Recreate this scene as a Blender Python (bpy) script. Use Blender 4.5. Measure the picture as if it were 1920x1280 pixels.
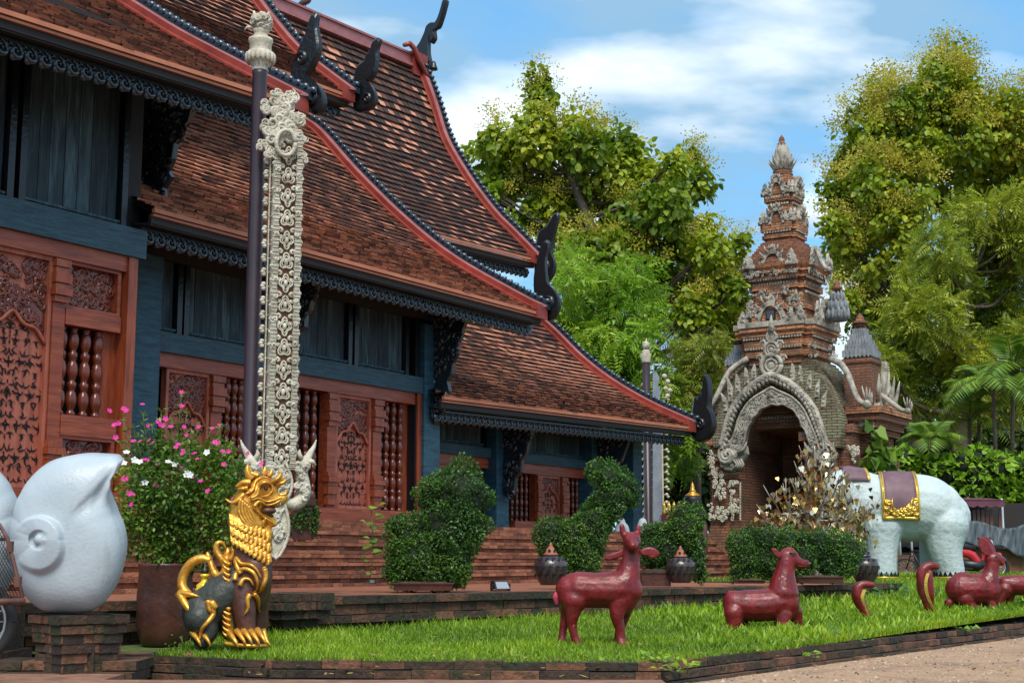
import bpy, bmesh, math, random
import numpy as np
from mathutils import Vector, Matrix
from mathutils.bvhtree import BVHTree
R = math.radians
sc = bpy.context.scene
for o in list(bpy.data.objects): bpy.data.objects.remove(o)
random.seed(7); RNG = np.random.default_rng(11)
PI = math.pi
# ------------------------------------------------------------------ camera
FPX = 2700.0                      # focal length in pixels of a 1920 wide frame
PITCH = math.atan(415/FPX)
CAM = Vector((0, 0, .92))
cd = bpy.data.cameras.new('camera'); cam = bpy.data.objects.new('camera', cd)
sc.collection.objects.link(cam); sc.camera = cam
cam.location = CAM; cam.rotation_euler = (PI/2+PITCH, 0, 0)
cd.sensor_width = 36; cd.lens = 36*FPX/1920; cd.clip_start = .1; cd.clip_end = 3000
# ------------------------------------------------------------------ sky, sun, exposure
SUNV = Vector((.02, -.6, .84)).normalized()
w = bpy.data.worlds.new('World'); sc.world = w; w.use_nodes = True
nt = w.node_tree; N = nt.nodes; L = nt.links; N.clear()
out = N.new('ShaderNodeOutputWorld'); bg = N.new('ShaderNodeBackground'); L.new(bg.outputs[0], out.inputs[0])
bg.inputs['Strength'].default_value = .138
sky = N.new('ShaderNodeTexSky'); sky.sky_type = 'NISHITA'; sky.sun_disc = False
sky.sun_elevation = math.asin(SUNV.z); sky.sun_rotation = math.atan2(SUNV.x, SUNV.y)
sky.air_density = 1.0; sky.dust_density = .6; sky.ozone_density = 2.2
geo = N.new('ShaderNodeTexCoord')
sep = N.new('ShaderNodeSeparateXYZ'); L.new(geo.outputs['Generated'], sep.inputs[0])
def wm(op, a, b):
    m = N.new('ShaderNodeMath'); m.operation = op
    for i, x in enumerate((a, b)):
        if isinstance(x, (int, float)): m.inputs[i].default_value = x
        elif x is not None: L.new(x, m.inputs[i])
    return m.outputs[0]
zz = wm('ADD', wm('MAXIMUM', sep.outputs['Z'], 0), .35)
cmb = N.new('ShaderNodeCombineXYZ'); L.new(wm('DIVIDE', sep.outputs['X'], zz), cmb.inputs[0]); L.new(wm('DIVIDE', sep.outputs['Y'], zz), cmb.inputs[1])
mp = N.new('ShaderNodeMapping'); L.new(cmb.outputs[0], mp.inputs[0])
mp.inputs['Location'].default_value = (3.1, 1.25, 0); mp.inputs['Scale'].default_value = (1.5, 2.6, 1); mp.inputs['Rotation'].default_value = (0, 0, R(-14))
n1 = N.new('ShaderNodeTexNoise'); n1.inputs['Scale'].default_value = 1.35; n1.inputs['Detail'].default_value = 7; n1.inputs['Roughness'].default_value = .52; n1.inputs['Distortion'].default_value = .35
L.new(mp.outputs[0], n1.inputs[0])
cr = N.new('ShaderNodeValToRGB'); L.new(n1.outputs[0], cr.inputs[0])
cr.color_ramp.elements[0].position = .27; cr.color_ramp.elements[0].color = (0, 0, 0, 1)
cr.color_ramp.elements[1].position = .52; cr.color_ramp.elements[1].color = (1, 1, 1, 1)
n2 = N.new('ShaderNodeTexNoise'); n2.inputs['Scale'].default_value = 2.3; n2.inputs['Detail'].default_value = 5; L.new(mp.outputs[0], n2.inputs[0])
cc = N.new('ShaderNodeMix'); cc.data_type = 'RGBA'
cc.inputs[6].default_value = (1.25, 2.2, 3.15, 1); cc.inputs[7].default_value = (4.2, 4.6, 4.9, 1)
cr2 = N.new('ShaderNodeValToRGB'); L.new(n2.outputs[0], cr2.inputs[0]); cr2.color_ramp.elements[0].position = .44; cr2.color_ramp.elements[1].position = .64
L.new(cr2.outputs[0], cc.inputs[0])
tint = N.new('ShaderNodeMix'); tint.data_type = 'RGBA'; tint.blend_type = 'MULTIPLY'; tint.inputs[0].default_value = 1
L.new(sky.outputs[0], tint.inputs[6]); tint.inputs[7].default_value = (.32, .82, 1.02, 1)
mx = N.new('ShaderNodeMix'); mx.data_type = 'RGBA'
L.new(cr.outputs[0], mx.inputs[0]); L.new(tint.outputs[2], mx.inputs[6]); L.new(cc.outputs[2], mx.inputs[7])
L.new(mx.outputs[2], bg.inputs[0])
sd = bpy.data.lights.new('sun', 'SUN'); sun = bpy.data.objects.new('sun', sd); sc.collection.objects.link(sun)
sd.energy = 2.2; sd.angle = R(30); sd.color = (1, .93, .82); sun.rotation_euler = SUNV.to_track_quat('Z', 'Y').to_euler()
sc.view_settings.view_transform = 'Standard'; sc.view_settings.look = 'None'; sc.view_settings.gamma = 1; sc.view_settings.exposure = .92
sc.render.engine = 'CYCLES'
sc.cycles.max_bounces = 5; sc.cycles.diffuse_bounces = 3; sc.cycles.glossy_bounces = 2; sc.cycles.transmission_bounces = 2; sc.cycles.transparent_max_bounces = 4
# ------------------------------------------------------------------ pixel helpers
def ray(px, py):
    u = (px-960)/FPX; v = (640-py)/FPX
    return Vector((u, math.cos(PITCH)-v*math.sin(PITCH), math.sin(PITCH)+v*math.cos(PITCH)))
def at(px, py, Y):
    r = ray(px, py); return CAM+r*(Y/r.y)
def lawn_z(y): return .25+.016*(min(max(y, 9), 36)-11)
def onlawn(px, py):
    r = ray(px, py); lo, hi = 5, 60
    for _ in range(50):
        m = (lo+hi)/2; q = CAM+r*(m/r.y)
        if q.z > lawn_z(m): lo = m
        else: hi = m
    return CAM+r*(lo/r.y)
def onz(px, py, z):
    r = ray(px, py); return CAM+r*((z-CAM.z)/r.z)
class Frame:                                   # a thing's own axes: x along ex, y = z cross x
    def __init__(s, o, ang=0.0):
        s.o = Vector(o); s.a = ang; s.M = Matrix.Translation(s.o) @ Matrix.Rotation(ang, 4, 'Z'); s.I = s.M.inverted()
        s.k = s.o.y/FPX
    def pick(s, px, py, axis, val):
        c = s.I @ CAM; r = s.I.to_3x3() @ ray(px, py); t = (val-c[axis])/r[axis]; return c+r*t
    def p(s, px, py, y=0.0): return s.pick(px, py, 1, y)
# ------------------------------------------------------------------ object helpers
C = sc.collection
def tag(o, label=None, cat=None, group=None, kind=None):
    if label: o['label'] = label
    if cat: o['category'] = cat
    if group: o['group'] = group
    if kind: o['kind'] = kind
    return o
def thing(name, fr, label, cat, group=None):
    o = bpy.data.objects.new(name, None); C.objects.link(o); o.location = fr.o; o.rotation_euler = (0, 0, fr.a); o.empty_display_size = .2
    return tag(o, label, cat, group)
class MB:
    def __init__(s): s.v = []; s.f = []; s.r = []; s.sm = []; s.mi = []; s.m = 0
    def add(s, vs, fs, rnd=0.5, smooth=False):
        b = len(s.v); s.v += [tuple(x) for x in vs]
        for f in fs:
            s.f.append(tuple(b+i for i in f)); s.r.append(rnd); s.sm.append(smooth); s.mi.append(s.m)
    def box(s, x0, x1, y0, y1, z0, z1, rnd=None, tap=0.0):
        if rnd is None: rnd = random.random()
        t = tap
        s.add([(x0, y0, z0), (x1, y0, z0), (x1, y1, z0), (x0, y1, z0), (x0+t, y0+t, z1), (x1-t, y0+t, z1), (x1-t, y1-t, z1), (x0+t, y1-t, z1)],
              [(0, 3, 2, 1), (4, 5, 6, 7), (0, 1, 5, 4), (1, 2, 6, 5), (2, 3, 7, 6), (3, 0, 4, 7)], rnd)
    def frus(s, cx, cy, a0, b0, z0, a1, b1, z1, rnd=None):
        if rnd is None: rnd = random.random()
        s.add([(cx-a0, cy-b0, z0), (cx+a0, cy-b0, z0), (cx+a0, cy+b0, z0), (cx-a0, cy+b0, z0), (cx-a1, cy-b1, z1), (cx+a1, cy-b1, z1), (cx+a1, cy+b1, z1), (cx-a1, cy+b1, z1)],
              [(0, 3, 2, 1), (4, 5, 6, 7), (0, 1, 5, 4), (1, 2, 6, 5), (2, 3, 7, 6), (3, 0, 4, 7)], rnd)
    def tube(s, pts, rad, n=8, flat=1.0, up=None, rnd=.5, smooth=True, cap=True):
        pts = [Vector(p) for p in pts]
        if isinstance(rad, (int, float)): rad = [rad]*len(pts)
        vs = []; t0 = None; u = None
        for i, p in enumerate(pts):
            t = (pts[min(i+1, len(pts)-1)]-pts[max(i-1, 0)])
            if t.length < 1e-9: t = Vector((0, 0, 1))
            t.normalize()
            if u is None:
                a = Vector(up) if up else (Vector((0, 1, 0)) if abs(t.y) < .9 else Vector((1, 0, 0)))
                u = (a-t*a.dot(t)).normalized()
            else:
                u = (u-t*u.dot(t))
                u = u.normalized() if u.length > 1e-6 else Vector((1, 0, 0))
            vv = t.cross(u)
            for k in range(n):
                an = 2*PI*k/n; vs.append(p+(u*math.cos(an)*flat+vv*math.sin(an))*rad[i])
        fs = []
        for i in range(len(pts)-1):
            for k in range(n):
                a = i*n+k; b = i*n+(k+1) % n; fs.append((a, b, b+n, a+n))
        if cap: fs.append(tuple(range(n))[::-1]); fs.append(tuple((len(pts)-1)*n+k for k in range(n)))
        s.add(vs, fs, rnd, smooth)
    def lathe(s, prof, n=16, c=(0, 0, 0), rnd=.5, smooth=True, sq=None):
        vs = []; fs = []
        for r, z in prof:
            for k in range(n):
                an = 2*PI*(k+.5)/n; vs.append((c[0]+r*math.cos(an), c[1]+r*math.sin(an), c[2]+z))
        for i in range(len(prof)-1):
            for k in range(n):
                a = i*n+k; b = i*n+(k+1) % n; fs.append((a, b, b+n, a+n))
        fs.append(tuple(range(n))[::-1]); fs.append(tuple((len(prof)-1)*n+k for k in range(n)))
        s.add(vs, fs, rnd, smooth)
    def ell(s, c, r, nu=14, nv=9, rnd=.5, rot=None, smooth=True):
        vs = []; fs = []; c = Vector(c)
        if isinstance(r, (int, float)): r = (r, r, r)
        for j in range(1, nv):
            ph = PI*j/nv
            for i in range(nu):
                th = 2*PI*i/nu; q = Vector((r[0]*math.sin(ph)*math.cos(th), r[1]*math.sin(ph)*math.sin(th), r[2]*math.cos(ph)))
                if rot is not None: q = rot @ q
                vs.append(c+q)
        top = Vector((0, 0, r[2])); 
        if rot is not None: top = rot @ top
        vs += [c+top, c-top]; T = len(vs)-2
        for j in range(nv-2):
            for i in range(nu):
                a = j*nu+i; b = j*nu+(i+1) % nu; fs.append((a, a+nu, b+nu, b))
        for i in range(nu):
            fs.append((T, i, (i+1) % nu)); fs.append((T+1, (nv-2)*nu+(i+1) % nu, (nv-2)*nu+i))
        s.add(vs, fs, rnd, smooth)
    def plate(s, outline, thick, bev=0.0, rnd=.5):      # outline: 3-D points, thick: vector to the back; bev shrinks the front
        o = [Vector(p) for p in outline]; th = Vector(thick); n = len(o); c = sum(o, Vector())/n
        if bev:
            f = [p+(c-p).normalized()*min(bev, (c-p).length*.5) for p in o]; m = [p+th*.3 for p in o]
            vs = f+m+[p+th for p in o]; k = 3
        else: vs = o+[p+th for p in o]; k = 2
        fs = [tuple(range(n)), tuple(range((k-1)*n, k*n))[::-1]]
        for j in range(k-1):
            for i in range(n): a = j*n+i; b = j*n+(i+1) % n; fs.append((a, a+n, b+n, b))
        s.add(vs, fs, rnd)
    def strip(s, A, B, thick, rnd=.5, smooth=False):     # ribbon between two polylines, given thickness
        A = [Vector(p) for p in A]; B = [Vector(p) for p in B]; th = Vector(thick); n = len(A)
        vs = A+B+[p+th for p in A]+[p+th for p in B]; fs = []
        for i in range(n-1):
            fs += [(i, i+1, n+i+1, n+i), (2*n+i, 3*n+i, 3*n+i+1, 2*n+i+1), (i, 2*n+i, 2*n+i+1, i+1), (n+i, n+i+1, 3*n+i+1, 3*n+i)]
        fs += [(0, n, 3*n, 2*n), (n-1, 3*n-1, 4*n-1, 2*n-1)]
        s.add(vs, fs, rnd, smooth)
    def curl(s, c, u, v, wn, size, rad, turns=1.25, ph=0.0, flip=1, seg=13, rnd=.5):
        c = Vector(c); u = Vector(u); v = Vector(v); wn = Vector(wn); vs = []; fs = []
        for i in range(seg):
            t = i/(seg-1); an = ph+flip*t*turns*2*PI; rr = size*(1-.82*t); r0 = rad*(.35+1.3*math.sin(PI*min(1, t*1.1+.08)) if t < .82 else 1.0)
            rd = u*math.cos(an)+v*math.sin(an); p = c+rd*rr
            vs += [p+rd*r0, p+rd*r0*.5+wn*r0*1.1, p-rd*r0*.5+wn*r0*1.1, p-rd*r0]
        for i in range(seg-1):
            for k in range(3): a = i*4+k; fs.append((a, a+1, a+5, a+4))
        s.add(vs, fs, rnd, True)
    def comma(s, c, u, v, wn, L, wd, bend=.5, rnd=.5, th=.004):   # flat leaf-like bent ribbon
        c = Vector(c); u = Vector(u); v = Vector(v); wn = Vector(wn); A = []; B = []
        for i in range(7):
            t = i/6; p = c+u*(L*(t-.5))+v*(bend*L*math.sin(PI*t)*.6); h = wd*math.sin(PI*(.06+.9*t))*.5*(1.4-.9*t)
            d = v*math.cos(bend*(1-2*t))-u*math.sin(bend*(1-2*t)); A.append(p+d*h+wn*th); B.append(p-d*h+wn*th)
        vs = A+B; fs = [(i, i+7, i+8, i+1) for i in range(6)]
        s.add(vs, fs, rnd)
    def mesh(s, name):
        me = bpy.data.meshes.new(name); me.from_pydata(s.v, [], s.f); n = len(s.f)
        me.polygons.foreach_set('use_smooth', s.sm); me.polygons.foreach_set('material_index', s.mi)
        at_ = me.attributes.new('rnd', 'FLOAT', 'FACE'); at_.data.foreach_set('value', s.r)
        me.update(); return me
    def build(s, name, mats, parent=None, label=None, cat=None, group=None, kind=None, loc=None, fix=False):
        me = s.mesh(name)
        if fix:
            b = bmesh.new(); b.from_mesh(me); bmesh.ops.recalc_face_normals(b, faces=b.faces); b.to_mesh(me); b.free()
        return link(name, me, mats, parent, label, cat, group, kind, loc)
def link(name, me, mats, parent=None, label=None, cat=None, group=None, kind=None, loc=None):
    if not isinstance(mats, (list, tuple)): mats = [mats]
    if not me.materials:
        for m in mats: me.materials.append(m)
    o = bpy.data.objects.new(name, me); C.objects.link(o)
    if parent: o.parent = parent
    if loc is not None: o.location = loc
    return tag(o, label, cat, group, kind)
def rebase(o, pt):                                  # moves a one-mesh thing's origin to its base
    pt = Vector(pt); o.data.transform(Matrix.Translation(-pt)); o.location = pt; return o
def spline(pts, m=5):                               # Catmull-Rom through rows of numbers
    P = [np.array(p, float) for p in pts]; P = [2*P[0]-P[1]]+P+[2*P[-1]-P[-2]]; o = []
    for i in range(1, len(P)-2):
        for j in range(m):
            t = j/m; a, b, c, d = P[i-1:i+3]
            o.append(.5*((2*b)+(c-a)*t+(2*a-5*b+4*c-d)*t*t+(3*b-a-3*c+d)*t**3))
    o.append(P[-2]); return o
def sculpt(name, prims, voxel, mats, parent, smooth=5, **kw):
    mb = MB()
    for q in prims:
        if q[0] == 't':
            pp = spline(q[1], 4); mb.tube([x[:3] for x in pp], [max(.002, x[3]) for x in pp], 14, flat=q[2] if len(q) > 2 else 1.0, up=(0, 1, 0) if len(q) > 2 else None)
            for e in (pp[0], pp[-1]):
                f = q[2] if len(q) > 2 else 1
                mb.ell(e[:3], (e[3]*.98, e[3]*.98*f, e[3]*.98))
        else: mb.ell(q[1], q[2], 18, 12, rot=q[3] if len(q) > 3 else None)
    me = mb.mesh(name+'_raw'); o = bpy.data.objects.new('tmp', me); C.objects.link(o)
    b = bmesh.new(); b.from_mesh(me); bmesh.ops.recalc_face_normals(b, faces=b.faces); b.to_mesh(me); b.free()
    m = o.modifiers.new('r', 'REMESH'); m.mode = 'VOXEL'; m.voxel_size = voxel; m.use_smooth_shade = True
    s = o.modifiers.new('s', 'SMOOTH'); s.iterations = smooth; s.factor = .5
    dg = bpy.context.evaluated_depsgraph_get(); ev = o.evaluated_get(dg)
    me2 = bpy.data.meshes.new_from_object(ev); me2.name = name; bpy.data.objects.remove(o); bpy.data.meshes.remove(me)
    me2.materials.clear(); me2.polygons.foreach_set('use_smooth', [True]*len(me2.polygons))
    return link(name, me2, mats, parent, **kw)
# ------------------------------------------------------------------ materials
def mat(name, col, rough=.6, metal=0.0, spec=None, bump=None, var=None, ramp=None, attr=False, scale=4.0, stretch=None, coat=0.0, transl=0.0, detail=5, dirt=None, mixattr=.5, chips=None, rvar=0.0):
    m = bpy.data.materials.new(name); m.use_nodes = True; t = m.node_tree; n = t.nodes; l = t.links; p = n['Principled BSDF']
    p.inputs['Base Color'].default_value = (*col, 1); p.inputs['Roughness'].default_value = rough; p.inputs['Metallic'].default_value = metal
    if spec is not None: p.inputs['Specular IOR Level'].default_value = spec
    if coat: p.inputs['Coat Weight'].default_value = coat; p.inputs['Coat Roughness'].default_value = .15
    tc = n.new('ShaderNodeTexCoord'); mpn = n.new('ShaderNodeMapping'); l.new(tc.outputs['Object'], mpn.inputs[0])
    if stretch: mpn.inputs['Scale'].default_value = stretch
    no = n.new('ShaderNodeTexNoise'); no.inputs['Scale'].default_value = scale; no.inputs['Detail'].default_value = detail; no.inputs['Roughness'].default_value = .62
    l.new(mpn.outputs[0], no.inputs[0]); fac = no.outputs[0]
    if attr:
        a = n.new('ShaderNodeAttribute'); a.attribute_name = 'rnd'
        mxx = n.new('ShaderNodeMix'); mxx.data_type = 'FLOAT'; mxx.inputs[0].default_value = mixattr
        l.new(no.outputs[0], mxx.inputs[2]); l.new(a.outputs['Fac'], mxx.inputs[3]); fac = mxx.outputs[0]
    col_out = None
    if ramp:
        r = n.new('ShaderNodeValToRGB'); l.new(fac, r.inputs[0]); e = r.color_ramp.elements
        while len(e) < len(ramp): e.new(.5)
        for i, (ps, c) in enumerate(ramp): e[i].position = ps; e[i].color = (*c, 1)
        col_out = r.outputs[0]
    if dirt:
        dcol, lo, hi, dsc = dirt[:4]; n3 = n.new('ShaderNodeTexNoise'); n3.inputs['Scale'].default_value = dsc; n3.inputs['Detail'].default_value = 8; n3.inputs['Roughness'].default_value = .7
        if len(dirt) > 4: m3 = n.new('ShaderNodeMapping'); m3.inputs['Scale'].default_value = dirt[4]; l.new(tc.outputs['Object'], m3.inputs[0]); l.new(m3.outputs[0], n3.inputs[0])
        else: l.new(tc.outputs['Object'], n3.inputs[0])
        r3 = n.new('ShaderNodeValToRGB'); l.new(n3.outputs[0], r3.inputs[0]); r3.color_ramp.elements[0].position = lo; r3.color_ramp.elements[1].position = hi
        mm = n.new('ShaderNodeMix'); mm.data_type = 'RGBA'; l.new(r3.outputs[0], mm.inputs[0])
        if col_out: l.new(col_out, mm.inputs[6])
        else: mm.inputs[6].default_value = (*col, 1)
        mm.inputs[7].default_value = (*dcol, 1); col_out = mm.outputs[2]
    if chips:
        ccol, lo, csc = chips; n4 = n.new('ShaderNodeTexNoise'); n4.inputs['Scale'].default_value = csc; n4.inputs['Detail'].default_value = 3; l.new(tc.outputs['Object'], n4.inputs[0])
        r4 = n.new('ShaderNodeValToRGB'); l.new(n4.outputs[0], r4.inputs[0]); r4.color_ramp.elements[0].position = lo; r4.color_ramp.elements[1].position = lo+.015
        m4 = n.new('ShaderNodeMix'); m4.data_type = 'RGBA'; l.new(r4.outputs[0], m4.inputs[0]); l.new(col_out, m4.inputs[6]); m4.inputs[7].default_value = (*ccol, 1); col_out = m4.outputs[2]
    if rvar:
        mr = n.new('ShaderNodeMapRange'); mr.inputs[1].default_value = .3; mr.inputs[2].default_value = .7; mr.inputs[3].default_value = rough-rvar; mr.inputs[4].default_value = rough+rvar; l.new(no.outputs[0], mr.inputs[0]); l.new(mr.outputs[0], p.inputs['Roughness'])
    if col_out: l.new(col_out, p.inputs['Base Color'])
    if bump:
        st, bsc = bump; nb = n.new('ShaderNodeTexNoise'); nb.inputs['Scale'].default_value = bsc; nb.inputs['Detail'].default_value = 6; l.new(mpn.outputs[0], nb.inputs[0])
        bn = n.new('ShaderNodeBump'); bn.inputs['Strength'].default_value = st; bn.inputs['Distance'].default_value = .02; l.new(nb.outputs[0], bn.inputs['Height']); l.new(bn.outputs[0], p.inputs['Normal'])
    if transl:
        tr = n.new('ShaderNodeBsdfTranslucent'); ms = n.new('ShaderNodeMixShader'); ms.inputs[0].default_value = transl
        if col_out: l.new(col_out, tr.inputs[0])
        else: tr.inputs[0].default_value = (*col, 1)
        l.new(p.outputs[0], ms.inputs[1]); l.new(tr.outputs[0], ms.inputs[2]); l.new(ms.outputs[0], n['Material Output'].inputs[0])
    return m
M = {}
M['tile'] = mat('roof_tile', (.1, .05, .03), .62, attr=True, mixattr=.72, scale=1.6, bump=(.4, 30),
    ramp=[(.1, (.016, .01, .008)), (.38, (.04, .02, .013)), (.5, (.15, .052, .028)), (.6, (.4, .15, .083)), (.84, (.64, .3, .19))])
M['tile_edge'] = mat('tile_edge', (.4, .13, .06), .6, attr=True, mixattr=.7, scale=2, ramp=[(.12, (.022, .012, .009)), (.35, (.12, .04, .024)), (.6, (.42, .14, .07)), (.85, (.66, .27, .15))])
M['verge'] = mat('verge_paint', (.4, .15, .16), .4, ramp=[(.3, (.27, .08, .075)), (.7, (.4, .15, .155))], scale=3, bump=(.2, 25))
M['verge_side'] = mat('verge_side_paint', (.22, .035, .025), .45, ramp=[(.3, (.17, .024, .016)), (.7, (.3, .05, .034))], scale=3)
M['stud'] = mat('blue_black_glaze', (.012, .03, .05), .25, coat=.4)
M['lacq'] = mat('black_lacquer', (.006, .008, .011), .3, bump=(.4, 18))
M['fret'] = mat('black_lacquer_fret', (.012, .02, .028), .24, coat=.3)
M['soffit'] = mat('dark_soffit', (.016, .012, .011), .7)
M['teal'] = mat('blue_black_timber', (.02, .055, .085), .5, ramp=[(.3, (.007, .032, .052)), (.7, (.026, .112, .168))], scale=3, stretch=(1, 1, 6), bump=(.7, 18))
M['teal_h'] = mat('blue_black_beam', (.02, .06, .09), .5, ramp=[(.3, (.008, .034, .052)), (.7, (.034, .105, .145))], scale=3, stretch=(1, 4, 9), bump=(.6, 14))
M['plank'] = mat('weathered_plank', (.06, .08, .09), .7, attr=True, mixattr=.15, ramp=[(.3, (.004, .01, .015)), (.5, (.017, .04, .055)), (.72, (.08, .14, .17))], scale=5, stretch=(3, 3, .35), bump=(.5, 20))
M['redwood'] = mat('red_teak', (.3, .07, .04), .4, ramp=[(.25, (.12, .021, .008)), (.5, (.265, .052, .02)), (.8, (.41, .105, .045))], scale=3.5, stretch=(.5, 3, 5), bump=(.25, 14))
M['redwood_v'] = mat('red_teak_upright', (.3, .07, .04), .4, ramp=[(.25, (.12, .021, .008)), (.5, (.275, .054, .018)), (.8, (.41, .1, .036))], scale=3.5, stretch=(4, 4, .5), bump=(.25, 14))
M['baluster'] = mat('varnished_baluster', (.2, .04, .02), .25, ramp=[(.3, (.08, .014, .007)), (.7, (.21, .042, .02))], scale=9, stretch=(1, 1, 1), coat=.35)
M['lattice'] = mat('pale_red_lattice', (.3, .09, .06), .5, ramp=[(.25, (.19, .042, .022)), (.5, (.39, .105, .06)), (.8, (.5, .17, .105))], scale=3.5, stretch=(4, 4, .5), bump=(.25, 14))
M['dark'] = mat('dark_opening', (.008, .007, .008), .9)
M['stucco'] = mat('cream_stucco', (.55, .5, .4), .8, ramp=[(.3, (.36, .32, .24)), (.6, (.58, .54, .44)), (.8, (.66, .63, .55))], scale=6, bump=(.5, 40), dirt=((.1, .085, .06), .56, .78, 9))
M['stucco_old'] = mat('weathered_stucco', (.45, .42, .36), .85, ramp=[(.3, (.17, .155, .125)), (.6, (.42, .385, .32)), (.8, (.6, .56, .48))], scale=4, bump=(.5, 30), dirt=((.05, .046, .042), .5, .7, 5))
M['stucco_bg'] = mat('brown_ground', (.18, .09, .05), .85, bump=(.3, 30))
M['grey_slab'] = mat('grey_painted_slab', (.2, .24, .3), .6, ramp=[(.3, (.15, .18, .24)), (.7, (.27, .31, .37))], scale=3)
M['pole'] = mat('dark_purple_pole', (.045, .028, .042), .38, ramp=[(.3, (.02, .011, .018)), (.7, (.045, .026, .036))], scale=2)
M['gold'] = mat('gold_paint', (.62, .3, .04), .34, metal=.55, ramp=[(.3, (.42, .17, .02)), (.6, (.72, .36, .05)), (.85, (.9, .55, .12))], scale=6, bump=(.3, 35), dirt=((.08, .035, .012), .62, .8, 6))
M['goldleaf'] = mat('bright_gold', (.8, .5, .06), .28, metal=.6, attr=True, ramp=[(.2, (.5, .27, .03)), (.7, (.9, .62, .12))], scale=5)
M['lionbrown'] = mat('lion_brown', (.085, .03, .02), .45, ramp=[(.3, (.05, .017, .012)), (.7, (.13, .048, .03))], scale=5, bump=(.3, 25), dirt=((.09, .1, .08), .6, .8, 4))
M['lionrear'] = mat('lion_grey_green', (.05, .06, .05), .5, ramp=[(.3, (.014, .018, .015)), (.7, (.04, .046, .038))], scale=6, bump=(.4, 30), dirt=((.1, .1, .08), .62, .8, 6))
M['yellow'] = mat('yellow_brass', (.75, .55, .03), .25, metal=.3)
M['shell'] = mat('white_shell_paint', (.62, .7, .77), .5, ramp=[(.3, (.36, .42, .465)), (.6, (.43, .49, .53)), (.8, (.5, .55, .58))], scale=1.6, bump=(.15, 40), dirt=((.24, .235, .21), .6, .85, 3.2, (1.5, 1.5, .4)), rvar=.15)
M['elephant'] = mat('white_elephant_paint', (.6, .74, .72), .55, ramp=[(.3, (.41, .5, .5)), (.7, (.51, .58, .59))], scale=1.2, bump=(1.0, 13), dirt=((.27, .33, .31), .58, .85, 2.4, (1.6, 1.6, .35)))
M['cloth'] = mat('purple_cloth_paint', (.13, .07, .09), .6, ramp=[(.3, (.1, .05, .065)), (.7, (.18, .1, .125))], scale=4)
M['redpaint'] = mat('dark_red_statue_paint', (.2, .016, .018), .38, ramp=[(.25, (.075, .007, .008)), (.5, (.165, .009, .011)), (.7, (.205, .012, .014)), (.92, (.25, .027, .027))], scale=7, detail=9, bump=(.35, 22), dirt=((.055, .012, .01), .5, .72, 9), chips=((.34, .2, .16), .735, 26), rvar=.2)
M['redpale'] = mat('chipped_white', (.5, .45, .4), .8)
M['pink'] = mat('pink_paint', (.5, .05, .1), .5)
M['bellyyellow'] = mat('snake_belly_yellow', (.55, .4, .06), .5, bump=(.4, 30))
M['brick'] = mat('terrace_brick', (.2, .075, .045), .85, attr=True, mixattr=.34, scale=5, bump=(.8, 35),
    ramp=[(.2, (.06, .026, .017)), (.42, (.19, .064, .033)), (.58, (.3, .105, .052)), (.8, (.42, .185, .1))], dirt=((.035, .028, .02), .56, .76, 1.1))
M['brick_old'] = mat('mossy_brick', (.1, .05, .035), .9, attr=True, mixattr=.5, scale=6, bump=(.9, 30),
    ramp=[(.25, (.022, .015, .011)), (.48, (.075, .038, .022)), (.65, (.15, .062, .033)), (.85, (.24, .105, .06))], dirt=((.026, .03, .012), .47, .64, 7))
M['brick_joint'] = mat('dark_joint', (.022, .015, .012), .95)
M['gravel'] = mat('gravel', (.36, .25, .17), .95, ramp=[(.25, (.2, .11, .065)), (.5, (.42, .26, .155)), (.75, (.6, .42, .28))], scale=42, detail=8, bump=(1.0, 70), dirt=((.2, .125, .085), .5, .72, 1.6))
M['stone'] = mat('pebble', (.3, .2, .14), .9, attr=True, mixattr=.9, ramp=[(.1, (.09, .06, .045)), (.5, (.3, .2, .13)), (.95, (.5, .42, .34))])
M['litter'] = mat('dry_leaf', (.25, .14, .05), .7, attr=True, mixattr=.9, ramp=[(.1, (.07, .035, .018)), (.5, (.24, .12, .045)), (.9, (.42, .32, .09))], transl=.2)
M['earth'] = mat('earth', (.1, .06, .04), .95, ramp=[(.3, (.05, .035, .022)), (.7, (.14, .09, .055))], scale=8, bump=(.8, 25))
M['pave'] = mat('red_earth_paving', (.22, .1, .06), .9, ramp=[(.3, (.13, .055, .035)), (.7, (.3, .15, .09))], scale=7, bump=(.6, 30))
M['soil'] = mat('lawn_soil', (.05, .075, .015), .95, ramp=[(.3, (.04, .05, .012)), (.7, (.09, .15, .02))], scale=10, bump=(.8, 30))
M['grass'] = mat('grass_blade', (.1, .2, .015), .5, attr=True, mixattr=.65, scale=1.1, ramp=[(.15, (.05, .11, .006)), (.45, (.18, .32, .01)), (.7, (.32, .47, .016)), (.95, (.5, .53, .06))], transl=.35)
M['pot'] = mat('brown_glazed_pot', (.09, .035, .025), .42, ramp=[(.3, (.035, .012, .009)), (.7, (.1, .036, .024))], scale=3, bump=(.3, 20))
M['urn'] = mat('dark_ceramic_urn', (.05, .04, .045), .3, ramp=[(.35, (.025, .022, .03)), (.6, (.07, .045, .04)), (.8, (.14, .075, .05))], scale=4, coat=.3, bump=(.3, 22))
M['terra'] = mat('terracotta', (.3, .1, .055), .7, bump=(.4, 30))
M['black'] = mat('black_plastic', (.012, .012, .014), .4)
M['metal'] = mat('grey_metal', (.4, .42, .45), .35, metal=.7)
M['rust'] = mat('rusty_brown_steel', (.11, .05, .04), .55, metal=.3, ramp=[(.3, (.06, .025, .02)), (.7, (.18, .085, .065))], scale=12)
M['rubber'] = mat('tyre_rubber', (.014, .014, .014), .8)
M['bark'] = mat('tree_bark', (.1, .075, .055), .9, ramp=[(.3, (.05, .035, .025)), (.7, (.16, .125, .095))], scale=6, stretch=(3, 3, .6), bump=(.8, 12))
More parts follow.
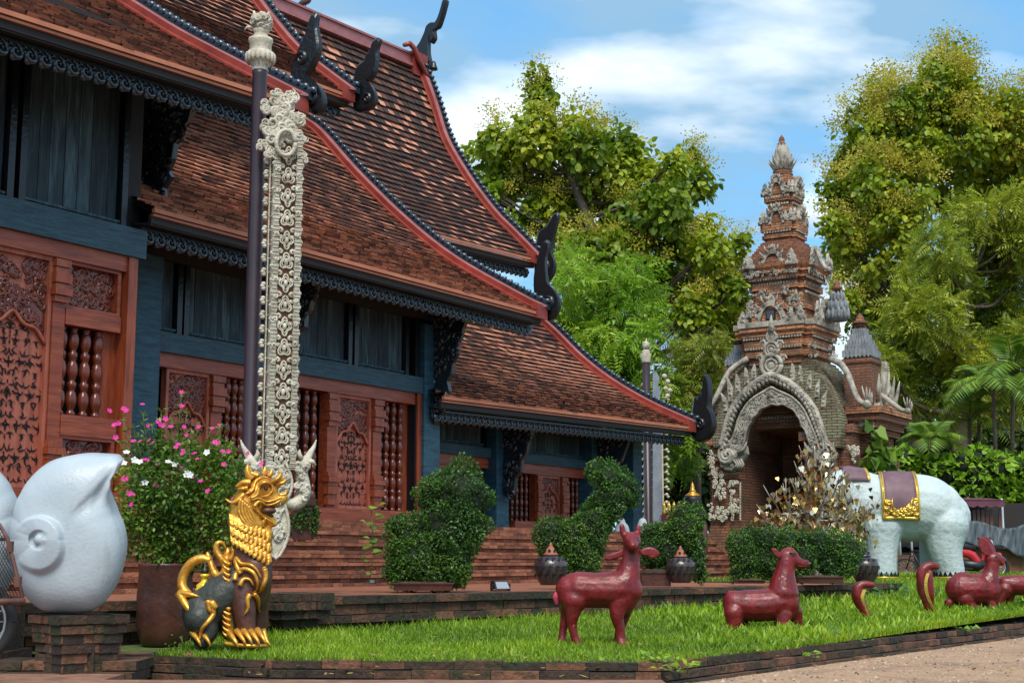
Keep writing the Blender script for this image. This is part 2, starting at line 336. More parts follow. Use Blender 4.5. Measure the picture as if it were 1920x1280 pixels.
M['twig'] = mat('green_twig', (.1, .12, .03), .7)
def leafmat(name, ramp, tr=.42, rough=.45, ma=.7, sc_=.5): return mat(name, ramp[1][1], rough, attr=True, mixattr=ma, scale=sc_, ramp=ramp, transl=tr, detail=3)
M['teakleaf'] = leafmat('teak_leaf', [(.15, (.04, .09, .007)), (.42, (.15, .25, .012)), (.66, (.34, .42, .02)), (.92, (.58, .54, .04))])
M['paleflower'] = leafmat('yellow_green_panicle', [(.15, (.3, .27, .02)), (.5, (.52, .47, .04)), (.9, (.72, .6, .1))], tr=.4)
M['featherleaf'] = leafmat('bright_feathery_leaf', [(.15, (.05, .13, .01)), (.5, (.19, .37, .018)), (.9, (.42, .58, .04))], tr=.4)
M['yellowleaf'] = leafmat('yellow_green_leaf', [(.15, (.1, .16, .015)), (.5, (.23, .29, .03)), (.9, (.42, .4, .05))], tr=.4)
M['darkleaf'] = leafmat('dark_tree_leaf', [(.15, (.015, .035, .008)), (.5, (.045, .09, .016)), (.9, (.13, .19, .03))], tr=.25)
M['midleaf'] = leafmat('mid_green_leaf', [(.15, (.045, .09, .01)), (.45, (.19, .27, .02)), (.7, (.38, .44, .035)), (.95, (.6, .6, .07))], tr=.42)
M['palmleaf'] = leafmat('palm_leaf', [(.15, (.03, .075, .01)), (.5, (.11, .22, .02)), (.9, (.32, .44, .05))], tr=.3, rough=.4)
M['vineleaf'] = leafmat('vine_leaf', [(.15, (.06, .14, .01)), (.5, (.2, .38, .02)), (.9, (.42, .58, .06))], tr=.3, rough=.35)
M['boxleaf'] = leafmat('topiary_leaf', [(.15, (.012, .042, .008)), (.45, (.04, .115, .014)), (.75, (.1, .22, .024)), (.97, (.26, .36, .05))], tr=.25, rough=.5, sc_=3)
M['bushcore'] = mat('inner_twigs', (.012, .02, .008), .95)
M['flowerleaf'] = leafmat('periwinkle_leaf', [(.15, (.02, .06, .008)), (.5, (.085, .19, .015)), (.9, (.32, .42, .05))], tr=.3, sc_=2)
M['pinkpetal'] = mat('pink_petal', (.75, .03, .33), .5, transl=.25)
M['whitepetal'] = mat('white_petal', (.85, .85, .85), .5, transl=.25)
M['silver'] = mat('silver_branch', (.3, .27, .22), .45, metal=.5, bump=(.3, 20))
M['bodhileaf'] = mat('gilt_heart_leaf', (.5, .33, .1), .26, metal=.8, attr=True, mixattr=.8, ramp=[(.15, (.22, .12, .03)), (.55, (.5, .32, .1)), (.9, (.85, .78, .6))])
M['awning'] = mat('purple_awning', (.2, .06, .1), .7, ramp=[(.3, (.08, .022, .04)), (.7, (.15, .045, .075))], scale=3)
M['tarp'] = mat('blue_grey_tarp', (.1, .14, .17), .55, ramp=[(.3, (.02, .034, .048)), (.7, (.075, .105, .125))], scale=2)
M['board'] = mat('brown_board', (.2, .085, .04), .8, scale=3, ramp=[(.3, (.14, .06, .03)), (.7, (.25, .11, .055))])
M['cream'] = mat('cream_wall', (.32, .3, .25), .8)
M['bikered'] = mat('red_bodywork', (.5, .02, .03), .25, coat=.5)
M['white'] = mat('white_plaster', (.42, .46, .5), .6, bump=(.3, 10))
M['mauve'] = mat('dark_bird', (.06, .04, .035), .7)
# gate brick: mortar courses from object axes
def brickmat(name, c1, c2, mortar, moss):
    m = bpy.data.materials.new(name); m.use_nodes = True; t = m.node_tree; n = t.nodes; l = t.links; p = n['Principled BSDF']; p.inputs['Roughness'].default_value = .9
    tc = n.new('ShaderNodeTexCoord'); sp = n.new('ShaderNodeSeparateXYZ'); l.new(tc.outputs['Object'], sp.inputs[0])
    ad = n.new('ShaderNodeMath'); ad.operation = 'ADD'; l.new(sp.outputs[0], ad.inputs[0]); l.new(sp.outputs[1], ad.inputs[1])
    cb = n.new('ShaderNodeCombineXYZ'); l.new(ad.outputs[0], cb.inputs[0]); l.new(sp.outputs[2], cb.inputs[1])
    b = n.new('ShaderNodeTexBrick'); l.new(cb.outputs[0], b.inputs[0]); b.inputs['Color1'].default_value = (*c1, 1); b.inputs['Color2'].default_value = (*c2, 1); b.inputs['Mortar'].default_value = (*mortar, 1)
    b.inputs['Scale'].default_value = 1; b.inputs['Brick Width'].default_value = .26; b.inputs['Row Height'].default_value = .068; b.inputs['Mortar Size'].default_value = .009; b.inputs['Bias'].default_value = -.1
    no = n.new('ShaderNodeTexNoise'); no.inputs['Scale'].default_value = 1.7; no.inputs['Detail'].default_value = 8; no.inputs['Roughness'].default_value = .7; l.new(tc.outputs['Object'], no.inputs[0])
    r = n.new('ShaderNodeValToRGB'); l.new(no.outputs[0], r.inputs[0]); r.color_ramp.elements[0].position = .46; r.color_ramp.elements[1].position = .68
    mm = n.new('ShaderNodeMix'); mm.data_type = 'RGBA'; l.new(r.outputs[0], mm.inputs[0]); l.new(b.outputs[0], mm.inputs[6]); mm.inputs[7].default_value = (*moss, 1); l.new(mm.outputs[2], p.inputs['Base Color'])
    bn = n.new('ShaderNodeBump'); bn.inputs['Strength'].default_value = .8; bn.inputs['Distance'].default_value = .03; l.new(b.outputs['Fac'], bn.inputs['Height']); bn.invert = True; l.new(bn.outputs[0], p.inputs['Normal'])
    return m
M['gbrick'] = brickmat('gate_brick', (.56, .245, .11), (.38, .155, .072), (.1, .06, .045), (.1, .062, .042))
M['gbrick_lo'] = brickmat('gate_brick_weathered', (.3, .12, .062), (.18, .072, .042), (.06, .04, .03), (.07, .05, .035))
M['gmoss'] = brickmat('gate_mossy_roof', (.24, .24, .15), (.16, .115, .065), (.025, .02, .014), (.06, .038, .024))
M['gslate'] = mat('grey_turret_roof', (.2, .22, .24), .8, ramp=[(.3, (.12, .135, .15)), (.7, (.3, .32, .34))], scale=5, bump=(.5, 20))
# ------------------------------------------------------------------ ground
def sheet(name, pts, m, kind='structure'):
    mb = MB(); mb.add(pts, [tuple(range(len(pts)))]); return mb.build(name, m, kind=kind)
sheet('ground', [(-900, -300, .1), (900, -300, .1), (900, 1500, .1), (-900, 1500, .1)], M['earth'])
sheet('gravel_path', [(.9, 2, .13), (40, 2, .13), (40, 60, .13), (6, 40, .13), (.9, 9.35, .13)], M['gravel'])
mb = MB(); mb.box(-9, .95, 4, 9.35, .05, .19); mb.box(-9, -2.6, 9.35, 10.2, .05, .187); mb.build('paving', M['pave'], kind='structure')
def obox(mb, o, ex, ey, x0, x1, y0, y1, z0, z1, rnd=None):
    o = Vector(o); ex = Vector(ex); ey = Vector(ey)
    if rnd is None: rnd = random.random()
    q = [o+ex*x+ey*y+Vector((0, 0, z)) for z in (z0, z1) for x, y in ((x0, y0), (x1, y0), (x1, y1), (x0, y1))]
    mb.add(q, [(0, 3, 2, 1), (4, 5, 6, 7), (0, 1, 5, 4), (1, 2, 6, 5), (2, 3, 7, 6), (3, 0, 4, 7)], rnd)
def bricks(mb, p0, p1, zs, offs, dep, bl, jit=.006, drop=0.0, x0=0.0):
    # courses of single bricks from p0 to p1; zs: course heights; offs: how far each course stands out to the right of the run
    p0 = Vector(p0); p1 = Vector(p1); L_ = (p1-p0).length; ex = (p1-p0)/L_; ez0 = ex.z; exh = Vector((ex.x, ex.y, 0)).normalized(); ey = Vector((-exh.y, exh.x, 0))
    for c in range(len(zs)-1):
        x = x0-(bl*.5 if c % 2 else 0)
        while x < L_:
            w_ = bl*random.uniform(.85, 1.15); a = max(x, x0); b = min(x+w_, L_)
            if b-a > .02 and random.random() >= drop:
                zz_ = p0.z+ez0*x; o = Vector((p0.x, p0.y, zz_))
                f = -offs[c]+random.uniform(-jit, jit); t = random.uniform(-jit, jit)*.6
                obox(mb, o, exh, ey, a+.003, b-.003, f, f+dep, zs[c]+.002, zs[c+1]-.006+t)
            x += w_
        # joint backing
        o = Vector((p0.x, p0.y, p0.z)); obox(mb, o, exh, ey, x0, L_, -offs[c]+.012, -offs[c]+dep*.8, zs[c]-.004, zs[c+1]-.008, 0.02)
# kerb round the lawn
KP = [onz(196, 1222, .27), onz(510, 1236, .27), onz(1240, 1241, .27), onz(1920, 1166, .27)]
KP = [Vector((p.x, p.y, 0)) for p in KP]; KP.append(KP[3]+(KP[3]-KP[2])*1.2)
mb = MB()
for i in range(4):
    bricks(mb, KP[i], KP[i+1], [.1, .155, .212, .27], [.12, .06, 0], .26, .3, jit=.01)
mb.build('brick_kerb', M['brick_old'], label='low mossy brick kerb of three courses along the front of the lawn', cat='kerb')
def kerb_y(x):
    for a, b in zip(KP, KP[1:]):
        if x <= b.x or b is KP[-1]: return a.y+(b.y-a.y)*(x-a.x)/(b.x-a.x)
# lawn soil and grass
mb = MB(); xs = np.linspace(-4.2, 17, 60); NT = 40; vs = []; fs = []
for x in xs:
    y0 = kerb_y(max(x, KP[0].x))+.12
    for j in range(NT):
        y = y0+(40-y0)*(j/(NT-1))**1.5; vs.append((x, y, lawn_z(y)))
for i in range(len(xs)-1):
    for j in range(NT-1): a = i*NT+j; fs.append((a, a+NT, a+NT+1, a+1))
mb.add(vs, fs); mb.build('lawn', M['soil'], kind='structure')
# terrace wall line
TL = Vector((-1.70, 13.5, 0)); TR = Vector((5.97, 22.4, 0)); TD = (TR-TL).normalized(); T0 = TL-TD*4.4
TN = Vector((TD.y, -TD.x, 0))                      # towards the lawn
def side(x, y): return (Vector((x, y, 0))-TL).dot(TN)
def grass(name, n, region, hmin, hmax, wid, label=None):
    P = []
    while len(P) < n:
        k = n*2; x = RNG.uniform(region[0], region[1], k); u = RNG.random(k)
        y0 = np.array([kerb_y(v) for v in x]); y = y0+.05+(region[2]-y0)*(u**region[3])
        sd_ = (x-TL.x)*TN.x+(y-TL.y)*TN.y; al = (x-TL.x)*TD.x+(y-TL.y)*TD.y
        ok = ((sd_ > .06) | (al > 12.3)) & (np.abs(x/y) < .42)
        P += list(np.stack([x, y, sd_], 1)[ok])
    P = np.array(P[:n]); N_ = len(P); z = .25+.016*(np.clip(P[:, 1], 9, 36)-11)
    tone = .5+.5*np.sin(P[:, 0]*2.1+1.7*np.sin(P[:, 1]*1.3))*np.sin(P[:, 1]*1.7+P[:, 0]*.6)
    h = RNG.uniform(hmin, hmax, N_)*(.75+.5*tone); wall = np.exp(-np.abs(P[:, 2])/.22)*(P[:, 2] > 0); h *= 1+1.3*wall*RNG.random(N_)
    an = RNG.uniform(0, 2*PI, N_); le = RNG.uniform(.15, .9, N_)*h; la = RNG.uniform(0, 2*PI, N_)
    W = wid*RNG.uniform(.6, 1.3, N_); dx = np.cos(an)*W; dy = np.sin(an)*W; lx = np.cos(la)*le; ly = np.sin(la)*le
    V = np.empty((N_, 5, 3)); b = np.stack([P[:, 0], P[:, 1], z], 1)
    V[:, 0] = b+np.stack([-dx, -dy, 0*dx], 1); V[:, 1] = b+np.stack([dx, dy, 0*dx], 1)
    m_ = b+np.stack([lx*.4, ly*.4, h*.65], 1); V[:, 2] = m_+np.stack([dx*.75, dy*.75, 0*dx], 1); V[:, 3] = m_-np.stack([dx*.75, dy*.75, 0*dx], 1)
    V[:, 4] = b+np.stack([lx, ly, h], 1)
    me = bpy.data.meshes.new(name); i0 = np.arange(N_)*5
    me.vertices.add(N_*5); me.vertices.foreach_set('co', V.reshape(-1))
    q = np.stack([i0, i0+1, i0+2, i0+3], 1); t = np.stack([i0+3, i0+2, i0+4], 1)
    loops = np.concatenate([q, t], 1).reshape(-1); me.loops.add(len(loops)); me.loops.foreach_set('vertex_index', loops)
    ls = np.stack([np.arange(N_)*7, np.arange(N_)*7+4], 1).reshape(-1); lt = np.tile([4, 3], N_)
    me.polygons.add(N_*2); me.polygons.foreach_set('loop_start', ls); me.polygons.foreach_set('loop_total', lt)
    a = me.attributes.new('rnd', 'FLOAT', 'FACE'); tone2 = .5+.5*np.sin(P[:, 0]*.9+2.2*np.sin(P[:, 1]*.55+1))*np.sin(P[:, 1]*.8+1.3*np.sin(P[:, 0]*.7)); rv = np.clip(.05+.35*tone+.3*tone2+RNG.uniform(-.25, .3, N_), 0, 1); rv = np.where(RNG.random(N_) < .04+.1*(tone2 > .8), .97, rv); a.data.foreach_set('value', np.repeat(rv, 2))
    me.update(); me.validate(); link(name, me, M['grass'], kind='stuff', label=label)
grass('grass', 110000, (-2.6, 7, 17.5, 1.5), .026, .066, .0042, 'short bright green lawn grass')
grass('grass', 45000, (1.5, 13, 36, 1.0), .05, .11, .012, 'bright green lawn grass further back')
# terrace
mb = MB()
bricks(mb, T0, TR, [.2, .29, .37, .445, .54, .62], [-.06, -.04, .05, -.01, .03], .3, .24, jit=.008)
TB = TR+Vector((-TN.x, -TN.y, 0))*3.5
bricks(mb, TR, TB, [.2, .29, .37, .445, .54, .62], [-.06, -.04, .05, -.01, .03], .3, .24, jit=.008)
mb.build('terrace_wall', M['brick_old'], label='low dark mossy brick terrace wall with a projecting band behind the lawn', cat='wall')
fr_ = T0-TN*.2
sheet('terrace', [tuple(T0-TN*.15+Vector((0, 0, .6))), tuple(TR-TN*.15-TD*.15+Vector((0, 0, .6))), tuple(TB-TD*.15+Vector((0, 0, .6))), (3, 31, .6), (-10, 20, .6), (-9, 10, .6)], M['brick'])
# ------------------------------------------------------------------ temple hall
BD = Vector((.548, .8364, 0)).normalized()
FB = Frame((-2.91, 22, 0), math.atan2(BD.y, BD.x))
hall = thing('temple_hall', FB, 'long dark timber temple hall with stacked red tiled roofs and carved red screens', 'temple')
# brick steps under the hall (a thing: the flight and plinth)
mb = MB()
NC = 17; zs = [.6+(1.55-.6)*i/NC for i in range(NC+1)]
prof = [1.62, 1.5, 1.54, 1.38, 1.3, 1.34, 1.2, 1.22, 1.08, .98, 1.02, .88, .78, .82, .66, .52, .4]
def W(s, n, z=0): return FB.M @ Vector((s, -n, z))
bricks(mb, W(-4.6, 0), W(12.3, 0), zs, prof, .5, .23, jit=.007)
bricks(mb, W(-12, 1.1), W(-4.6, 1.1), zs, prof, .5, .26, jit=.012)
mb.build('brick_steps', M['brick'], label='worn orange brick steps rising in thin courses to the temple hall', cat='steps')
mb = MB()
mb.box(-12, 12.2, -.1, 12, .3, 1.53); mb.box(-12, -4.7, -1.4, 0, .3, 1.528)
mb.build('plinth', M['brick_joint'], hall)
def roof(prof, s0, s1, de=0.0, row=.185, tw=.18, name='tiled_roof', back=True, wear_sheen=.7, edge=.42):
    # prof: (n, z) from top to eave, de: rise of the eave per metre of s
    sp = spline(prof, 6); seg = [0]
    for a, b in zip(sp, sp[1:]): seg.append(seg[-1]+float(np.linalg.norm(b-a)))
    T_ = seg[-1]; nr = int(T_/row)
    def P(d):
        d = min(max(d, 0), T_); i = max(0, min(len(seg)-2, int(np.searchsorted(seg, d))-1)); t = (d-seg[i])/(seg[i+1]-seg[i]); q = sp[i]*(1-t)+sp[i+1]*t
        tn = (sp[i+1]-sp[i]); tn = tn/np.linalg.norm(tn); return q, np.array([-tn[1], tn[0]])*(-1 if tn[0]*1 < 0 else 1)
    def dz(s, d): return de*(s-s1)
    mb = MB()
    tones = RNG.random((int((s1-s0)/2.2)+3, int(T_/1.6)+3))
    for r in range(nr):
        d1 = T_-r*row; d0 = max(0, d1-row*1.1)
        qa, na = P(d1); qb, nb = P(d0)
        if na[1] < 0: na = -na
        if nb[1] < 0: nb = -nb
        x = s0-(tw*.5 if r % 2 else 0); rowt = RNG.random()*.2
        while x < s1:
            w_ = tw*random.uniform(.9, 1.1); a = max(x, s0); b = min(x+w_, s1); j = random.uniform(-.006, .008)+(.02 if random.random() < .03 else 0); l0 = .05+random.uniform(-.004, .007); sh = random.uniform(-.003, .003)
            pa = qa+na*l0+np.array([qa[0]-qb[0], qa[1]-qb[1]])*(j/row); pb = qb+na*.004; pm = pa*.42+pb*.58
            za = dz((a+b)/2, d1); zb = dz((a+b)/2, d0); g = .003
            tone = .6*tones[int((x-s0+3)/2.2), int(d1/1.6)]+.4*RNG.random(); worn = RNG.random() < wear_sheen*(.3+1.6*tone*tone)
            lo = .5+.22*tone+.2*RNG.random() if worn else .2+.3*RNG.random(); hi = .05+.22*RNG.random() if RNG.random() < .8 else lo*.8  # lower half: wear plus painted sheen; upper half: moss plus painted overlap shadow
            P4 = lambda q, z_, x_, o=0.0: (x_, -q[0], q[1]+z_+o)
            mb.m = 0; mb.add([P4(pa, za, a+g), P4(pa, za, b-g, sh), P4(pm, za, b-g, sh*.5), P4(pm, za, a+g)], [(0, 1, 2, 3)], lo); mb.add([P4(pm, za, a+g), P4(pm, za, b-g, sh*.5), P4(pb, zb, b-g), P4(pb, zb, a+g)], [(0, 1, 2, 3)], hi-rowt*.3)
            pl = pa-na*.034; mb.m = 1; mb.add([P4(pl, za, a+g), P4(pl, za, b-g, sh), P4(pa, za, b-g, sh), P4(pa, za, a+g)], [(0, 1, 2, 3)], edge*(.3+.7*RNG.random()))  # riser tone: dirt plus gap shadow put into the colour
            x += w_
    # underside boarding
    mb.m = 2; nn = 14; vs = []
    for s_ in (s0, s1):
        for k in range(nn):
            q, na = P(T_*k/(nn-1)); 
            if na[1] < 0: na = -na
            vs.append((s_, -(q[0]-na[0]*.05), q[1]-na[1]*.05+dz(s_, T_*k/(nn-1))))
    fs = [(k, nn+k, nn+k+1, k+1) for k in range(nn-1)]
    mb.add(vs, fs); q, _ = P(0)
    if back:                                     # the far slope, out of sight from the front
        vs2 = []
        for s_ in (s0, s1):
            for k in range(nn):
                q2, na = P(T_*k/(nn-1)); vs2.append((s_, q2[0]-2*q[0], q2[1]-.05+dz(s_, T_*k/(nn-1))))
        mb.m = 0; mb.add(vs2, [(k, k+1, nn+k+1, nn+k) for k in range(nn-1)], .3)
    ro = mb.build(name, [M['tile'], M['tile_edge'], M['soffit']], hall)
    # verge band, its darker side and the row of glazed studs
    vb = MB(); sb = MB(); st = MB(); Q = []
    for k in range(31):
        d = T_*k/30; q, na = P(d)
        if na[1] < 0: na = -na
        Q.append((q, na, dz(s1, d)))
    def ln(s_, h): return [(s_, -(q[0]+na[0]*h), q[1]+na[1]*h+z_) for q, na, z_ in Q]
    vb.strip(ln(s1-.155, .15), ln(s1-.02, .17), (0, 0, -.03)); vb.strip(ln(s1-.02, .17), ln(s1-.02, -.12), (.035, 0, 0))
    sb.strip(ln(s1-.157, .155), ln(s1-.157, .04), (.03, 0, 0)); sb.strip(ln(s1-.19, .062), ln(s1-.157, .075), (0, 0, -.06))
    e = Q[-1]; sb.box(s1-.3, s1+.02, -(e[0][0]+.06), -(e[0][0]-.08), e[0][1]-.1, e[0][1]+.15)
    d = .05
    while d < T_:
        q, na = P(d); 
        if na[1] < 0: na = -na
        z_ = dz(s1, d); c = Vector((s1+.03, -(q[0]+na[0]*.2), q[1]+na[1]*.2+z_)); tq, _ = P(d+.1); tv = Vector((0, -(tq[0]-q[0]), tq[1]-q[1])).normalized(); nv = Vector((0, -na[0], na[1]))
        st.tube([c-tv*.075-nv*.04, c-tv*.03+nv*.015, c+tv*.04+nv*.05, c+tv*.085+nv*.03], [.03, .055, .05, .012], 6, smooth=True); d += .15
    st.strip(ln(s1-.02, .2), ln(s1+.07, .2), (0, 0, -.1))
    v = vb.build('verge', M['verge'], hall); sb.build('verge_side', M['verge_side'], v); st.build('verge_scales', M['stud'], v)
    # eave board and carved fretwork
    qe, _ = P(T_); ne = qe[0]; eb = MB(); ft = MB(); mF = 60; k = 12
    def sl(n_, dzz): return [(s0+(s1-.05-s0)*i/k, -n_, qe[1]+dzz+dz(s0+(s1-.05-s0)*i/k, T_)) for i in range(k+1)]
    eb.m = 0; eb.strip(sl(ne-.03, -.045), sl(ne-.03, -.17), (0, .05, 0)); eb.strip(sl(ne-.05, -.16), sl(ne-.5, -.1), (0, 0, -.03))
    eb.m = 1; eb.strip(sl(ne+.03, .012), sl(ne+.03, -.04), (0, .05, 0), rnd=.7); eb.strip(sl(ne+.012, -.055), sl(ne+.012, -.085), (0, .05, 0), rnd=.55)
    eb.build('eave_board', [M['soffit'], M['tile_edge']], hall)
    nf = ne-.22; x = s0+.12; y = -nf
    ft.strip(sl(nf, -.19), sl(nf, -.34), (0, .03, 0)); ft.strip(sl(nf+.03, -.19), sl(nf+.03, -.225), (0, .03, 0))
    while x < s1-.15:
        z = qe[1]-.31+dz(x, T_); wn = (0, -1, 0)
        ft.curl((x, y-.012, z), (1, 0, 0), (0, 0, 1), wn, .095, .02, 1.4, ph=PI/2, flip=-1, seg=12)
        ft.curl((x+.1, y-.012, z+.05), (-1, 0, 0), (0, 0, 1), wn, .05, .014, 1.2, ph=PI/2, seg=9)
        ft.curl((x-.02, y-.012, z-.075), (1, 0, 0), (0, 0, 1), wn, .05, .015, 1.1, ph=0, seg=9)
        ft.ell((x+.01, y-.03, z), (.02, .02, .02), 6, 4)
        x += .185
    ft.build('eave_fretwork', M['fret'], hall)
    return P, T_
rB1 = roof([(-4.34, 9.6), (-3.96, 9.32), (-3.02, 8.35), (-1.88, 7.3), (-.7, 6.38), (.78, 5.5), (1.3, 5.23)], -4.75, 4.35, wear_sheen=1.0, edge=.8)
rB2 = roof([(-6.0, 12.84), (-5.89, 12.66), (-5.56, 11.86), (-5.23, 10.96), (-4.8, 10.23), (-4.29, 9.51), (-3.73, 8.83), (-3.28, 8.39), (-2.6, 7.71)], 1.5, 10.3, de=.04, row=.2, tw=.21, wear_sheen=.27)
rC1 = roof([(-3.51, 6.59), (-3.07, 6.21), (-2.34, 5.52), (-1.5, 4.9), (-.55, 4.35), (.5, 3.86)], 2.45, 11.83, de=.023, wear_sheen=1.0, edge=.75)
rA1 = roof([(-1.75, 9.3), (-1.36, 9.04), (-.9, 8.74), (0, 8.15), (.74, 7.71), (1.34, 7.36), (2.4, 6.75)], -11, -3.26, de=.05, wear_sheen=.6, edge=.65)
rA2 = roof([(-5.2, 13.6), (-4.5, 12.5), (-3.8, 11.43), (-3.17, 10.67), (-2.63, 10.09), (-1.98, 9.56), (-1.35, 9.07)], -11, 2.19, de=.03, wear_sheen=.5)
# ridge of the tall roof with its end block, horn finial and bell
mb = MB(); k = 16; za, zb = 12.93, 13.15
def rl(n_, dzz): return [(1.5+(10.36-1.5)*i/k, -n_, za+(zb-za)*max(0, (i/k-.2)/.8)**1.2+dzz) for i in range(k+1)]
mb.strip(rl(-5.9, 0.0), rl(-5.9, -.34), (0, .5, 0)); mb.strip(rl(-5.86, .012), rl(-6.4, .012), (0, 0, -.05)); mb.strip(rl(-5.84, -.27), rl(-5.84, -.33), (0, .3, 0))
ridge = mb.build('ridge', M['verge'], hall)
mb = MB(); mb.box(9.85, 10.4, 5.8, 6.5, 12.6, 13.2); mb.tube([(9.5, 5.86, 13.22), (9.66, 5.8, 13.3), (9.8, 5.76, 13.2), (9.95, 5.74, 12.95), (10.2, 5.72, 12.7), (10.42, 5.7, 12.58)], [.05, .07, .07, .07, .06, .05], 8)
mb.build('ridge_end_block', M['verge_side'], ridge)
def traced(pts, s, thick, bev=.03): return [FB.pick(x, y, 0, s) for x, y in pts], Vector((thick, 0, 0)), bev
def finial(pts, s, name='naga_finial', th=.09, curls=(), bev=.05):
    mb = MB(); pts = [tuple(q) for q in spline(list(pts)+[pts[0]], 3)][:-1]; o, t, b = traced(pts, s, th); mb.plate(o, t, bev, .5)
    for cx, cy, r in curls:
        c = FB.pick(cx, cy, 0, s); mb.curl(c+Vector((-.005, 0, 0)), (0, 1, 0), (0, 0, 1), (-1, 0, 0), r, r*.2, 1.5)
    return mb.build(name, M['lacq'], hall, fix=True)
finial([(772, 118), (775, 97), (785, 80), (793, 60), (797, 48), (805, 41), (815, 40), (822, 28), (828, 8), (831, -2), (835, 0), (831, 18), (825, 38), (820, 50), (812, 55), (813, 70), (806, 80), (803, 66), (801, 78), (801, 98), (804, 115), (800, 130), (790, 118)], 10.45, 'horn_finial', .16, bev=.04)
b0 = FB.pick(813, 124, 0, 10.5); mb = MB(); mb.lathe([(.02, .12), (.05, .1), (.07, .02), (.1, -.06), (.1, -.1), (.02, -.1)], 10, b0); mb.tube([b0+Vector((0, 0, .1)), b0+Vector((0, .35, .25))], .012, 5); mb.build('wind_bell', M['lacq'], hall)
finial([(540, 182), (541, 150), (546, 118), (553, 100), (560, 82), (566, 70), (573, 52), (580, 30), (586, 22), (592, 27), (590, 45), (593, 62), (596, 88), (588, 115), (575, 136), (570, 143), (580, 150), (595, 160), (603, 175), (605, 192), (598, 208), (586, 214), (575, 200), (560, 192)], -3.18, curls=[(585, 185, .1), (565, 110, .1)])
finial([(660, 190), (658, 165), (665, 130), (672, 118), (680, 112), (686, 100), (694, 88), (698, 76), (707, 70), (711, 75), (706, 92), (706, 112), (702, 135), (692, 150), (683, 153), (695, 162), (703, 178), (700, 195), (690, 205), (672, 210), (662, 205)], 2.3, curls=[(688, 185, .1)])
finial([(1000, 500), (1003, 470), (1006, 440), (1012, 430), (1022, 424), (1030, 412), (1040, 398), (1046, 402), (1042, 425), (1036, 450), (1034, 475), (1040, 495), (1036, 515), (1026, 530), (1020, 545), (1005, 540)], 10.38, curls=[(1020, 500, .16)])
finial([(1000, 555), (999, 520), (1004, 495), (1010, 470), (1020, 450), (1028, 455), (1022, 480), (1022, 505), (1026, 530), (1038, 543), (1048, 562), (1046, 580), (1036, 596), (1024, 600), (1012, 585)], 4.45, curls=[(1028, 568, .13)])
finial([(1292, 815), (1293, 790), (1296, 762), (1300, 742), (1306, 748), (1309, 735), (1313, 742), (1317, 720), (1321, 700), (1327, 715), (1329, 740), (1328, 760), (1334, 775), (1337, 795), (1332, 812), (1322, 824), (1306, 828)], 11.9, curls=[(1312, 795, .13)], th=.2)
# added dark core blocks that keep daylight out of the hall
mb = MB(); mb.box(-11, 3.9, 2.2, 9.5, 1.5, 7.1); mb.box(3.9, 10, 2.6, 9.5, 1.5, 4.9); mb.box(3.9, 8.2, 4.1, 9.5, 4.9, 8.2); mb.box(-11, -3.6, 1.4, 2.3, 1.5, 7.1); mb.build('daylight_block', M['soffit'], hall)
# screens: rails, posts, carved panels and balusters, all measured on the wall plane
BPROF = [(.052, 0), (.052, .03), (.03, .04), (.04, .055), (.06, .1), (.062, .14), (.05, .185), (.032, .2), (.045, .21), (.045, .225), (.032, .235)]
def baluster_mesh(rad, h):
    unit = .235; k = max(3, round(h/(rad*5.4))); sc_ = h/(k*unit); mb = MB(); pr = []
    for i in range(k): pr += [(r*rad/.062, (z+i*unit)*sc_) for r, z in BPROF[:-1 if i < k-1 else None]]
    mb.lathe(pr, 12); return mb.mesh('baluster')
def carved(mb, s0, s1, z0, z1, y, n=40, sz=.07):
    for i in range(n):
        x = random.uniform(s0+sz*.6, s1-sz*.6); z = random.uniform(z0+sz*.6, z1-sz*.6)
        mb.curl((x, y, z), (1, 0, 0), (0, 0, 1), (0, -1, 0), sz*random.uniform(.6, 1.15), sz*.2, random.uniform(.9, 1.5), random.uniform(0, 6), random.choice((-1, 1)), 9, random.random())
def cutwork(mb, s0, s1, z0, z1, y, n=26, sz=.075):
    cx = (s0+s1)/2; hw = (s1-s0)/2
    rw = max(4, int((z1-z0)/(sz*1.15)))
    for r in range(rw):
        z = z0+(r+.5)*(z1-z0)/rw; nc = max(2, int(hw/(sz*.95)))
        for c in range(nc):
            x = (c+.5)*hw/nc; a = PI/4+((r+c) % 2)*PI/2+random.uniform(-.75, .75); b = (1.25 if (r//2+c) % 2 else -1.25)*random.uniform(.8, 1.2); ln = sz*random.uniform(.95, 1.25)
            for sg in (1, -1):
                mb.comma((cx+sg*x, y, z), (sg*math.cos(a), 0, math.sin(a)), (-sg*math.sin(a), 0, math.cos(a)), (0, -1, 0), ln, sz*.3, b)
        mb.comma((cx, y, z), (0, 0, 1), (1, 0, 0), (0, -1, 0), sz*.7, sz*.3, 0)
def stacked_cap(mb, s0, s1, y, z, up, sz):
    for i, (g, h) in enumerate([(.35, .22), (.15, .16), (.5, .3), (.3, .14), (.6, .2), (.25, .18)]):
        zz_ = z+up*sz*sum(q[1] for q in [(.35, .22), (.15, .16), (.5, .3), (.3, .14), (.6, .2), (.25, .18)][:i]); a, b = sorted((zz_, zz_+up*sz*h*.92)); mb.box(s0-g*.06, s1+g*.06, y-.02-g*.1, y+.03, a, b)
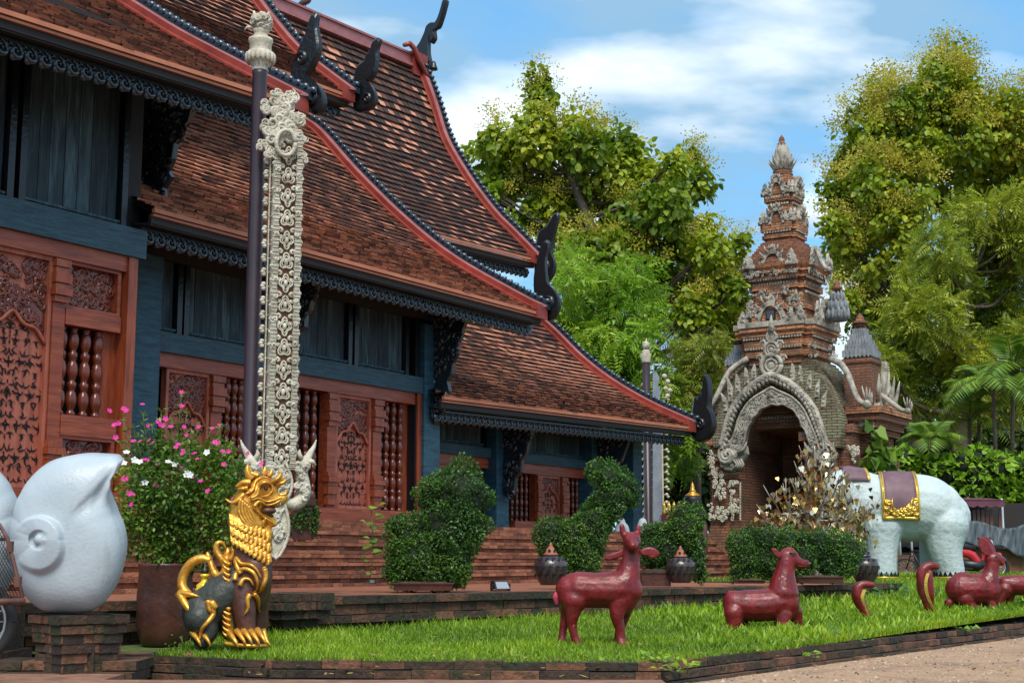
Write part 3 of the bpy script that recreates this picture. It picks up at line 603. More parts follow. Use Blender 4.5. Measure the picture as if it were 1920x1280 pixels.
def door_panel(scr, s0, s1, z0, z1, y, zt):
    mb = MB(); fr = .05; mb.m = 0
    mb.box(s0, s0+fr, y-.05, y+.05, z0, z1); mb.box(s1-fr, s1, y-.05, y+.05, z0, z1); mb.box(s0+fr, s1-fr, y-.05, y+.05, z1-fr, z1); mb.box(s0+fr, s1-fr, y-.05, y+.05, z0, z0+fr)
    mb.box(s0+fr, s1-fr, y+.005, y+.03, z0+fr, z1-fr)
    cx = (s0+s1)/2; hw = (s1-s0)/2-fr
    mb.m = 1; carved(mb, s0+fr, s1-fr, zt, z1-fr, y, int(60*(z1-zt)*(s1-s0)/.5)+14, .07)
    arch = []
    for i in range(25):
        t = -1+2*i/24; a = abs(t); h = (1-a**2.2)*.62+.16*math.cos(a*PI*2.5)*(1-a); arch.append((cx+hw*t, y-.03, zt-.22+h*.42))
    mb.m = 0; mb.tube(arch, .022, 6)
    lo = [(p[0], y-.001, zt+.25) for p in arch]; mb.m = 1; mb.strip([(p[0], y-.002, p[2]) for p in arch], lo, (0, .005, 0), .4)
    for p in arch[2:-2:2]: mb.curl((p[0], y-.004, p[2]+.09), (1, 0, 0), (0, 0, 1), (0, -1, 0), .06, .014, 1.2, random.random()*6)
    mb.m = 2; cutwork(mb, s0+fr+.02, s1-fr-.02, z0+fr+.02, zt-.2, y)
    cutwork(mb, cx-hw*.55, cx+hw*.55, zt-.2, zt-.02, y, sz=.07)
    for k in range(14):
        a = 2*PI*k/14; zc = z0+(zt-z0)*.62
        mb.comma((cx+.13*math.cos(a), y-.001, zc+.13*math.sin(a)), (math.cos(a), 0, math.sin(a)), (-math.sin(a), 0, math.cos(a)), (0, -1, 0), .06, .025, .3)
    mb.build('carved_panel', [M['lattice'], M['baluster'], M['dark']], scr)
def bay(n, sa, sb, z0, zb, zt, ztop, panels, posts, bals, seam, ph=(0, 0), extra=None):
    # z0 sill bottom, zb beam bottom, zt beam top, ztop planks top; lists are spans of s
    y = -n; mb = MB(); h0 = z0+.19; h1 = zb-.19
    mb.box(sa, sb, y-.1, y+.14, zb-.19, zb, .4); mb.box(sa, sb, y-.12, y+.16, z0, h0, .5)
    for a, b in posts: mb.box(a, b, y-.07, y+.1, h0, h1); 
    scr = mb.build('screen_frame', M['redwood'], hall)
    for a, b in posts:
        for z_, u_ in ((h1-.02, -1), (h0+.05, 1)): mb = MB(); stacked_cap(mb, a, b, y-.07, z_, u_, .42); mb.build('post_carving', M['redwood_v'], scr)
    mb = MB(); mb.box(sb-.14, sb, y-.13, y+.3, h0-.05, zb-.003); mb.box(sb-.36, sb-.14, y+.06, y+.3, h0, h1, .6); mb.build('jamb', M['redwood_v'], scr)
    for a, b in panels: door_panel(scr, a, b, h0, h1, y, h1-(h1-h0)*.3)
    me = None
    for x, r in bals:
        zlo, zhi = (h0, h1) if extra is None else extra
        if me is None: me = baluster_mesh(r, zhi-zlo)
        link('baluster', me, M['baluster'], scr, loc=(x, y+.05, zlo))
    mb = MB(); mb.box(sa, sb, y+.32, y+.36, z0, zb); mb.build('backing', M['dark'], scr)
    mb = MB(); mb.box(sa, sb+.1, y-.16, y+.16, zb+.002, zt, .4); mb.build('beam', M['teal_h'], hall)
    # planked shutters above the beam
    for a, b in seam:
        mb = MB(); x = a+.1
        while x < b-.1: q = min(x+random.uniform(.16, .3), b-.1); mb.box(x, q-.009, y+.02+random.uniform(0, .006), y+.08, zt+.08, ztop); x = q
        mb.box(a+.1, b-.1, y-.02, y+.1, zt, zt+.05, .6); mb.box(a+.1, b-.1, y-.05, y+.1, zt+.05, zt+.08, .9)
        sh_ = mb.build('plank_shutter', M['plank'], hall)
        for a2, b2 in ((a, a+.09), (b-.09, b)): mb = MB(); mb.box(a2, b2, y-.06, y+.1, zt, ztop, .5); mb.build('shutter_stile', M['lacq'], sh_)
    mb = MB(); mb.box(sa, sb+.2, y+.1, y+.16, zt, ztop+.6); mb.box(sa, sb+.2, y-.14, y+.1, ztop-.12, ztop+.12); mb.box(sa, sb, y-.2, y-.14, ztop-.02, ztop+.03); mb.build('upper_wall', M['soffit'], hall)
def S(px, py, n): return FB.pick(px, py, 1, -n).x
# bay 1 (left, nearest)
n = 1.0; sx = lambda p: S(p, 700, n)
bay(n, -10.5, sx(237), 1.56, 4.62, 4.98, 7.0, [(sx(-60), sx(85))], [(sx(86), sx(109)), (sx(-86), sx(-61))], [(sx(p), .068) for p in (118, 140, 163, 186)], [(-7.2, -6.62), (-6.55, -4.95)], extra=(2.62, 3.67))
y = -n; a, b = sx(110), sx(214)
for z0_, z1_ in ((3.67, 3.86), (2.38, 2.62)): mb = MB(); mb.box(a, b, y-.08, y+.08, z0_, z1_); mb.build('cross_rail', M['redwood'], hall)
for zz0, zz1 in ((3.86, 4.43), (1.75, 2.38)):
    mb = MB(); mb.box(a, b, y+.04, y+.08, zz0, zz1); mb.box(a, a+.05, y-.06, y+.05, zz0, zz1); mb.box(b-.05, b, y-.06, y+.05, zz0, zz1); mb.box(a+.05, b-.05, y-.06, y+.05, zz1-.04, zz1); mb.box(a+.05, b-.05, y-.06, y+.05, zz0, zz0+.04)
    o_ = mb.build('panel_frame', M['redwood'], hall); mb = MB(); mb.box(a+.05, b-.05, y+.03, y+.05, zz0+.04, zz1-.04); carved(mb, a+.06, b-.06, zz0+.04, zz1-.04, y+.03, 60, .085); mb.build('carved_square', M['baluster'], o_)
# bay 2
n = 0.0; sx = lambda p: S(p, 820, n)
bay(n, -3.9, S(781, 800, n), 1.56, 3.71, 3.98, 5.1, [(sx(303), sx(386)), (sx(625), sx(691))], [(sx(387), sx(407)), (sx(607), sx(623)), (sx(693), sx(708))],
    [(sx(p), .056) for p in (415, 428, 441, 453, 466, 480, 494, 508, 522, 536, 548, 560, 577, 592, 716, 728, 741, 754)], [(-3.55, -3.02), (-2.98, -1.0), (-.96, .62), (.68, 2.1)])
# bay 3
n = -.8; sx = lambda p: S(p, 930, n)
bay(n, 3.2, sx(924), 1.53, 2.86, 3.05, 3.55, [(sx(820), sx(850))], [(sx(851), sx(859))], [(sx(p), .045) for p in (866, 875, 884, 893, 902)], [(3.3, 5.6)])
bay(n, sx(956), sx(1130), 1.53, 2.84, 3.03, 3.6, [(sx(1008), sx(1046))], [(sx(1000), sx(1007)), (sx(1047), sx(1055))], [(sx(p), .045) for p in (963, 972, 981, 990, 1061, 1069, 1077, 1085, 1093, 1101)], [(sx(956), sx(1130)-.1)])
# pillars
def pillar(s0, s1, n0, n1, z0, z1):
    mb = MB(); mb.box(s0, s1, -n1, -n0, z0, z1); o = mb.build('pillar', M['teal'], hall)
    b = o.modifiers.new('b', 'BEVEL'); b.width = .02; b.segments = 2
pillar(-4.12, -3.63, -.2, .32, 1.54, 4.95); pillar(2.36, 2.8, -.3, .2, 1.54, 4.9)
pillar(S(932, 930, -.5), S(955, 930, -.5), -.95, -.5, 1.53, 3.9); pillar(S(1112, 930, -.5), S(1130, 930, -.5), -.95, -.5, 1.53, 3.9); pillar(10.9, 11.3, -.95, -.5, 1.53, 3.95)
for q_ in ((-4.75, -4.15, -.3, .3, 1.54, 7.0), (2.22, 2.34, -.1, .3, 1.54, 5.0), (2.8, 3.2, .1, .4, 1.54, 5.2)): mb = MB(); mb.box(*q_); mb.build('wall_return', M['lacq'], hall)
# carved brackets under the eaves
def bracket(pts, s, curls):
    mb = MB(); o = [FB.pick(x, y, 0, s) for x, y in pts]; mb.plate(o, (.09, 0, 0), .015)
    ys = [p.y for p in o]; zs_ = [p.z for p in o]
    xs_ = [p[0] for p in pts]; yp = [p[1] for p in pts]
    for i in range(curls):
        for _ in range(20):
            x = random.uniform(min(xs_), max(xs_)); y = random.uniform(min(yp), max(yp)); ins = False; j = len(pts)-1
            for q in range(len(pts)):
                if (pts[q][1] > y) != (pts[j][1] > y) and x < (pts[j][0]-pts[q][0])*(y-pts[q][1])/(pts[j][1]-pts[q][1])+pts[q][0]: ins = not ins
                j = q
            if ins: break
        c = FB.pick(x, y, 0, s); mb.curl(c+Vector((-.004, 0, 0)), (0, 1, 0), (0, 0, 1), (-1, 0, 0), random.uniform(.06, .13), .02, 1.3, random.random()*6, random.choice((1, -1)), 10)
    mb.build('carved_bracket', M['fret'], hall, fix=True)
bracket([(252, 178), (366, 186), (358, 205), (352, 228), (342, 236), (336, 258), (326, 268), (322, 296), (312, 318), (318, 330), (304, 352), (306, 372), (294, 392), (296, 415), (288, 432), (290, 452), (276, 462), (262, 445), (258, 420), (252, 380)], -3.75, 70)
bracket([(803, 590), (874, 596), (868, 614), (864, 632), (855, 645), (856, 664), (848, 680), (846, 700), (838, 715), (842, 733), (830, 748), (828, 770), (820, 778), (818, 792), (810, 800), (806, 780), (800, 760), (800, 700)], 2.62, 60)
bracket([(930, 800), (1002, 793), (996, 815), (990, 828), (986, 850), (978, 862), (976, 884), (966, 896), (962, 925), (954, 938), (946, 930), (940, 905), (934, 880)], S(944, 930, -.5), 50)
bracket([(555, 520), (596, 526), (590, 545), (584, 560), (580, 580), (572, 590), (570, 612), (560, 622), (553, 610)], -.95, 30)
bracket([(1118, 815), (1180, 822), (1172, 845), (1164, 865), (1150, 880), (1140, 905), (1128, 915), (1120, 890)], S(1121, 930, -.5), 30)
# ------------------------------------------------------------------ leaf clouds
def tmpl(kind):
    if kind == 'broad': return np.array([(0, 0, 0), (-.25, .16, .05), (-.37, .45, .1), (-.24, .78, .0), (0, 1, -.16), (.24, .78, .0), (.37, .45, .1), (.25, .16, .05), (0, .5, -.02)], float), [(0, 8, 3, 2, 1), (8, 4, 3), (0, 7, 6, 5, 8), (8, 5, 4)]
    if kind == 'blade': return np.array([(0, 0, 0), (-.055, .35, .02), (0, 1, -.3), (.055, .35, .02)], float), [(0, 3, 2, 1)]
    if kind == 'small': return np.array([(0, 0, 0), (-.28, .5, .06), (0, 1, -.05), (.28, .5, .06)], float), [(0, 3, 2, 1)]
    if kind == 'heart': return np.array([(0, .08, 0), (-.32, 0, .02), (-.42, .3, .05), (-.15, .75, 0), (0, 1.05, -.04), (.15, .75, 0), (.42, .3, .05), (.32, 0, .02)], float), [(0, 7, 6, 5, 4, 3, 2, 1)]
    if kind in ('pinnate', 'droop'):
        v = []; f = []; n = 6
        for i in range(n):
            t = (i+.7)/n
            for s in (-1, 1):
                b = len(v); y = t; z = -.35*t*t*(1.5 if kind == 'droop' else .6); w_ = .2*(1.15-.5*t); l = .36*math.sin(PI*(.25+.6*t))
                v += [(0, y-.03, z), (s*l*.5, y+.0, z-.03), (s*l, y+.12, z-.14), (s*l*.45, y+w_*.62, z-.02)]; f.append((b, b+1, b+2, b+3) if s > 0 else (b, b+3, b+2, b+1))
        b = len(v); v += [(-.09, 1, -.35 if kind == 'pinnate' else -.5), (.09, 1, -.35 if kind == 'pinnate' else -.5), (0, 1.25, -.5 if kind == 'pinnate' else -.8)]; f.append((b, b+1, b+2)); return np.array(v), f
    if kind == 'panicle':
        v = []; f = []; r = np.random.default_rng(3)
        for i in range(44):
            p = np.array([r.normal(0, .27), r.uniform(.1, 1), r.normal(0, .27)])*np.array([1, 1, 1]); d = r.normal(0, 1, 3); d /= np.linalg.norm(d); e = np.cross(d, (0, 0, 1.)); e /= np.linalg.norm(e)+1e-6; s = .062
            b = len(v); v += list(map(tuple, (p-d*s, p+e*s*.6, p+d*s, p-e*s*.6))); f.append((b, b+1, b+2, b+3))
        return np.array(v, float), f
def scatter(name, pos, axis, nrm, size, kind, m, rnd, parent=None, **kw):
    tv, tf = tmpl(kind); n = len(pos); ax = axis/np.linalg.norm(axis, axis=1, keepdims=True)
    x = np.cross(ax, nrm); x /= np.linalg.norm(x, axis=1, keepdims=True)+1e-9; z = np.cross(x, ax)
    V = (tv[None, :, 0, None]*x[:, None]+tv[None, :, 1, None]*ax[:, None]+tv[None, :, 2, None]*z[:, None])*size[:, None, None]+pos[:, None]
    k = len(tv); me = bpy.data.meshes.new(name); me.vertices.add(n*k); me.vertices.foreach_set('co', V.reshape(-1).astype(np.float32))
    base = np.concatenate([np.array(f) for f in tf]); lens = np.array([len(f) for f in tf]); nl = len(base)
    loops = (base[None]+np.arange(n)[:, None]*k).reshape(-1); me.loops.add(len(loops)); me.loops.foreach_set('vertex_index', loops)
    st = np.concatenate([[0], np.cumsum(lens)[:-1]]); me.polygons.add(n*len(tf)); me.polygons.foreach_set('loop_start', (st[None]+np.arange(n)[:, None]*nl).reshape(-1)); me.polygons.foreach_set('loop_total', np.tile(lens, n))
    a = me.attributes.new('rnd', 'FLOAT', 'FACE'); a.data.foreach_set('value', np.repeat(np.clip(rnd, 0, 1), len(tf))); me.update(); me.validate()
    return link(name, me, m, parent, **kw)
def cloud(blobs, dens, shell=.55, gap=0.0):
    # blobs: (centre xyz, radius or radii) -> random points through them, with outward directions and a clump tone
    P = []; D = []; T = []
    for c, r in blobs:
        r = np.array(r if hasattr(r, '__len__') else (r, r, r), float); n = max(4, int(dens*(r.prod()**(2/3))))
        d = RNG.normal(0, 1, (n, 3)); d /= np.linalg.norm(d, axis=1, keepdims=True); rr = shell+(1-shell)*RNG.random(n)**.7
        wob = 1+.16*np.sin(d[:, 0]*5+c[0]*3)+.14*np.sin(d[:, 2]*6+c[2]*2.3+d[:, 1]*4)
        P.append(np.array(c)+d*r*(rr*wob)[:, None]); D.append(d); T.append(np.full(n, RNG.random()))
    P = np.concatenate(P); D = np.concatenate(D); T = np.concatenate(T)
    if gap:
        q = np.sin(P[:, 0]*1.9+2*np.sin(P[:, 2]*1.3))+np.sin(P[:, 2]*2.3+P[:, 1]*1.1+1.5*np.sin(P[:, 0]*.9)); k = q > (gap*2-2)*1.0
        P, D, T = P[k], D[k], T[k]
    return P, D, T
def leaves(name, blobs, dens, size, kind, m, parent, droop=.3, shell=.55, gap=0.0, rs=.45, **kw):
    P, D, T = cloud(blobs, dens, shell, gap); n = len(P)
    ax = D*.7+RNG.normal(0, .65, (n, 3)); ax[:, 2] -= droop; nr = D*.5+RNG.normal(0, .45, (n, 3)); nr[:, 2] += .6
    return scatter(name, P, ax, nr, size*RNG.uniform(.65, 1.25, n), kind, m, .12+.42*T+rs*RNG.random(n), parent, **kw)
def localblobs(fr, px, D0, jit=0.0):
    o = []
    for b in px:
        x, y, r = b[:3]; d = D0+(b[3] if len(b) > 3 else random.uniform(-jit, jit)); c = fr.I @ at(x, y, d); o.append(((c.x, c.y, c.z), r*d/FPX))
    return o
# ------------------------------------------------------------------ red statues on the lawn
def statue(px, py, **kw):
    q = onlawn(px, py); return Frame(q)
def tub(fr, pts, flat=None):       # (px, py, radius px, depth m)
    o = []
    for p in pts:
        c = fr.p(p[0], p[1], p[3] if len(p) > 3 else 0); o.append((c.x, c.y, c.z, p[2]*fr.k))
    return ('t', o) if flat is None else ('t', o, flat)
def ellp(fr, px, py, rx, rz, ry, y=0, rot=None):
    c = fr.p(px, py, y); k = fr.k; return ('e', c, (rx*k, ry*k, rz*k), rot) if rot is not None else ('e', c, (rx*k, ry*k, rz*k))
def roty(a): return Matrix.Rotation(R(a), 3, 'Y')
RED = M['redpaint']
f = statue(1120, 1212); t = thing('deer_statue', f, 'dark red deer statue standing with short horns and wide ears', 'statue')
sculpt('body', [tub(f, [(1068, 1104, 27), (1082, 1104, 33), (1120, 1106, 33), (1160, 1104, 34), (1178, 1106, 28)]), ellp(f, 1074, 1110, 30, 36, 28), ellp(f, 1168, 1112, 30, 38, 28),
    tub(f, [(1172, 1092, 29), (1179, 1070, 22), (1183, 1045, 16.5), (1184, 1018, 15)]),
    tub(f, [(1070, 1125, 22, .04), (1062, 1152, 12, .06), (1058, 1168, 8.5, .06), (1055, 1188, 7.5, .06), (1054, 1203, 9, .05)]),
    tub(f, [(1078, 1125, 24, -.05), (1074, 1152, 13, -.07), (1073, 1172, 9, -.07), (1078, 1195, 8, -.07), (1086, 1212, 9, -.08)]),
    tub(f, [(1160, 1128, 20, -.05), (1157, 1155, 13, -.07), (1163, 1180, 9.5, -.07), (1164, 1200, 10, -.07), (1166, 1209, 11, -.09)]),
    tub(f, [(1176, 1125, 18, .05), (1170, 1155, 11, .07), (1162, 1182, 9, .06), (1160, 1204, 10, .06)]),
    ellp(f, 1185, 1014, 17, 17, 19, -.02), tub(f, [(1184, 1014, 14, -.04), (1186, 1020, 11, -.11), (1187, 1023, 8.5, -.165)]), tub(f, [(1185, 1027, 9, -.02), (1187, 1028, 6, -.13)]),
    tub(f, [(1172, 1004, 7), (1168, 998, 6), (1166, 986, 5.5)]), tub(f, [(1193, 1002, 7), (1196, 998, 6), (1197, 988, 5.5)]),
    tub(f, [(1178, 1014, 4, -.08), (1176, 1008, 5, -.06)]), tub(f, [(1193, 1013, 4, -.08), (1195, 1008, 5, -.06)])], .011, RED, t, smooth=6)
for sg, pts in ((-1, [(1170, 1030), (1158, 1033), (1144, 1038), (1134, 1046), (1140, 1050), (1154, 1048), (1166, 1043), (1172, 1038)]), (1, [(1199, 1032), (1210, 1026), (1224, 1026), (1236, 1034), (1234, 1043), (1224, 1047), (1212, 1042), (1200, 1038)])):
    mb = MB(); c = spline([f.p(x, y, 0) for x, y in pts+[pts[0]]], 3); mb.plate([Vector(q) for q in c[:-1]], (0, .025, 0), .012)
    e = mb.build('ear', RED, t, fix=True); b = e.modifiers.new('b', 'BEVEL'); b.width = .006; b.segments = 2
mb = MB()
for pp in ([(1179, 1027, -.15), (1187, 1031, -.175), (1194, 1027, -.15)], [(1183, 1021, -.175), (1181, 1019, -.168)], [(1190, 1021, -.175), (1192, 1019, -.168)]): mb.tube([f.p(*q) for q in pp], .004, 5)
mb.build('mouth', M['lionbrown'], t)
sculpt('tail', [tub(f, [(1050, 1108, 6), (1043, 1118, 7), (1044, 1130, 4)])], .007, M['pink'], t, 3)
for dx in (-8, 9):
    mb = MB(); c = f.p(1185+dx, 1013, -.1); mb.ell(c, .012, 8, 6); mb.build('eye', M['black'], t)
f = statue(1428, 1180); t = thing('calf_statue', f, 'short legged dark red goat or calf statue facing right', 'statue')
sculpt('body', [tub(f, [(1378, 1130, 24), (1395, 1134, 29), (1435, 1134, 30), (1470, 1128, 29)]), ellp(f, 1383, 1135, 20, 28, 24), ellp(f, 1476, 1130, 23, 34, 22), tub(f, [(1468, 1112, 30), (1469, 1090, 24), (1472, 1068, 18), (1475, 1050, 16)]),
    ellp(f, 1478, 1043, 20, 15, 14), tub(f, [(1482, 1046, 14), (1497, 1054, 10), (1511, 1057, 7.5)]), tub(f, [(1486, 1056, 8), (1506, 1062, 5)]), ellp(f, 1513, 1053, 4, 5, 6),
    tub(f, [(1376, 1148, 19, -.06), (1377, 1165, 15, -.07), (1377, 1180, 14, -.07)]), tub(f, [(1384, 1150, 18, .08), (1390, 1175, 13, .09)]), tub(f, [(1470, 1150, 15, -.07), (1468, 1168, 13, -.08), (1468, 1180, 13, -.09)]), tub(f, [(1490, 1146, 15, .05), (1493, 1165, 12, .06), (1494, 1180, 11, .06)]), tub(f, [(1368, 1112, 6), (1366, 1125, 5)]), tub(f, [(1470, 1032, 5), (1480, 1029, 5), (1488, 1033, 4)])], .0105, RED, t, smooth=6)
mb = MB(); pts = [(1467, 1042), (1462, 1034), (1455, 1028), (1446, 1027), (1449, 1036), (1456, 1044), (1464, 1047)]; mb.plate([f.p(x, y, -.05) for x, y in pts], (0, .03, 0), .012); mb.build('ear', RED, t, fix=True)
mb = MB(); mb.plate([f.p(x, y, .04) for x, y in pts], (0, .03, 0), .012); mb.build('ear', RED, t, fix=True)
mb = MB(); c = f.p(1486, 1040, -.066); mb.ell(c, (.015, .01, .009), 8, 6); mb.build('eye', M['black'], t); mb = MB(); mb.tube([f.p(1480, 1036, -.07), f.p(1487, 1035, -.075), f.p(1493, 1038, -.068)], .006, 5); mb.build('brow', M['lionbrown'], t); mb = MB(); mb.tube([f.p(1494, 1060, -.05), f.p(1503, 1061, -.045), f.p(1513, 1060, -.03)], .004, 5); mb.ell(f.p(1512, 1053, -.033), .006, 6, 5); mb.build('mouth', M['lionbrown'], t)
def cobra(bx, by, path, hood, belly, label, coil=False):
    f = statue(bx, by); t = thing('cobra_statue', f, label, 'statue', 'cobra statues on the lawn'); pr = [tub(f, path)]
    pts = spline([(*f.p(x, y, d), wd*f.k) for x, y, wd, d in hood], 4)
    for q in pts: pr.append(('e', Vector(q[:3]), (q[3], q[3]*.42, q[3]*.75), Matrix.Rotation(R(-38), 3, 'Z')))
    if coil: pr.append(tub(f, [(bx+10, by-4, 7, -.03), (bx-15, by-1, 6, -.1), (bx-42, by, 4, -.1), (bx-60, by, 2.5, -.05)]))
    sculpt('body', pr, .009, RED, t, smooth=5)
    mb = MB(); sp = spline([f.p(x, y, d) for x, y, d in belly], 5); ex = Vector((math.cos(R(38)), -math.sin(R(38)), 0))
    for a, b in zip(sp, sp[1:]):
        a = Vector(a); b = Vector(b)-(Vector(b)-a)*.15; w_ = .019; mb.add([a-ex*w_, a+ex*w_, b+ex*w_, b-ex*w_, a-ex*w_+Vector((.012, .03, 0)), a+ex*w_+Vector((.012, .03, 0))], [(0, 1, 2, 3), (0, 4, 5, 1)], random.random())
    mb.build('belly_scales', M['bellyyellow'], t)
cobra(1620, 1162, [(1628, 1162, 9), (1621, 1145, 9), (1613, 1125, 9.5), (1607, 1108, 9.5), (1610, 1099, 8.5), (1620, 1095, 7.5), (1635, 1096, 6)], [(1612, 1135, 9, 0), (1607, 1118, 12, 0), (1608, 1106, 11, 0)], [(1621, 1105, -.06), (1617, 1118, -.065), (1619, 1130, -.06), (1624, 1142, -.055), (1629, 1158, -.05)], 'small dark red cobra statue with a low bent head')
cobra(1745, 1155, [(1762, 1152, 7, -.05), (1750, 1150, 9), (1741, 1135, 9), (1734, 1112, 10), (1729, 1090, 10), (1728, 1074, 10), (1735, 1064, 9), (1746, 1060, 8), (1756, 1062, 6)], [(1741, 1128, 11, 0), (1736, 1110, 16, 0), (1734, 1092, 17, 0), (1736, 1076, 14, 0)], [(1740, 1074, -.085), (1736, 1090, -.095), (1737, 1108, -.09), (1743, 1126, -.08), (1752, 1142, -.07), (1759, 1150, -.1)], 'tall dark red cobra statue rearing with a spread hood and yellow belly', True)
f = statue(1815, 1141); t = thing('rabbit_statue', f, 'dark red rabbit statue sitting with tall upright ears', 'statue')
sculpt('body', [ellp(f, 1806, 1104, 29, 32, 26), tub(f, [(1800, 1104, 28), (1830, 1104, 29), (1852, 1106, 25)]), ellp(f, 1858, 1110, 16, 26, 18), tub(f, [(1853, 1090, 21), (1858, 1070, 14), (1861, 1055, 13)]), ellp(f, 1863, 1048, 17, 14, 13), tub(f, [(1868, 1049, 11), (1880, 1049, 6)]),
    tub(f, [(1810, 1122, 17, -.08), (1818, 1135, 9, -.12), (1830, 1139, 7, -.12)]), tub(f, [(1852, 1122, 11, -.05), (1862, 1136, 7, -.07), (1868, 1140, 6, -.08)]), tub(f, [(1846, 1124, 11, .07), (1846, 1138, 7, .08)]), tub(f, [(1800, 1130, 15, .06), (1810, 1138, 9, .08)]), ellp(f, 1780, 1130, 9, 10, 9),
    ellp(f, 1878, 1055, 5, 5, 8)], .0105, RED, t, smooth=6)
for dy, pts in ((-.05, [(1848, 1042), (1838, 1032), (1834, 1016), (1837, 1007), (1846, 1008), (1856, 1018), (1861, 1030), (1860, 1040)]), (.04, [(1854, 1040), (1846, 1024), (1844, 1008), (1850, 1006), (1858, 1014), (1864, 1027), (1865, 1038)])):
    mb = MB(); c = spline([f.p(x, y, dy) for x, y in pts+[pts[0]]], 3); mb.plate([Vector(q) for q in c[:-1]], (.02, .04, 0), .014); e = mb.build('ear', RED, t, fix=True)
mb = MB(); mb.ell(f.p(1868, 1043, -.085), (.014, .008, .01), 8, 6); mb.build('eye', M['black'], t)
f = statue(1890, 1138); t = thing('dog_statue', f, 'smooth dark red four legged statue half out of the picture behind the rabbit', 'statue')
sculpt('body', [tub(f, [(1886, 1094, 16), (1905, 1096, 19), (1940, 1096, 19), (1975, 1092, 18)]), tub(f, [(1884, 1105, 14, -.04), (1876, 1122, 8, -.06), (1871, 1138, 6, -.06)]), tub(f, [(1892, 1105, 14, .06), (1890, 1138, 6, .08)]), tub(f, [(1972, 1105, 12, -.05), (1974, 1140, 6, -.06)]), tub(f, [(1978, 1105, 12, .06), (1982, 1140, 6, .07)]), tub(f, [(1980, 1085, 15), (1996, 1062, 12)]), ellp(f, 2000, 1055, 16, 13, 12), tub(f, [(2004, 1057, 10), (2026, 1062, 6)]), tub(f, [(1996, 1046, 5), (1992, 1034, 3)]), tub(f, [(1878, 1088, 5), (1870, 1080, 3)])], .0105, RED, t, smooth=5)
# ------------------------------------------------------------------ gilded guardian lion
q = at(432, 1214, 10.95); f = Frame(q); G = M['gold']
t = thing('guardian_lion_statue', f, 'brown guardian lion statue with gilded dragon like head and scrolls at the lawn corner', 'statue')
lb = sculpt('body', [tub(f, [(470, 1000, 32), (473, 1040, 36), (472, 1080, 38), (468, 1110, 34)]), tub(f, [(456, 1095, 30, -.04), (458, 1140, 22, -.09), (462, 1180, 17, -.1), (464, 1208, 17, -.11)]), tub(f, [(482, 1095, 28, .05), (484, 1140, 20, .09), (484, 1205, 15, .1)]),
    tub(f, [(478, 1060, 22, -.08), (486, 1090, 18, -.1)])], .012, M['lionbrown'], t, smooth=5)
lh = sculpt('hindquarters', [tub(f, [(450, 1090, 36), (420, 1118, 44), (388, 1142, 44)]), ellp(f, 382, 1146, 40, 44, 48), tub(f, [(376, 1160, 30, -.12), (392, 1182, 18, -.14), (380, 1204, 13, -.16)]), tub(f, [(372, 1165, 28, .12), (376, 1200, 14, .14)]), tub(f, [(430, 1140, 30), (436, 1180, 22)])], .014, M['lionrear'], t, smooth=5)
ld = sculpt('head', [tub(f, [(466, 1000, 33), (462, 975, 34), (466, 948, 33), (478, 928, 30)]), ellp(f, 490, 918, 32, 27, 25), tub(f, [(490, 925, 24), (508, 936, 17), (524, 938, 12), (533, 931, 8)]), tub(f, [(478, 948, 20), (495, 962, 13), (508, 976, 9), (514, 982, 6)]),
    ellp(f, 499, 908, 15, 13, 28), tub(f, [(512, 912, 11), (524, 900, 9), (531, 903, 6)]), tub(f, [(497, 1000, 15), (498, 1035, 10)])], .0095, G, t, smooth=3)
def bv(*os):
    b_ = bmesh.new()
    for o in os: b_.from_mesh(o.data)
    r_ = BVHTree.FromBMesh(b_); b_.free(); return r_
bvb, bvd = bv(lb, lh), bv(ld, lb)
def skin(b_, x, y, off, dflt=0.0):
    o = f.p(x, y, -1.0); d_ = (f.p(x, y, 0)-o).normalized(); h = b_.ray_cast(o, d_); return h[0]-d_*off if h[0] is not None else f.p(x, y, dflt)
def gs(b_, pts, rr, off=.008, tail=True, n=6, m_=5):       # scroll lying on the body, thick at the start
    sp = spline([(p[0], p[1]) for p in pts], m_); q = [skin(b_, x, y, off) for x, y in sp]
    for i in range(1, len(q)): 
        if abs(q[i].y-q[i-1].y) > .07: q[i].y = q[i-1].y*.7+q[i].y*.3
    L_ = len(q); mb.tube(q, [rr*k*((1-i/(L_-1))**.6*.85+.15 if tail else 1) for i in range(L_)], n)
def gt(pts, rr, y=None, taper=True, n=6):
    sp = spline([tuple(f.p(p[0], p[1], p[2] if len(p) > 2 else y)) for p in pts], 4); L_ = len(sp)
    mb.tube(sp, [rr*k*(((1-i/(L_-1))**.7*.9+.1) if taper else 1) for i in range(L_)], n)
k = f.k; mb = MB()
# brow, eye rings, jaw lines
gs(bvd, [(470, 934), (482, 928), (486, 912), (496, 904), (508, 908), (511, 918), (503, 928), (490, 930)], 4.2, .012); gs(bvd, [(462, 926), (474, 918), (480, 902), (495, 894), (512, 900)], 4.2, .01)
gs(bvd, [(476, 950), (486, 940), (500, 946), (514, 944), (528, 936)], 4.5, .012); gs(bvd, [(470, 938), (484, 934), (500, 940), (518, 936), (531, 930)], 3.5, .012); gs(bvd, [(482, 954), (477, 948), (482, 942), (489, 946), (486, 953)], 3.2, .014); gs(bvd, [(476, 950), (486, 962), (500, 972), (512, 980)], 4, .01)
gt([(508, 905, -.05), (520, 898, -.06), (526, 888, -.04), (522, 882, -.03)], 6); gt([(516, 908, -.03), (530, 905, -.04), (537, 897, -.03)], 5.5); gt([(524, 928, -.02), (535, 926, -.02), (536, 917, -.02)], 5)
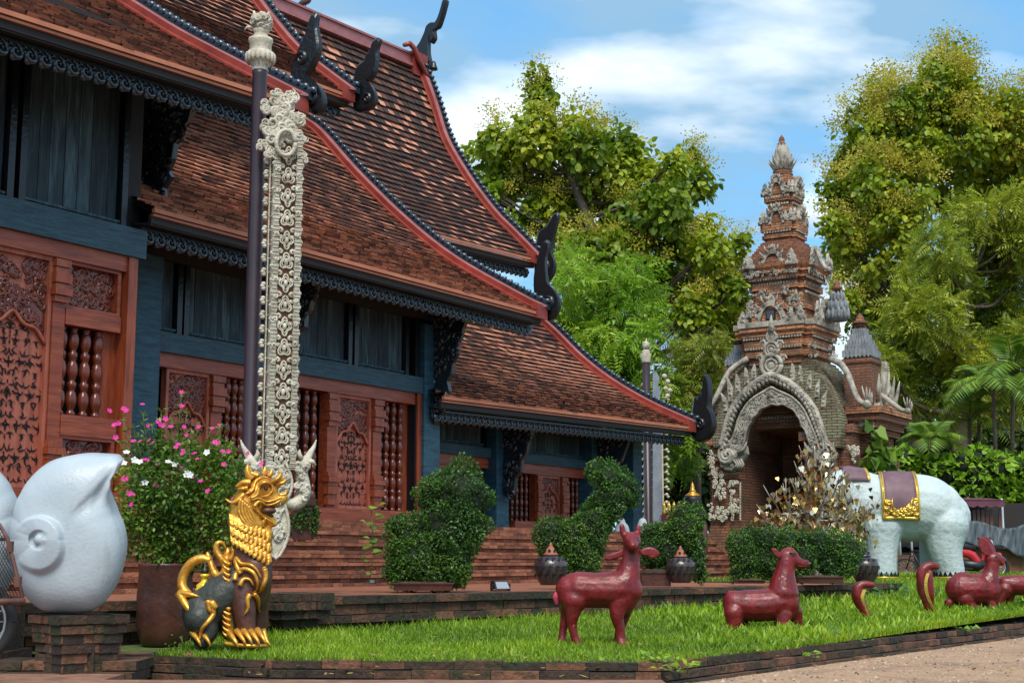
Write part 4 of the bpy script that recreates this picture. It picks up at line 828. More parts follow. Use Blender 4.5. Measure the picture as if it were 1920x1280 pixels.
# horns, crest flames and ear spikes swept backwards
gt([(472, 898, -.05), (466, 890, -.06), (464, 878, -.06), (465, 869, -.05)], 10); gt([(484, 892, -.03), (474, 888, -.04), (467, 884, -.05)], 8); gt([(494, 890, 0), (497, 880, 0), (496, 873, 0)], 8); gt([(504, 893, -.02), (509, 885, -.02), (508, 878, -.02)], 6)
gt([(470, 905, -.1), (456, 905, -.11), (446, 911, -.11), (441, 911, -.1)], 9); gt([(465, 915, -.11), (453, 916, -.12), (445, 916, -.12)], 6); gt([(458, 926, -.1), (446, 938, -.12), (434, 942, -.12), (422, 934, -.11)], 7); gt([(456, 944, -.1), (446, 962, -.1), (438, 975, -.1), (431, 974, -.1)], 5); gt([(478, 896, .08), (470, 886, .09), (468, 876, .09)], 8)
# mane bands
for i_ in range(5): dx = i_*7; gs(bvd, [(452+dx*.5, 934+dx*.5), (448+dx*.9, 956+dx*.3), (458+dx*.8, 978), (476+dx*.6, 988-dx*.35), (494+dx*.2, 984-dx*.5)], 3.6, .009, False)
mb.build('head_scrolls', G, t)
mb = MB()
for row in range(3):
    for i in range(9):
        u_ = i/8; x = 437+u_*62+row*1.0; y = 972+row*17+u_*(30+row*4); c_ = skin(bvd, x, y-4, 0, -.1); dy = c_.y-.02-.006*row
        a = [(x-8, y-10), (x+7, y-7), (x+8, y+8), (x+3, y+15), (x-3, y+17), (x-7, y+8)]
        mb.plate([f.p(p, q_, dy+.012*((q_-y+10)/27 < .3)-.012*((q_-y) > 5)) for p, q_ in a], (0, .02, 0), .007)
mb.build('scale_collar', G, t, fix=True)
mb = MB()
# spine ridge with serrations, tail
gt([(428, 1028, -.02), (424, 1060, -.05), (422, 1100, -.09), (427, 1150, -.1), (434, 1200, -.1)], 8, None, False)
for k_ in range(14): gt([(430+k_*.2, 1058+k_*10.5, -.13), (422, 1053+k_*10.5, -.14), (417, 1046+k_*10.5, -.13)], 4.5)
gt([(428, 1060, -.06), (416, 1048, -.07), (406, 1032, -.07), (408, 1018, -.07), (418, 1018, -.06), (424, 1030, -.06)], 9); gt([(432, 1050, -.05), (438, 1036, -.05), (434, 1024, -.04)], 7)
gt([(428, 1068, -.05), (416, 1080, -.05), (404, 1076, -.03), (396, 1058, -.02), (390, 1040, 0), (388, 1034, 0)], 11); gt([(396, 1052, 0), (378, 1047, 0), (358, 1056, 0), (344, 1078, 0), (342, 1100, -.02), (356, 1118, -.05)], 9.5, None, False)
gt([(338, 1112, -.06), (346, 1130, -.12), (360, 1148, -.16), (376, 1155, -.18)], 10); gt([(338, 1112, -.06), (354, 1114, -.12), (374, 1118, -.15)], 9)
gs(bvb, [(404, 1140), (396, 1128), (400, 1150), (390, 1165), (378, 1180), (374, 1200)], 7, .012); gs(bvb, [(390, 1125), (394, 1145), (404, 1142)], 6, .012)
# chest and leg scrolls
gs(bvb, [(452, 1075), (444, 1060), (443, 1046), (452, 1056), (468, 1058), (480, 1066), (490, 1084)], 5.5, .01); gs(bvb, [(440, 1088), (444, 1074), (458, 1066), (474, 1072), (482, 1088), (482, 1104), (474, 1112)], 5.5, .012); gs(bvb, [(450, 1098), (456, 1086), (468, 1086), (476, 1098)], 5, .012); gs(bvb, [(496, 1066), (498, 1084), (490, 1104), (482, 1112)], 6, .012)
gs(bvb, [(468, 1114), (464, 1124), (465, 1140), (458, 1152)], 5.5, .012); gs(bvb, [(476, 1112), (484, 1124), (484, 1140), (488, 1148)], 5.5, .012); gs(bvb, [(494, 1062), (500, 1078), (496, 1096)], 5, .012)
for x, y_ in ((366, 1196), (384, 1196), (436, 1198), (450, 1194), (462, 1192), (476, 1194), (488, 1192)):
    gt([(x-6, y_-12, -.14), (x, y_-4, -.2), (x+7, y_+6, -.235), (x+11, y_+16, -.24)], 6.5)
gt([(494, 1180, -.05), (500, 1200, -.1), (508, 1210, -.12)], 5); gt([(420, 1205, -.17), (440, 1208, -.2), (470, 1210, -.22), (500, 1210, -.16)], 4, None, False)
mb.build('gilded_scrolls', G, t)
for x_, sg in ((499, -1), (499, 1)):
    c_ = skin(bvd, 499, 915, -.004); c_.y = c_.y if sg < 0 else -c_.y; mb = MB(); mb.ell(c_, .017, 10, 7); mb.build('eye', M['lionbrown'], t)
mb = MB(); mb.ell(f.p(503, 957, -.03), (.06, .06, .03)); mb.tube([f.p(490, 955, -.03), f.p(506, 964, -.035), f.p(513, 968, -.03)], [.016, .016, .006], 6); mb.build('mouth', M['lionbrown'], t)
mb = MB()
for i in range(6): c = skin(bvd, 503+i*4.5, 943-.4*i, .006, -.06); mb.add([c+Vector((-.007, 0, 0)), c+Vector((.007, 0, 0)), c+Vector((0, 0, -.026)), c+Vector((0, .015, 0))], [(0, 1, 2), (1, 3, 2), (3, 0, 2)])
mb.build('teeth', M['white'], t)
k = f.k; c = f.p(383, 1108, -.03); fb = Frame(f.o+Vector((c.x, c.y, c.z)))
t = thing('brass_bell', fb, 'small bright yellow brass bell hanging in the curl of the lion tail', 'bell')
mb = MB(); mb.lathe([(.066, 0), (.07, .012), (.06, .028), (.062, .045), (.045, .06), (.026, .075), (.022, .1), (.034, .108), (.036, .12), (.026, .13)], 18); mb.build('bell_body', M['yellow'], t)
mb = MB(); mb.lathe([(.026, .13), (.03, .15), (.018, .17), (.008, .18), (.006, .24)], 10); mb.build('hanger', M['black'], t)
# ------------------------------------------------------------------ white shells on a brick pedestal
def shell_at(px, py, D, sz, label, mir=1, rz=0.0):
    f = Frame(at(px, py, D), rz); k = D/FPX*sz; t = thing('shell_sculpture', f, label, 'sculpture', 'white shell sculptures')
    OUT = [(230, 1020), (222, 985), (212, 965), (206, 945), (203, 925), (206, 900), (212, 885), (222, 872), (233, 862), (215, 856), (180, 853), (130, 854), (95, 864), (62, 890), (38, 925), (24, 970), (19, 1012), (24, 1055), (36, 1095), (54, 1125), (80, 1144), (125, 1149), (170, 1146), (196, 1128), (216, 1095), (227, 1058)]
    cx, cy = 75, 1012; pol = sorted((math.degrees(math.atan2(cy-y, x-cx)) % 360, math.hypot(x-cx, y-cy)) for x, y in OUT)
    pa = np.array([p[0] for p in pol]); pr = np.array([p[1] for p in pol]); pa = np.concatenate([pa-360, pa, pa+360]); pr = np.concatenate([pr]*3)
    ss = lambda x, a, b: (lambda t: t*t*(3-2*t))(np.clip((x-a)/(b-a), 0, 1))
    na, nr_ = 240, 72; th = np.arange(na)*360/na; Rr = np.interp(th, pa, pr)
    Rr = (Rr+np.roll(Rr, 1)+np.roll(Rr, -1))/3
    rd = np.interp(th, [0, 45, 90, 150, 180, 225, 270, 315, 360], [32, 36, 40, 46, 50, 53, 53, 43, 32]); st = np.interp(th, [0, 60, 110, 160, 185, 215, 260, 360], [1, .95, .6, 0, 0, 0, .8, 1])
    lip = np.exp(-((th-38)/9)**2)
    vs = []
    for i in range(na):
        for j in range(nr_):
            rho = ((j+1)/nr_)**.85; r = rho*Rr[i]; x = cx+r*math.cos(R(th[i])); y = cy-r*math.sin(R(th[i]))
            e = min(1.0, rho); X_ = (x-128)/110; Y_ = (y-1015)/145
            h = 62*math.sqrt(max(0, 1-e**5))*(.86+.2*(1-X_*X_*.8-Y_*Y_*.6)); lf = lip[i]*float(ss(rho, .72, .98)); h = h*(1-lf)+38*lf-5*lip[i]*float(ss(rho, .4, .7))*(1-float(ss(rho, .75, 1))); 
            w_ = 11+6*math.cos(R(th[i]+40)); h += 13*st[i]*(1-float(ss(r, rd[i], rd[i]+w_))) ; h += 6*(1-float(ss(r, 10, 70)))
            h -= 7*(.5-.5*math.cos(R(th[i]+15)))*(1-float(ss(r, 16+3*math.cos(R(th[i]+180)), 19+4*math.cos(R(th[i]+180)))))
            if r < 11.4: h = max(h, 70+math.sqrt(max(0, 132-r*r)))
            vs.append(tuple(f.p(x, y, -h*k)) if mir > 0 else ((x-128)*k*mir, -h*k, (1149-y)*k))
    n0 = len(vs)
    for i in range(na):
        for j in range(14):
            rho = (14-j-1)/14 if j else .985; r = rho*Rr[i]; x = cx+r*math.cos(R(th[i])); y = cy-r*math.sin(R(th[i])); h = 58*math.sqrt(max(0, 1-rho**4)); lf = lip[i]*float(ss(rho, .5, .95)); h = h*(1-lf)-27*lf; vs.append(((x-128)*k*mir, h*k+.01, (1149-y)*k))
    fs = []
    for i in range(na):
        i2 = (i+1) % na
        for j in range(nr_-1): fs.append((i*nr_+j, i*nr_+j+1, i2*nr_+j+1, i2*nr_+j))
        fs.append((i*nr_+nr_-1, n0+i*14, n0+i2*14, i2*nr_+nr_-1))
        for j in range(13): fs.append((n0+i*14+j, n0+i*14+j+1, n0+i2*14+j+1, n0+i2*14+j))
    fs.append(tuple(i*nr_ for i in range(na)))
    mb = MB(); mb.add(vs, fs, .5, True); mb.build('shell_body', M['shell'], t, fix=True); return t
bl = .16
pD = 10.0; pz = at(140, 1150, pD).z
pc = at(140, 1150, pD); mb = MB(); hw = [(.0, .36), (.075, .34), (.15, .31), (.225, .29), (.30, .265)]
a0 = R(42); Exy = lambda x, y: Vector((pc.x+x*math.cos(a0)-y*math.sin(a0), pc.y+.1+x*math.sin(a0)+y*math.cos(a0), 0))
hs = [.205, .2, .205, .215, .225, .235, .25]; zp = [.125+(pz-.125)*i/len(hs) for i in range(len(hs)+1)]
for i, h in enumerate(hs):
    for (p0, p1) in ((Exy(-h, -h), Exy(h, -h)), (Exy(h, -h), Exy(h, h)), (Exy(-h, h), Exy(-h, -h))):
        bricks(mb, p0, p1, [zp[i], zp[i+1]], [0], .2, .2, jit=.008, x0=0)
for sgn in (0,):
    mb.box(pc.x-.16, pc.x+.16, pc.y-.06, pc.y+.26, .11, pz-.005, .2)
o = mb.build('brick_pedestal', M['brick_old'], label='dark stepped brick pedestal carrying the front white shell', cat='pedestal')
shell_at(128, 1147, pD, 1.0, 'big white spiral shell sculpture on a brick pedestal')
shell_at(-82, 1150, 10.35, 1.0, 'second white shell sculpture cut off by the left edge of the photo', -1)
mb = MB(); bricks(mb, Vector((-5, 10.0, 0)), Vector((-2.55, 10.0, 0)), [.125, .2, .265], [.1, 0], .5, .3, jit=.01)
mb.build('brick_ledge', M['brick_old'], label='low mossy brick ledge at the foot of the shell pedestal', cat='ledge')
mb = MB(); pcx = at(-82, 1150, 10.6); mb.box(pcx.x-.4, pcx.x+.4, pcx.y-.3, pcx.y+.3, .11, at(-82, 1150, 10.35).z-.004, .3); mb.box(pcx.x-.45, pcx.x+.45, pcx.y-.35, pcx.y+.35, .11, .3, .4)
mb.build('brick_pedestal', M['brick_old'], label='brick pedestal under the shell at the left edge, behind the cart', cat='pedestal')
# corbelled brick corner block behind the lion
qc = at(532, 1094, 12.9); mb = MB()
for i in range(6):
    h = [.3, .3, .27, .2, .16, .17][i]; z1 = .66-.075*i; 
    for (a, b) in (((-h, -h), (h, -h)), ((h, -h), (h, h)), ((-h, h), (-h, -h))): 
        rr = lambda p: Vector((qc.x+p[0]*math.cos(R(48))-p[1]*math.sin(R(48)), qc.y+.25+p[0]*math.sin(R(48))+p[1]*math.cos(R(48)), 0))
        bricks(mb, rr(a), rr(b), [z1-.075, z1], [0], .2, .2, jit=.006)
    mb.box(qc.x-h*.8, qc.x+h*.8, qc.y+.25-h*.8, qc.y+.25+h*.8, z1-.075, z1-.006, .3)
mb.build('brick_plinth', M['brick_old'], label='small corbelled brick plinth at the terrace corner behind the lion', cat='plinth')
# ------------------------------------------------------------------ flowering plant in a tall brown pot
f = Frame(at(306, 1207, 11.75)); k = f.k
t = thing('plant_pot', f, 'tall dark brown glazed jar holding the flowering bush', 'pot')
H_ = f.p(306, 1056).z
mb = MB(); mb.lathe([(.14, -.02), (.17, 0), (46*k, .08), (50*k, .25*H_), (51*k, .6*H_), (48*k, .93*H_), (50*k, .97*H_), (50*k, H_), (45*k, H_), (44*k, H_-.04)], 32); mb.build('jar', M['pot'], t)
mb = MB(); mb.lathe([(.01, H_-.05), (44*k, H_-.055)], 20); mb.build('potting_soil', M['earth'], t)
f2 = Frame(f.o+Vector((0, 0, H_-.05))); t = thing('flowering_bush', f2, 'bushy periwinkle plant with pink and white flowers growing in the brown jar', 'plant')
bl = localblobs(f2, [(330, 1000, 50), (290, 960, 55), (370, 960, 60), (260, 900, 42), (320, 900, 60), (390, 900, 55), (430, 940, 45), (425, 1000, 40), (260, 1010, 40), (245, 960, 35), (300, 1040, 30), (370, 1035, 35), (285, 850, 38), (345, 850, 40), (410, 860, 42), (450, 890, 25)], f.o.y, .18)
stems = [(232, 790), (250, 800), (268, 775), (285, 800), (302, 770), (322, 790), (340, 740), (350, 775), (372, 800), (395, 805), (412, 800), (438, 850), (225, 830), (300, 820), (385, 830), (455, 870), (260, 830), (470, 900)]
mb = MB(); P = []; A = []; rnd_ = []; tips = []
for x, y in stems:
    e = f2.I @ at(x, y, f.o.y+random.uniform(-.15, .15)); m_ = Vector((e.x*.55, e.y*.5, e.z*.5)); sp = spline([(e.x*.1, e.y*.1, 0), m_, e], 8); mb.tube(sp, [.007-.004*i/len(sp) for i in range(len(sp))], 5); tips.append(e)
    for i, q in enumerate(sp[5:]):
        for _ in range(7):
            d = np.array([random.gauss(0, 1), random.gauss(0, 1), .45]); P.append(q+RNG.normal(0, .008, 3)+np.array([0, 0, random.uniform(-.02, .02)])); A.append(d); rnd_.append(.45+.4*random.random())
mb.build('stems', M['twig'], t)
leaves('foliage', bl, 19000, .042, 'small', M['flowerleaf'], t, droop=0.0, shell=.35)
P = np.array(P); A = np.array(A); scatter('foliage', P, A, np.tile((0, 0, 1.), (len(P), 1))+RNG.normal(0, .3, (len(P), 3)), RNG.uniform(.03, .055, len(P)), 'small', M['flowerleaf'], np.array(rnd_), t)
def petals(r):
    mb = MB()
    for i in range(5):
        a = 2*PI*i/5; c, s = math.cos(a), math.sin(a); c2, s2 = math.cos(a+.55), math.sin(a+.55); c1, s1 = math.cos(a-.55), math.sin(a-.55)
        mb.add([(0, 0, 0), (r*.75*c1, r*.75*s1, r*.22), (r*c, r*s, r*.16), (r*.75*c2, r*.75*s2, r*.22)], [(0, 1, 2, 3)])
    return mb.mesh('flower')
fp = petals(.0235); fw = petals(.031); fp.materials.append(M['pinkpetal']); fw.materials.append(M['whitepetal'])
pink = [(205, 770), (232, 766), (237, 770), (267, 758), (222, 793), (277, 798), (340, 735), (342, 762), (310, 785), (296, 790), (305, 797), (320, 800), (350, 815), (372, 800), (398, 803), (410, 797), (408, 830), (418, 846), (428, 846), (270, 862), (263, 827), (250, 827), (243, 925), (247, 945), (297, 870), (335, 880), (360, 895), (376, 902), (342, 850), (365, 850), (420, 870), (450, 905), (437, 935), (390, 920), (232, 898), (217, 820), (345, 800), (280, 825), (465, 850), (490, 870), (293, 910), (216, 948), (370, 860), (330, 838), (255, 866)]
for i, (x, y) in enumerate(pink):
    for j in range(2 if i % 3 == 1 else 1):
        o = bpy.data.objects.new('flower', fp); C.objects.link(o); o.parent = t; o.location = f2.I @ at(x+j*random.uniform(-9, 9), y+j*random.uniform(-7, 7), f.o.y-random.uniform(.2, .32)); o.rotation_euler = (random.uniform(.5, 1.4), random.uniform(-.4, .4), random.uniform(-.8, .8)); o.scale = [random.uniform(.8, 1.15)]*3
for x, y in [(237, 848), (232, 868), (252, 862), (262, 866), (315, 866), (328, 870), (352, 886), (356, 890), (350, 890), (388, 848), (272, 905)]:
    o = bpy.data.objects.new('white_flower', fw); C.objects.link(o); o.parent = t; o.location = f2.I @ at(x, y, f.o.y-random.uniform(.28, .34)); o.rotation_euler = (random.uniform(.6, 1.4), random.uniform(-.4, .4), random.uniform(-.6, .6))
# ------------------------------------------------------------------ clipped bushes in planters
def topiary(px, py, D, blobs, label, size=.034, dens=2600):
    f = Frame(at(px, py, D)); t = thing('topiary_bush', f, label, 'bush', 'clipped bushes on the terrace'); b = localblobs(f, blobs, D, .06)
    core = MB()
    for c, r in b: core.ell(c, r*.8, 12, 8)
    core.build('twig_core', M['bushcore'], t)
    leaves('foliage', b, dens/size**1.1/2.2, size, 'small', M['boxleaf'], t, droop=0.0, shell=.8, rs=.5)
    return f, t
def planter(px, py, D, w, d, h, label, round_=False, m='pot'):
    f = Frame(at(px, py, D)); t = thing('planter', f, label, 'planter', 'planters under the clipped bushes'); mb = MB()
    if round_: mb.lathe([(w*.42, 0), (w*.5, h*.8), (w*.53, h), (w*.47, h), (w*.45, h*.85)], 24); mb.build('bowl', M[m], t)
    else:
        mb.box(-w/2, w/2, -d/2, d/2, 0, h*.82, tap=-.01); mb.build('trough', M[m], t); mb = MB(); mb.box(-w/2-.025, w/2+.025, -d/2-.025, d/2+.025, h*.82, h); mb.build('rim', M[m], t)
    mb = MB(); mb.box(-w*.4, w*.4, -d*.4, d*.4, h, h+.01); mb.build('soil', M['earth'], t)
topiary(800, 1100, 16.0, [(862, 930, 62), (820, 925, 38), (845, 985, 60), (880, 985, 42), (775, 1005, 46), (790, 1045, 48), (845, 1040, 48), (755, 1040, 30), (760, 1075, 30), (820, 1075, 34), (860, 1070, 26), (745, 985, 18), (735, 1070, 16)], 'largest clipped bush, round headed, in front of the brick steps')
planter(795, 1106, 15.9, .62, .4, .085, 'low brown tray under the largest round headed bush')
topiary(1100, 1085, 18.0, [(1120, 882, 20), (1140, 896, 30), (1168, 915, 32), (1150, 935, 36), (1128, 960, 36), (1112, 985, 38), (1075, 1005, 34), (1035, 1003, 34), (1050, 1030, 34), (1095, 1035, 40), (1090, 1065, 30), (1050, 1055, 26), (1185, 935, 16)], 'clipped bush bent like a swan neck behind the first urn')
topiary(1265, 1085, 19.3, [(1222, 1005, 24), (1250, 1005, 28), (1285, 990, 32), (1305, 968, 22), (1280, 965, 22), (1295, 1020, 30), (1255, 1035, 30), (1220, 1035, 24), (1300, 1050, 26), (1240, 1060, 22), (1312, 1075, 16), (1230, 1070, 18)], 'squarish clipped bush with a raised corner between the two nearer urns')
planter(1229, 1098, 18.6, .36, .3, .2, 'square brown pot under the squarish bush')
topiary(1480, 1090, 20.5, [(1385, 1020, 24), (1410, 1010, 22), (1440, 1012, 24), (1475, 1014, 24), (1505, 1018, 22), (1535, 1018, 24), (1565, 1020, 24), (1590, 1030, 28), (1395, 1045, 26), (1430, 1045, 26), (1470, 1048, 28), (1510, 1048, 28), (1550, 1048, 28), (1585, 1055, 24), (1400, 1070, 18), (1440, 1068, 18), (1500, 1070, 18), (1560, 1070, 18), (1380, 1075, 14)], 'long low clipped hedge bush in front of the gate')
planter(1405, 1093, 19.9, .36, .3, .05, 'shallow brown tray at the left end of the long hedge bush'); planter(1535, 1092, 20.2, .6, .34, .09, 'wide brown tray at the right end of the long hedge bush')
topiary(572, 1000, 15.8, [(572, 965, 22), (560, 980, 20), (580, 985, 18), (562, 1000, 12), (585, 962, 14)], 'small dark clipped bush half hidden behind the white banner')
planter(568, 1012, 15.8, .2, .2, .45, 'tall narrow pot standing behind the banner foot', False)
# ------------------------------------------------------------------ pierced urns and floodlight
def urn(px, py, D, hpx, label, lid):
    f = Frame(at(px, py, D)); t = thing('ceramic_urn', f, label, 'urn', 'pierced urns on the terrace wall'); h = hpx*D/FPX; r = h*.4
    mb = MB(); mb.lathe([(r*.62, 0), (r*.66, .03*h), (r*.8, .12*h), (r*.96, .3*h), (r, .42*h), (r*.95, .54*h), (r*.74, .63*h), (r*.45, .67*h), (r*.4, .7*h)], 28); u = mb.build('urn_body', M['urn'], t)
    mb = MB()
    for k_ in range(14):
        a = 2*PI*k_/14; 
        for zz_, rr, L_ in ((.57, .88, .16), (.36, 1.0, .2), (.2, .9, .16)):
            a2 = a+(.22 if zz_ == .36 else 0); n_ = Vector((math.cos(a2), math.sin(a2), 0)); u_ = Vector((-n_.y, n_.x, 0)); v_ = (Vector((0, 0, 1))-n_*(.75 if zz_ > .5 else (-.45 if zz_ < .3 else 0))).normalized(); w_ = u_.cross(v_)
            mb.comma(n_*r*rr+Vector((0, 0, zz_*h)), (u_+v_*.6).normalized(), (v_-u_*.6).normalized(), w_, r*L_*2, r*.16, .8, th=.012)
    mb.build('cut_holes', M['dark'], u)
    mb = MB(); mb.lathe([(r*.44, .69*h), (r*.46, .72*h), (r*.36, .75*h), (r*.22, .86*h), (r*.1, .92*h), (r*.12, .94*h), (r*.06, .97*h), (.004, 1.0*h)], 16); mb.build('lid', lid, t)
    mb = MB()
    for k_ in range(7): a = 2*PI*k_/7; mb.comma((r*.32*math.cos(a), r*.32*math.sin(a), .79*h), (-math.sin(a), math.cos(a), 0), (0, 0, 1), (math.cos(a), math.sin(a), .5), r*.2, r*.2, 0, th=.01)
    mb.build('lid_hole', M['dark'], t)
urn(1033, 1096, 16.6, 78, 'dark round urn with an orange pointed lid behind the deer statue', M['terra'])
urn(1277, 1092, 18.4, 68, 'brown round urn with pierced lid beside the squarish bush', M['terra'])
urn(1622, 1090, 21.6, 66, 'small dark urn at the far end of the terrace wall by the elephant', M['urn'])
f = Frame(at(940, 1106, 15.8), R(25)); t = thing('floodlight', f, 'small black floodlight tilted up on the terrace wall', 'floodlight'); h = .11
mb = MB(); mb.add([(-.09, -.05, .01), (.09, -.05, .01), (.09, .09, .02), (-.09, .09, .02), (-.08, .02, .1), (.08, .02, .1), (.08, .1, .1), (-.08, .1, .1)], [(0, 3, 2, 1), (4, 5, 6, 7), (0, 1, 5, 4), (1, 2, 6, 5), (2, 3, 7, 6), (3, 0, 4, 7)]); mb.build('housing', M['black'], t)
mb = MB(); mb.add([(-.075, -.049, .018), (.075, -.049, .018), (.068, .008, .088), (-.068, .008, .088)], [(0, 1, 2, 3)]); mb.build('glass', M['metal'], t, loc=(0, -.004, .002))
mb = MB(); mb.box(-.11, -.095, 0, .05, 0, .07); mb.box(.095, .11, 0, .05, 0, .07); mb.box(-.11, .11, 0, .05, -.01, .003); mb.build('bracket', M['black'], t)
f = Frame(at(699, 1094, 16.4), R(-10)); t = thing('floodlight', f, 'tiny black spotlight at the foot of the steps left of the round bush', 'floodlight'); mb = MB(); mb.box(-.035, .035, -.03, .03, 0, .05, tap=.008); mb.build('housing', M['black'], t); mb = MB(); mb.box(-.028, .028, -.034, -.03, .01, .045); mb.build('glass', M['metal'], t)
# ------------------------------------------------------------------ brick gate tower
GD = 36.0; g0 = at(1490, 1090, GD); g0.z = .2
GF = Frame(g0, math.atan2(-BD.x, BD.y)); k = GD/FPX          # local x along the front (right), y away from the viewer along the hall's axis
gate = thing('gate_tower', GF, 'tall ornate old brick temple gate with tiered spire and pale stucco arch', 'gate')
def gz(py): return at(1490, py, GD).z-GF.o.z
def gp(px, py, y): return GF.pick(px, py, 1, y)
mb = MB(); mbw = MB(); BR = [M['gbrick'], M['stucco_old'], M['gmoss'], M['gbrick_lo'], M['gslate']]
def tier(prof, b_ratio=1.0, red=.8, m=0, dots=(), cx=0, cy=0, tgt=None):
    tgt = tgt or mb
    for (y0, a0), (y1, a1) in zip(prof, prof[1:]):
        z0, z1 = gz(y0), gz(y1)
        if z1-z0 < .004: continue
        tgt.m = m; tgt.frus(cx, cy, a0, a0*red*b_ratio, z0, a1, a1*red*b_ratio, z1); tgt.frus(cx, cy, a0*red-.003, a0*b_ratio-.003, z0+.002, a1*red-.003, a1*b_ratio-.003, z1-.002)
    for yd, a in dots:
        z = gz(yd); n_ = int(a*2*.94/.085)
        for i in range(n_):
            for x, y in ((-a*red+(i+.5)*2*a*red/n_, -a*b_ratio), (a, -a*red*b_ratio+(i+.5)*2*a*red*b_ratio/n_)): mbw.box(cx+x-.022, cx+x+.022, cy+y-.022, cy+y+.022, z-.025, z+.025)
def stairs(pts, n):
    o = []; ys = np.linspace(pts[0][0], pts[-1][0], n+1)
    for i in range(n): a = float(np.interp(-ys[i], [-p[0] for p in pts], [p[1] for p in pts])); o += [(float(ys[i]), a), (float(ys[i+1]), a)]
    return o
def mold(y0, y1, a, steps):       # cornice: list of (share, extra)
    o = []; t = 0
    for sh, ex in steps: o.append((y0+(y1-y0)*t, a+ex)); t += sh; o.append((y0+(y1-y0)*t, a+ex))
    return o
# upper tiers from the spire down
tier(mold(460, 425, .40, [(.25, .0), (.2, .06), (.2, .02), (.35, .09)]), dots=[(440, .47)])
tier([(425, .47), (418, .5)]); tier(mold(418, 370, .30, [(.3, .02), (.25, .06), (.2, .02), (.25, .1)]), dots=[(388, .37), (375, .41)])
tier([(370, .41), (366, .43)]); tier(mold(366, 332, .2, [(.5, .02), (.2, .08), (.3, .05)]))
tier(stairs([(512, .92), (500, .86), (485, .7), (470, .56), (458, .46)], 11), m=3)
tier(mold(612, 506, .68, [(.12, .1), (.1, .05), (.08, .1), (.28, 0), (.08, .07), (.1, .03), (.1, .13), (.08, .2), (.06, .24)]), dots=[(558, .76), (540, .74), (532, .82)])
tier([(622, 1.09), (612, 1.09)], m=1)
tier(mold(690, 622, .86, [(.2, .0), (.15, .08), (.12, .03), (.16, .1), (.12, .06), (.12, .15), (.13, .2)]), dots=[(660, .95), (642, .98)])
AB = 1.8; BB = 1.42; br = BB/AB
tier(stairs([(775, AB*1.02), (760, AB*.96), (735, AB*.8), (705, AB*.64), (685, AB*.52)], 17), b_ratio=br, red=.9, m=2)
tier(mold(812, 772, AB*.9, [(.25, .02), (.2, .08), (.2, .04), (.2, .14), (.15, .22)]), b_ratio=br, red=.9, dots=[(792, AB*.9+.06)], m=3)
# lower body: piers left and right of a through passage, side body
zt = gz(800); oh = 1.0
def blk(x0, x1, y0, y1, py0, py1, m=3): mb.m = m; mb.box(x0, x1, y0, y1, gz(py0) if py0 < 1500 else -.1, gz(py1))
oL = gp(1393, 900, -BB).x; oR = gp(1512, 900, -BB).x
yF = -BB-.25
XL = gp(1330, 950, yF).x; XR = gp(1566, 950, yF).x
XL2 = -AB*.9
blk(XL2, oL, -BB*.9, BB*.9, 1600, 800); blk(oR, AB*.9, -BB*.9, BB*.9, 1600, 800); blk(oL-.05, oR+.05, -BB*.9+.3, BB*.9, 770, 745)
for (a, b) in ((XL, oL), (oR, XR)):
    blk(a, b, yF, -BB*.9+.02, 1600, 985); blk(a+.06, b, yF+.04, -BB*.9+.02, 985, 900); blk(a, b, yF, -BB*.9+.02, 900, 885, 0); blk(a+.05, b, yF+.05, -BB*.9+.02, 885, 868, 0); blk(a-.02, b+.01, yF-.03, -BB*.9+.02, 868, 856, 0); blk(a+.05, b, yF+.04, -BB*.9+.02, 856, 838, 0); blk(a-.04, b, yF-.05, -BB*.9+.02, 838, 822, 0)
    blk(a-.14, b+.0, yF-.12, -BB*.9, 1600, 1040); blk(a-.07, b+.0, yF-.06, -BB*.9, 1040, 1000)
mb.m = 3; mb.box(oL-.04, oR+.04, BB*.75, BB*.88, -.1, gz(745))       # back wall of the passage
# right side porch and corner
sy0, sy1 = -.75, .95
mb.m = 3; mb.box(AB*.9-.02, AB+.55, sy0, sy1, -.1, gz(880)); mb.box(AB*.9-.02, AB+.62, sy0-.06, sy1+.06, gz(880), gz(868)); mb.box(AB*.9-.02, AB+.52, sy0+.03, sy1-.03, gz(868), gz(826)); mb.box(AB*.9-.02, AB+.66, sy0-.08, sy1+.08, gz(826), gz(815)); mb.box(AB*.9-.02, AB+.74, sy0-.14, sy1+.14, gz(815), gz(802)); mb.box(AB*.9-.02, AB+.84, sy0-.22, sy1+.22, gz(802), gz(790))
mb.m = 0; mb.box(AB*.9-.02, AB+.9, sy0-.28, sy1+.28, gz(790), gz(778)); mb.m = 3
mb.box(AB*.9+.02, AB+.3, -BB*1.0, sy0-.1, -.1, gz(826)); mb.box(AB*.9+.02, AB+.36, -BB*1.04, sy0-.1, gz(826), gz(812))
mb.box(AB*.9+.01, AB+.45, -BB*1.1, -BB*.2, -.1, gz(985)); mb.box(-AB-.3, AB+.75, -BB*1.0, BB*1.0, -.1, gz(1040))
for cxp, yb in (((1430, 1), (1390, 1)),):
    pass
body = mb.build('brick_body', BR, gate); mbw.m = 0
for i in range(16):
    for yy in (826, 858, 892):
        for (a, b) in ((XL, oL), (oR, XR)):
            x = a+(b-a)*(i+.5)/16
            mbw.box(x-.02, x+.02, yF-.06, yF-.02, gz(yy)-.02, gz(yy)+.02)
mbw.build('stucco_studs', M['stucco_old'], body, kind='stuff')
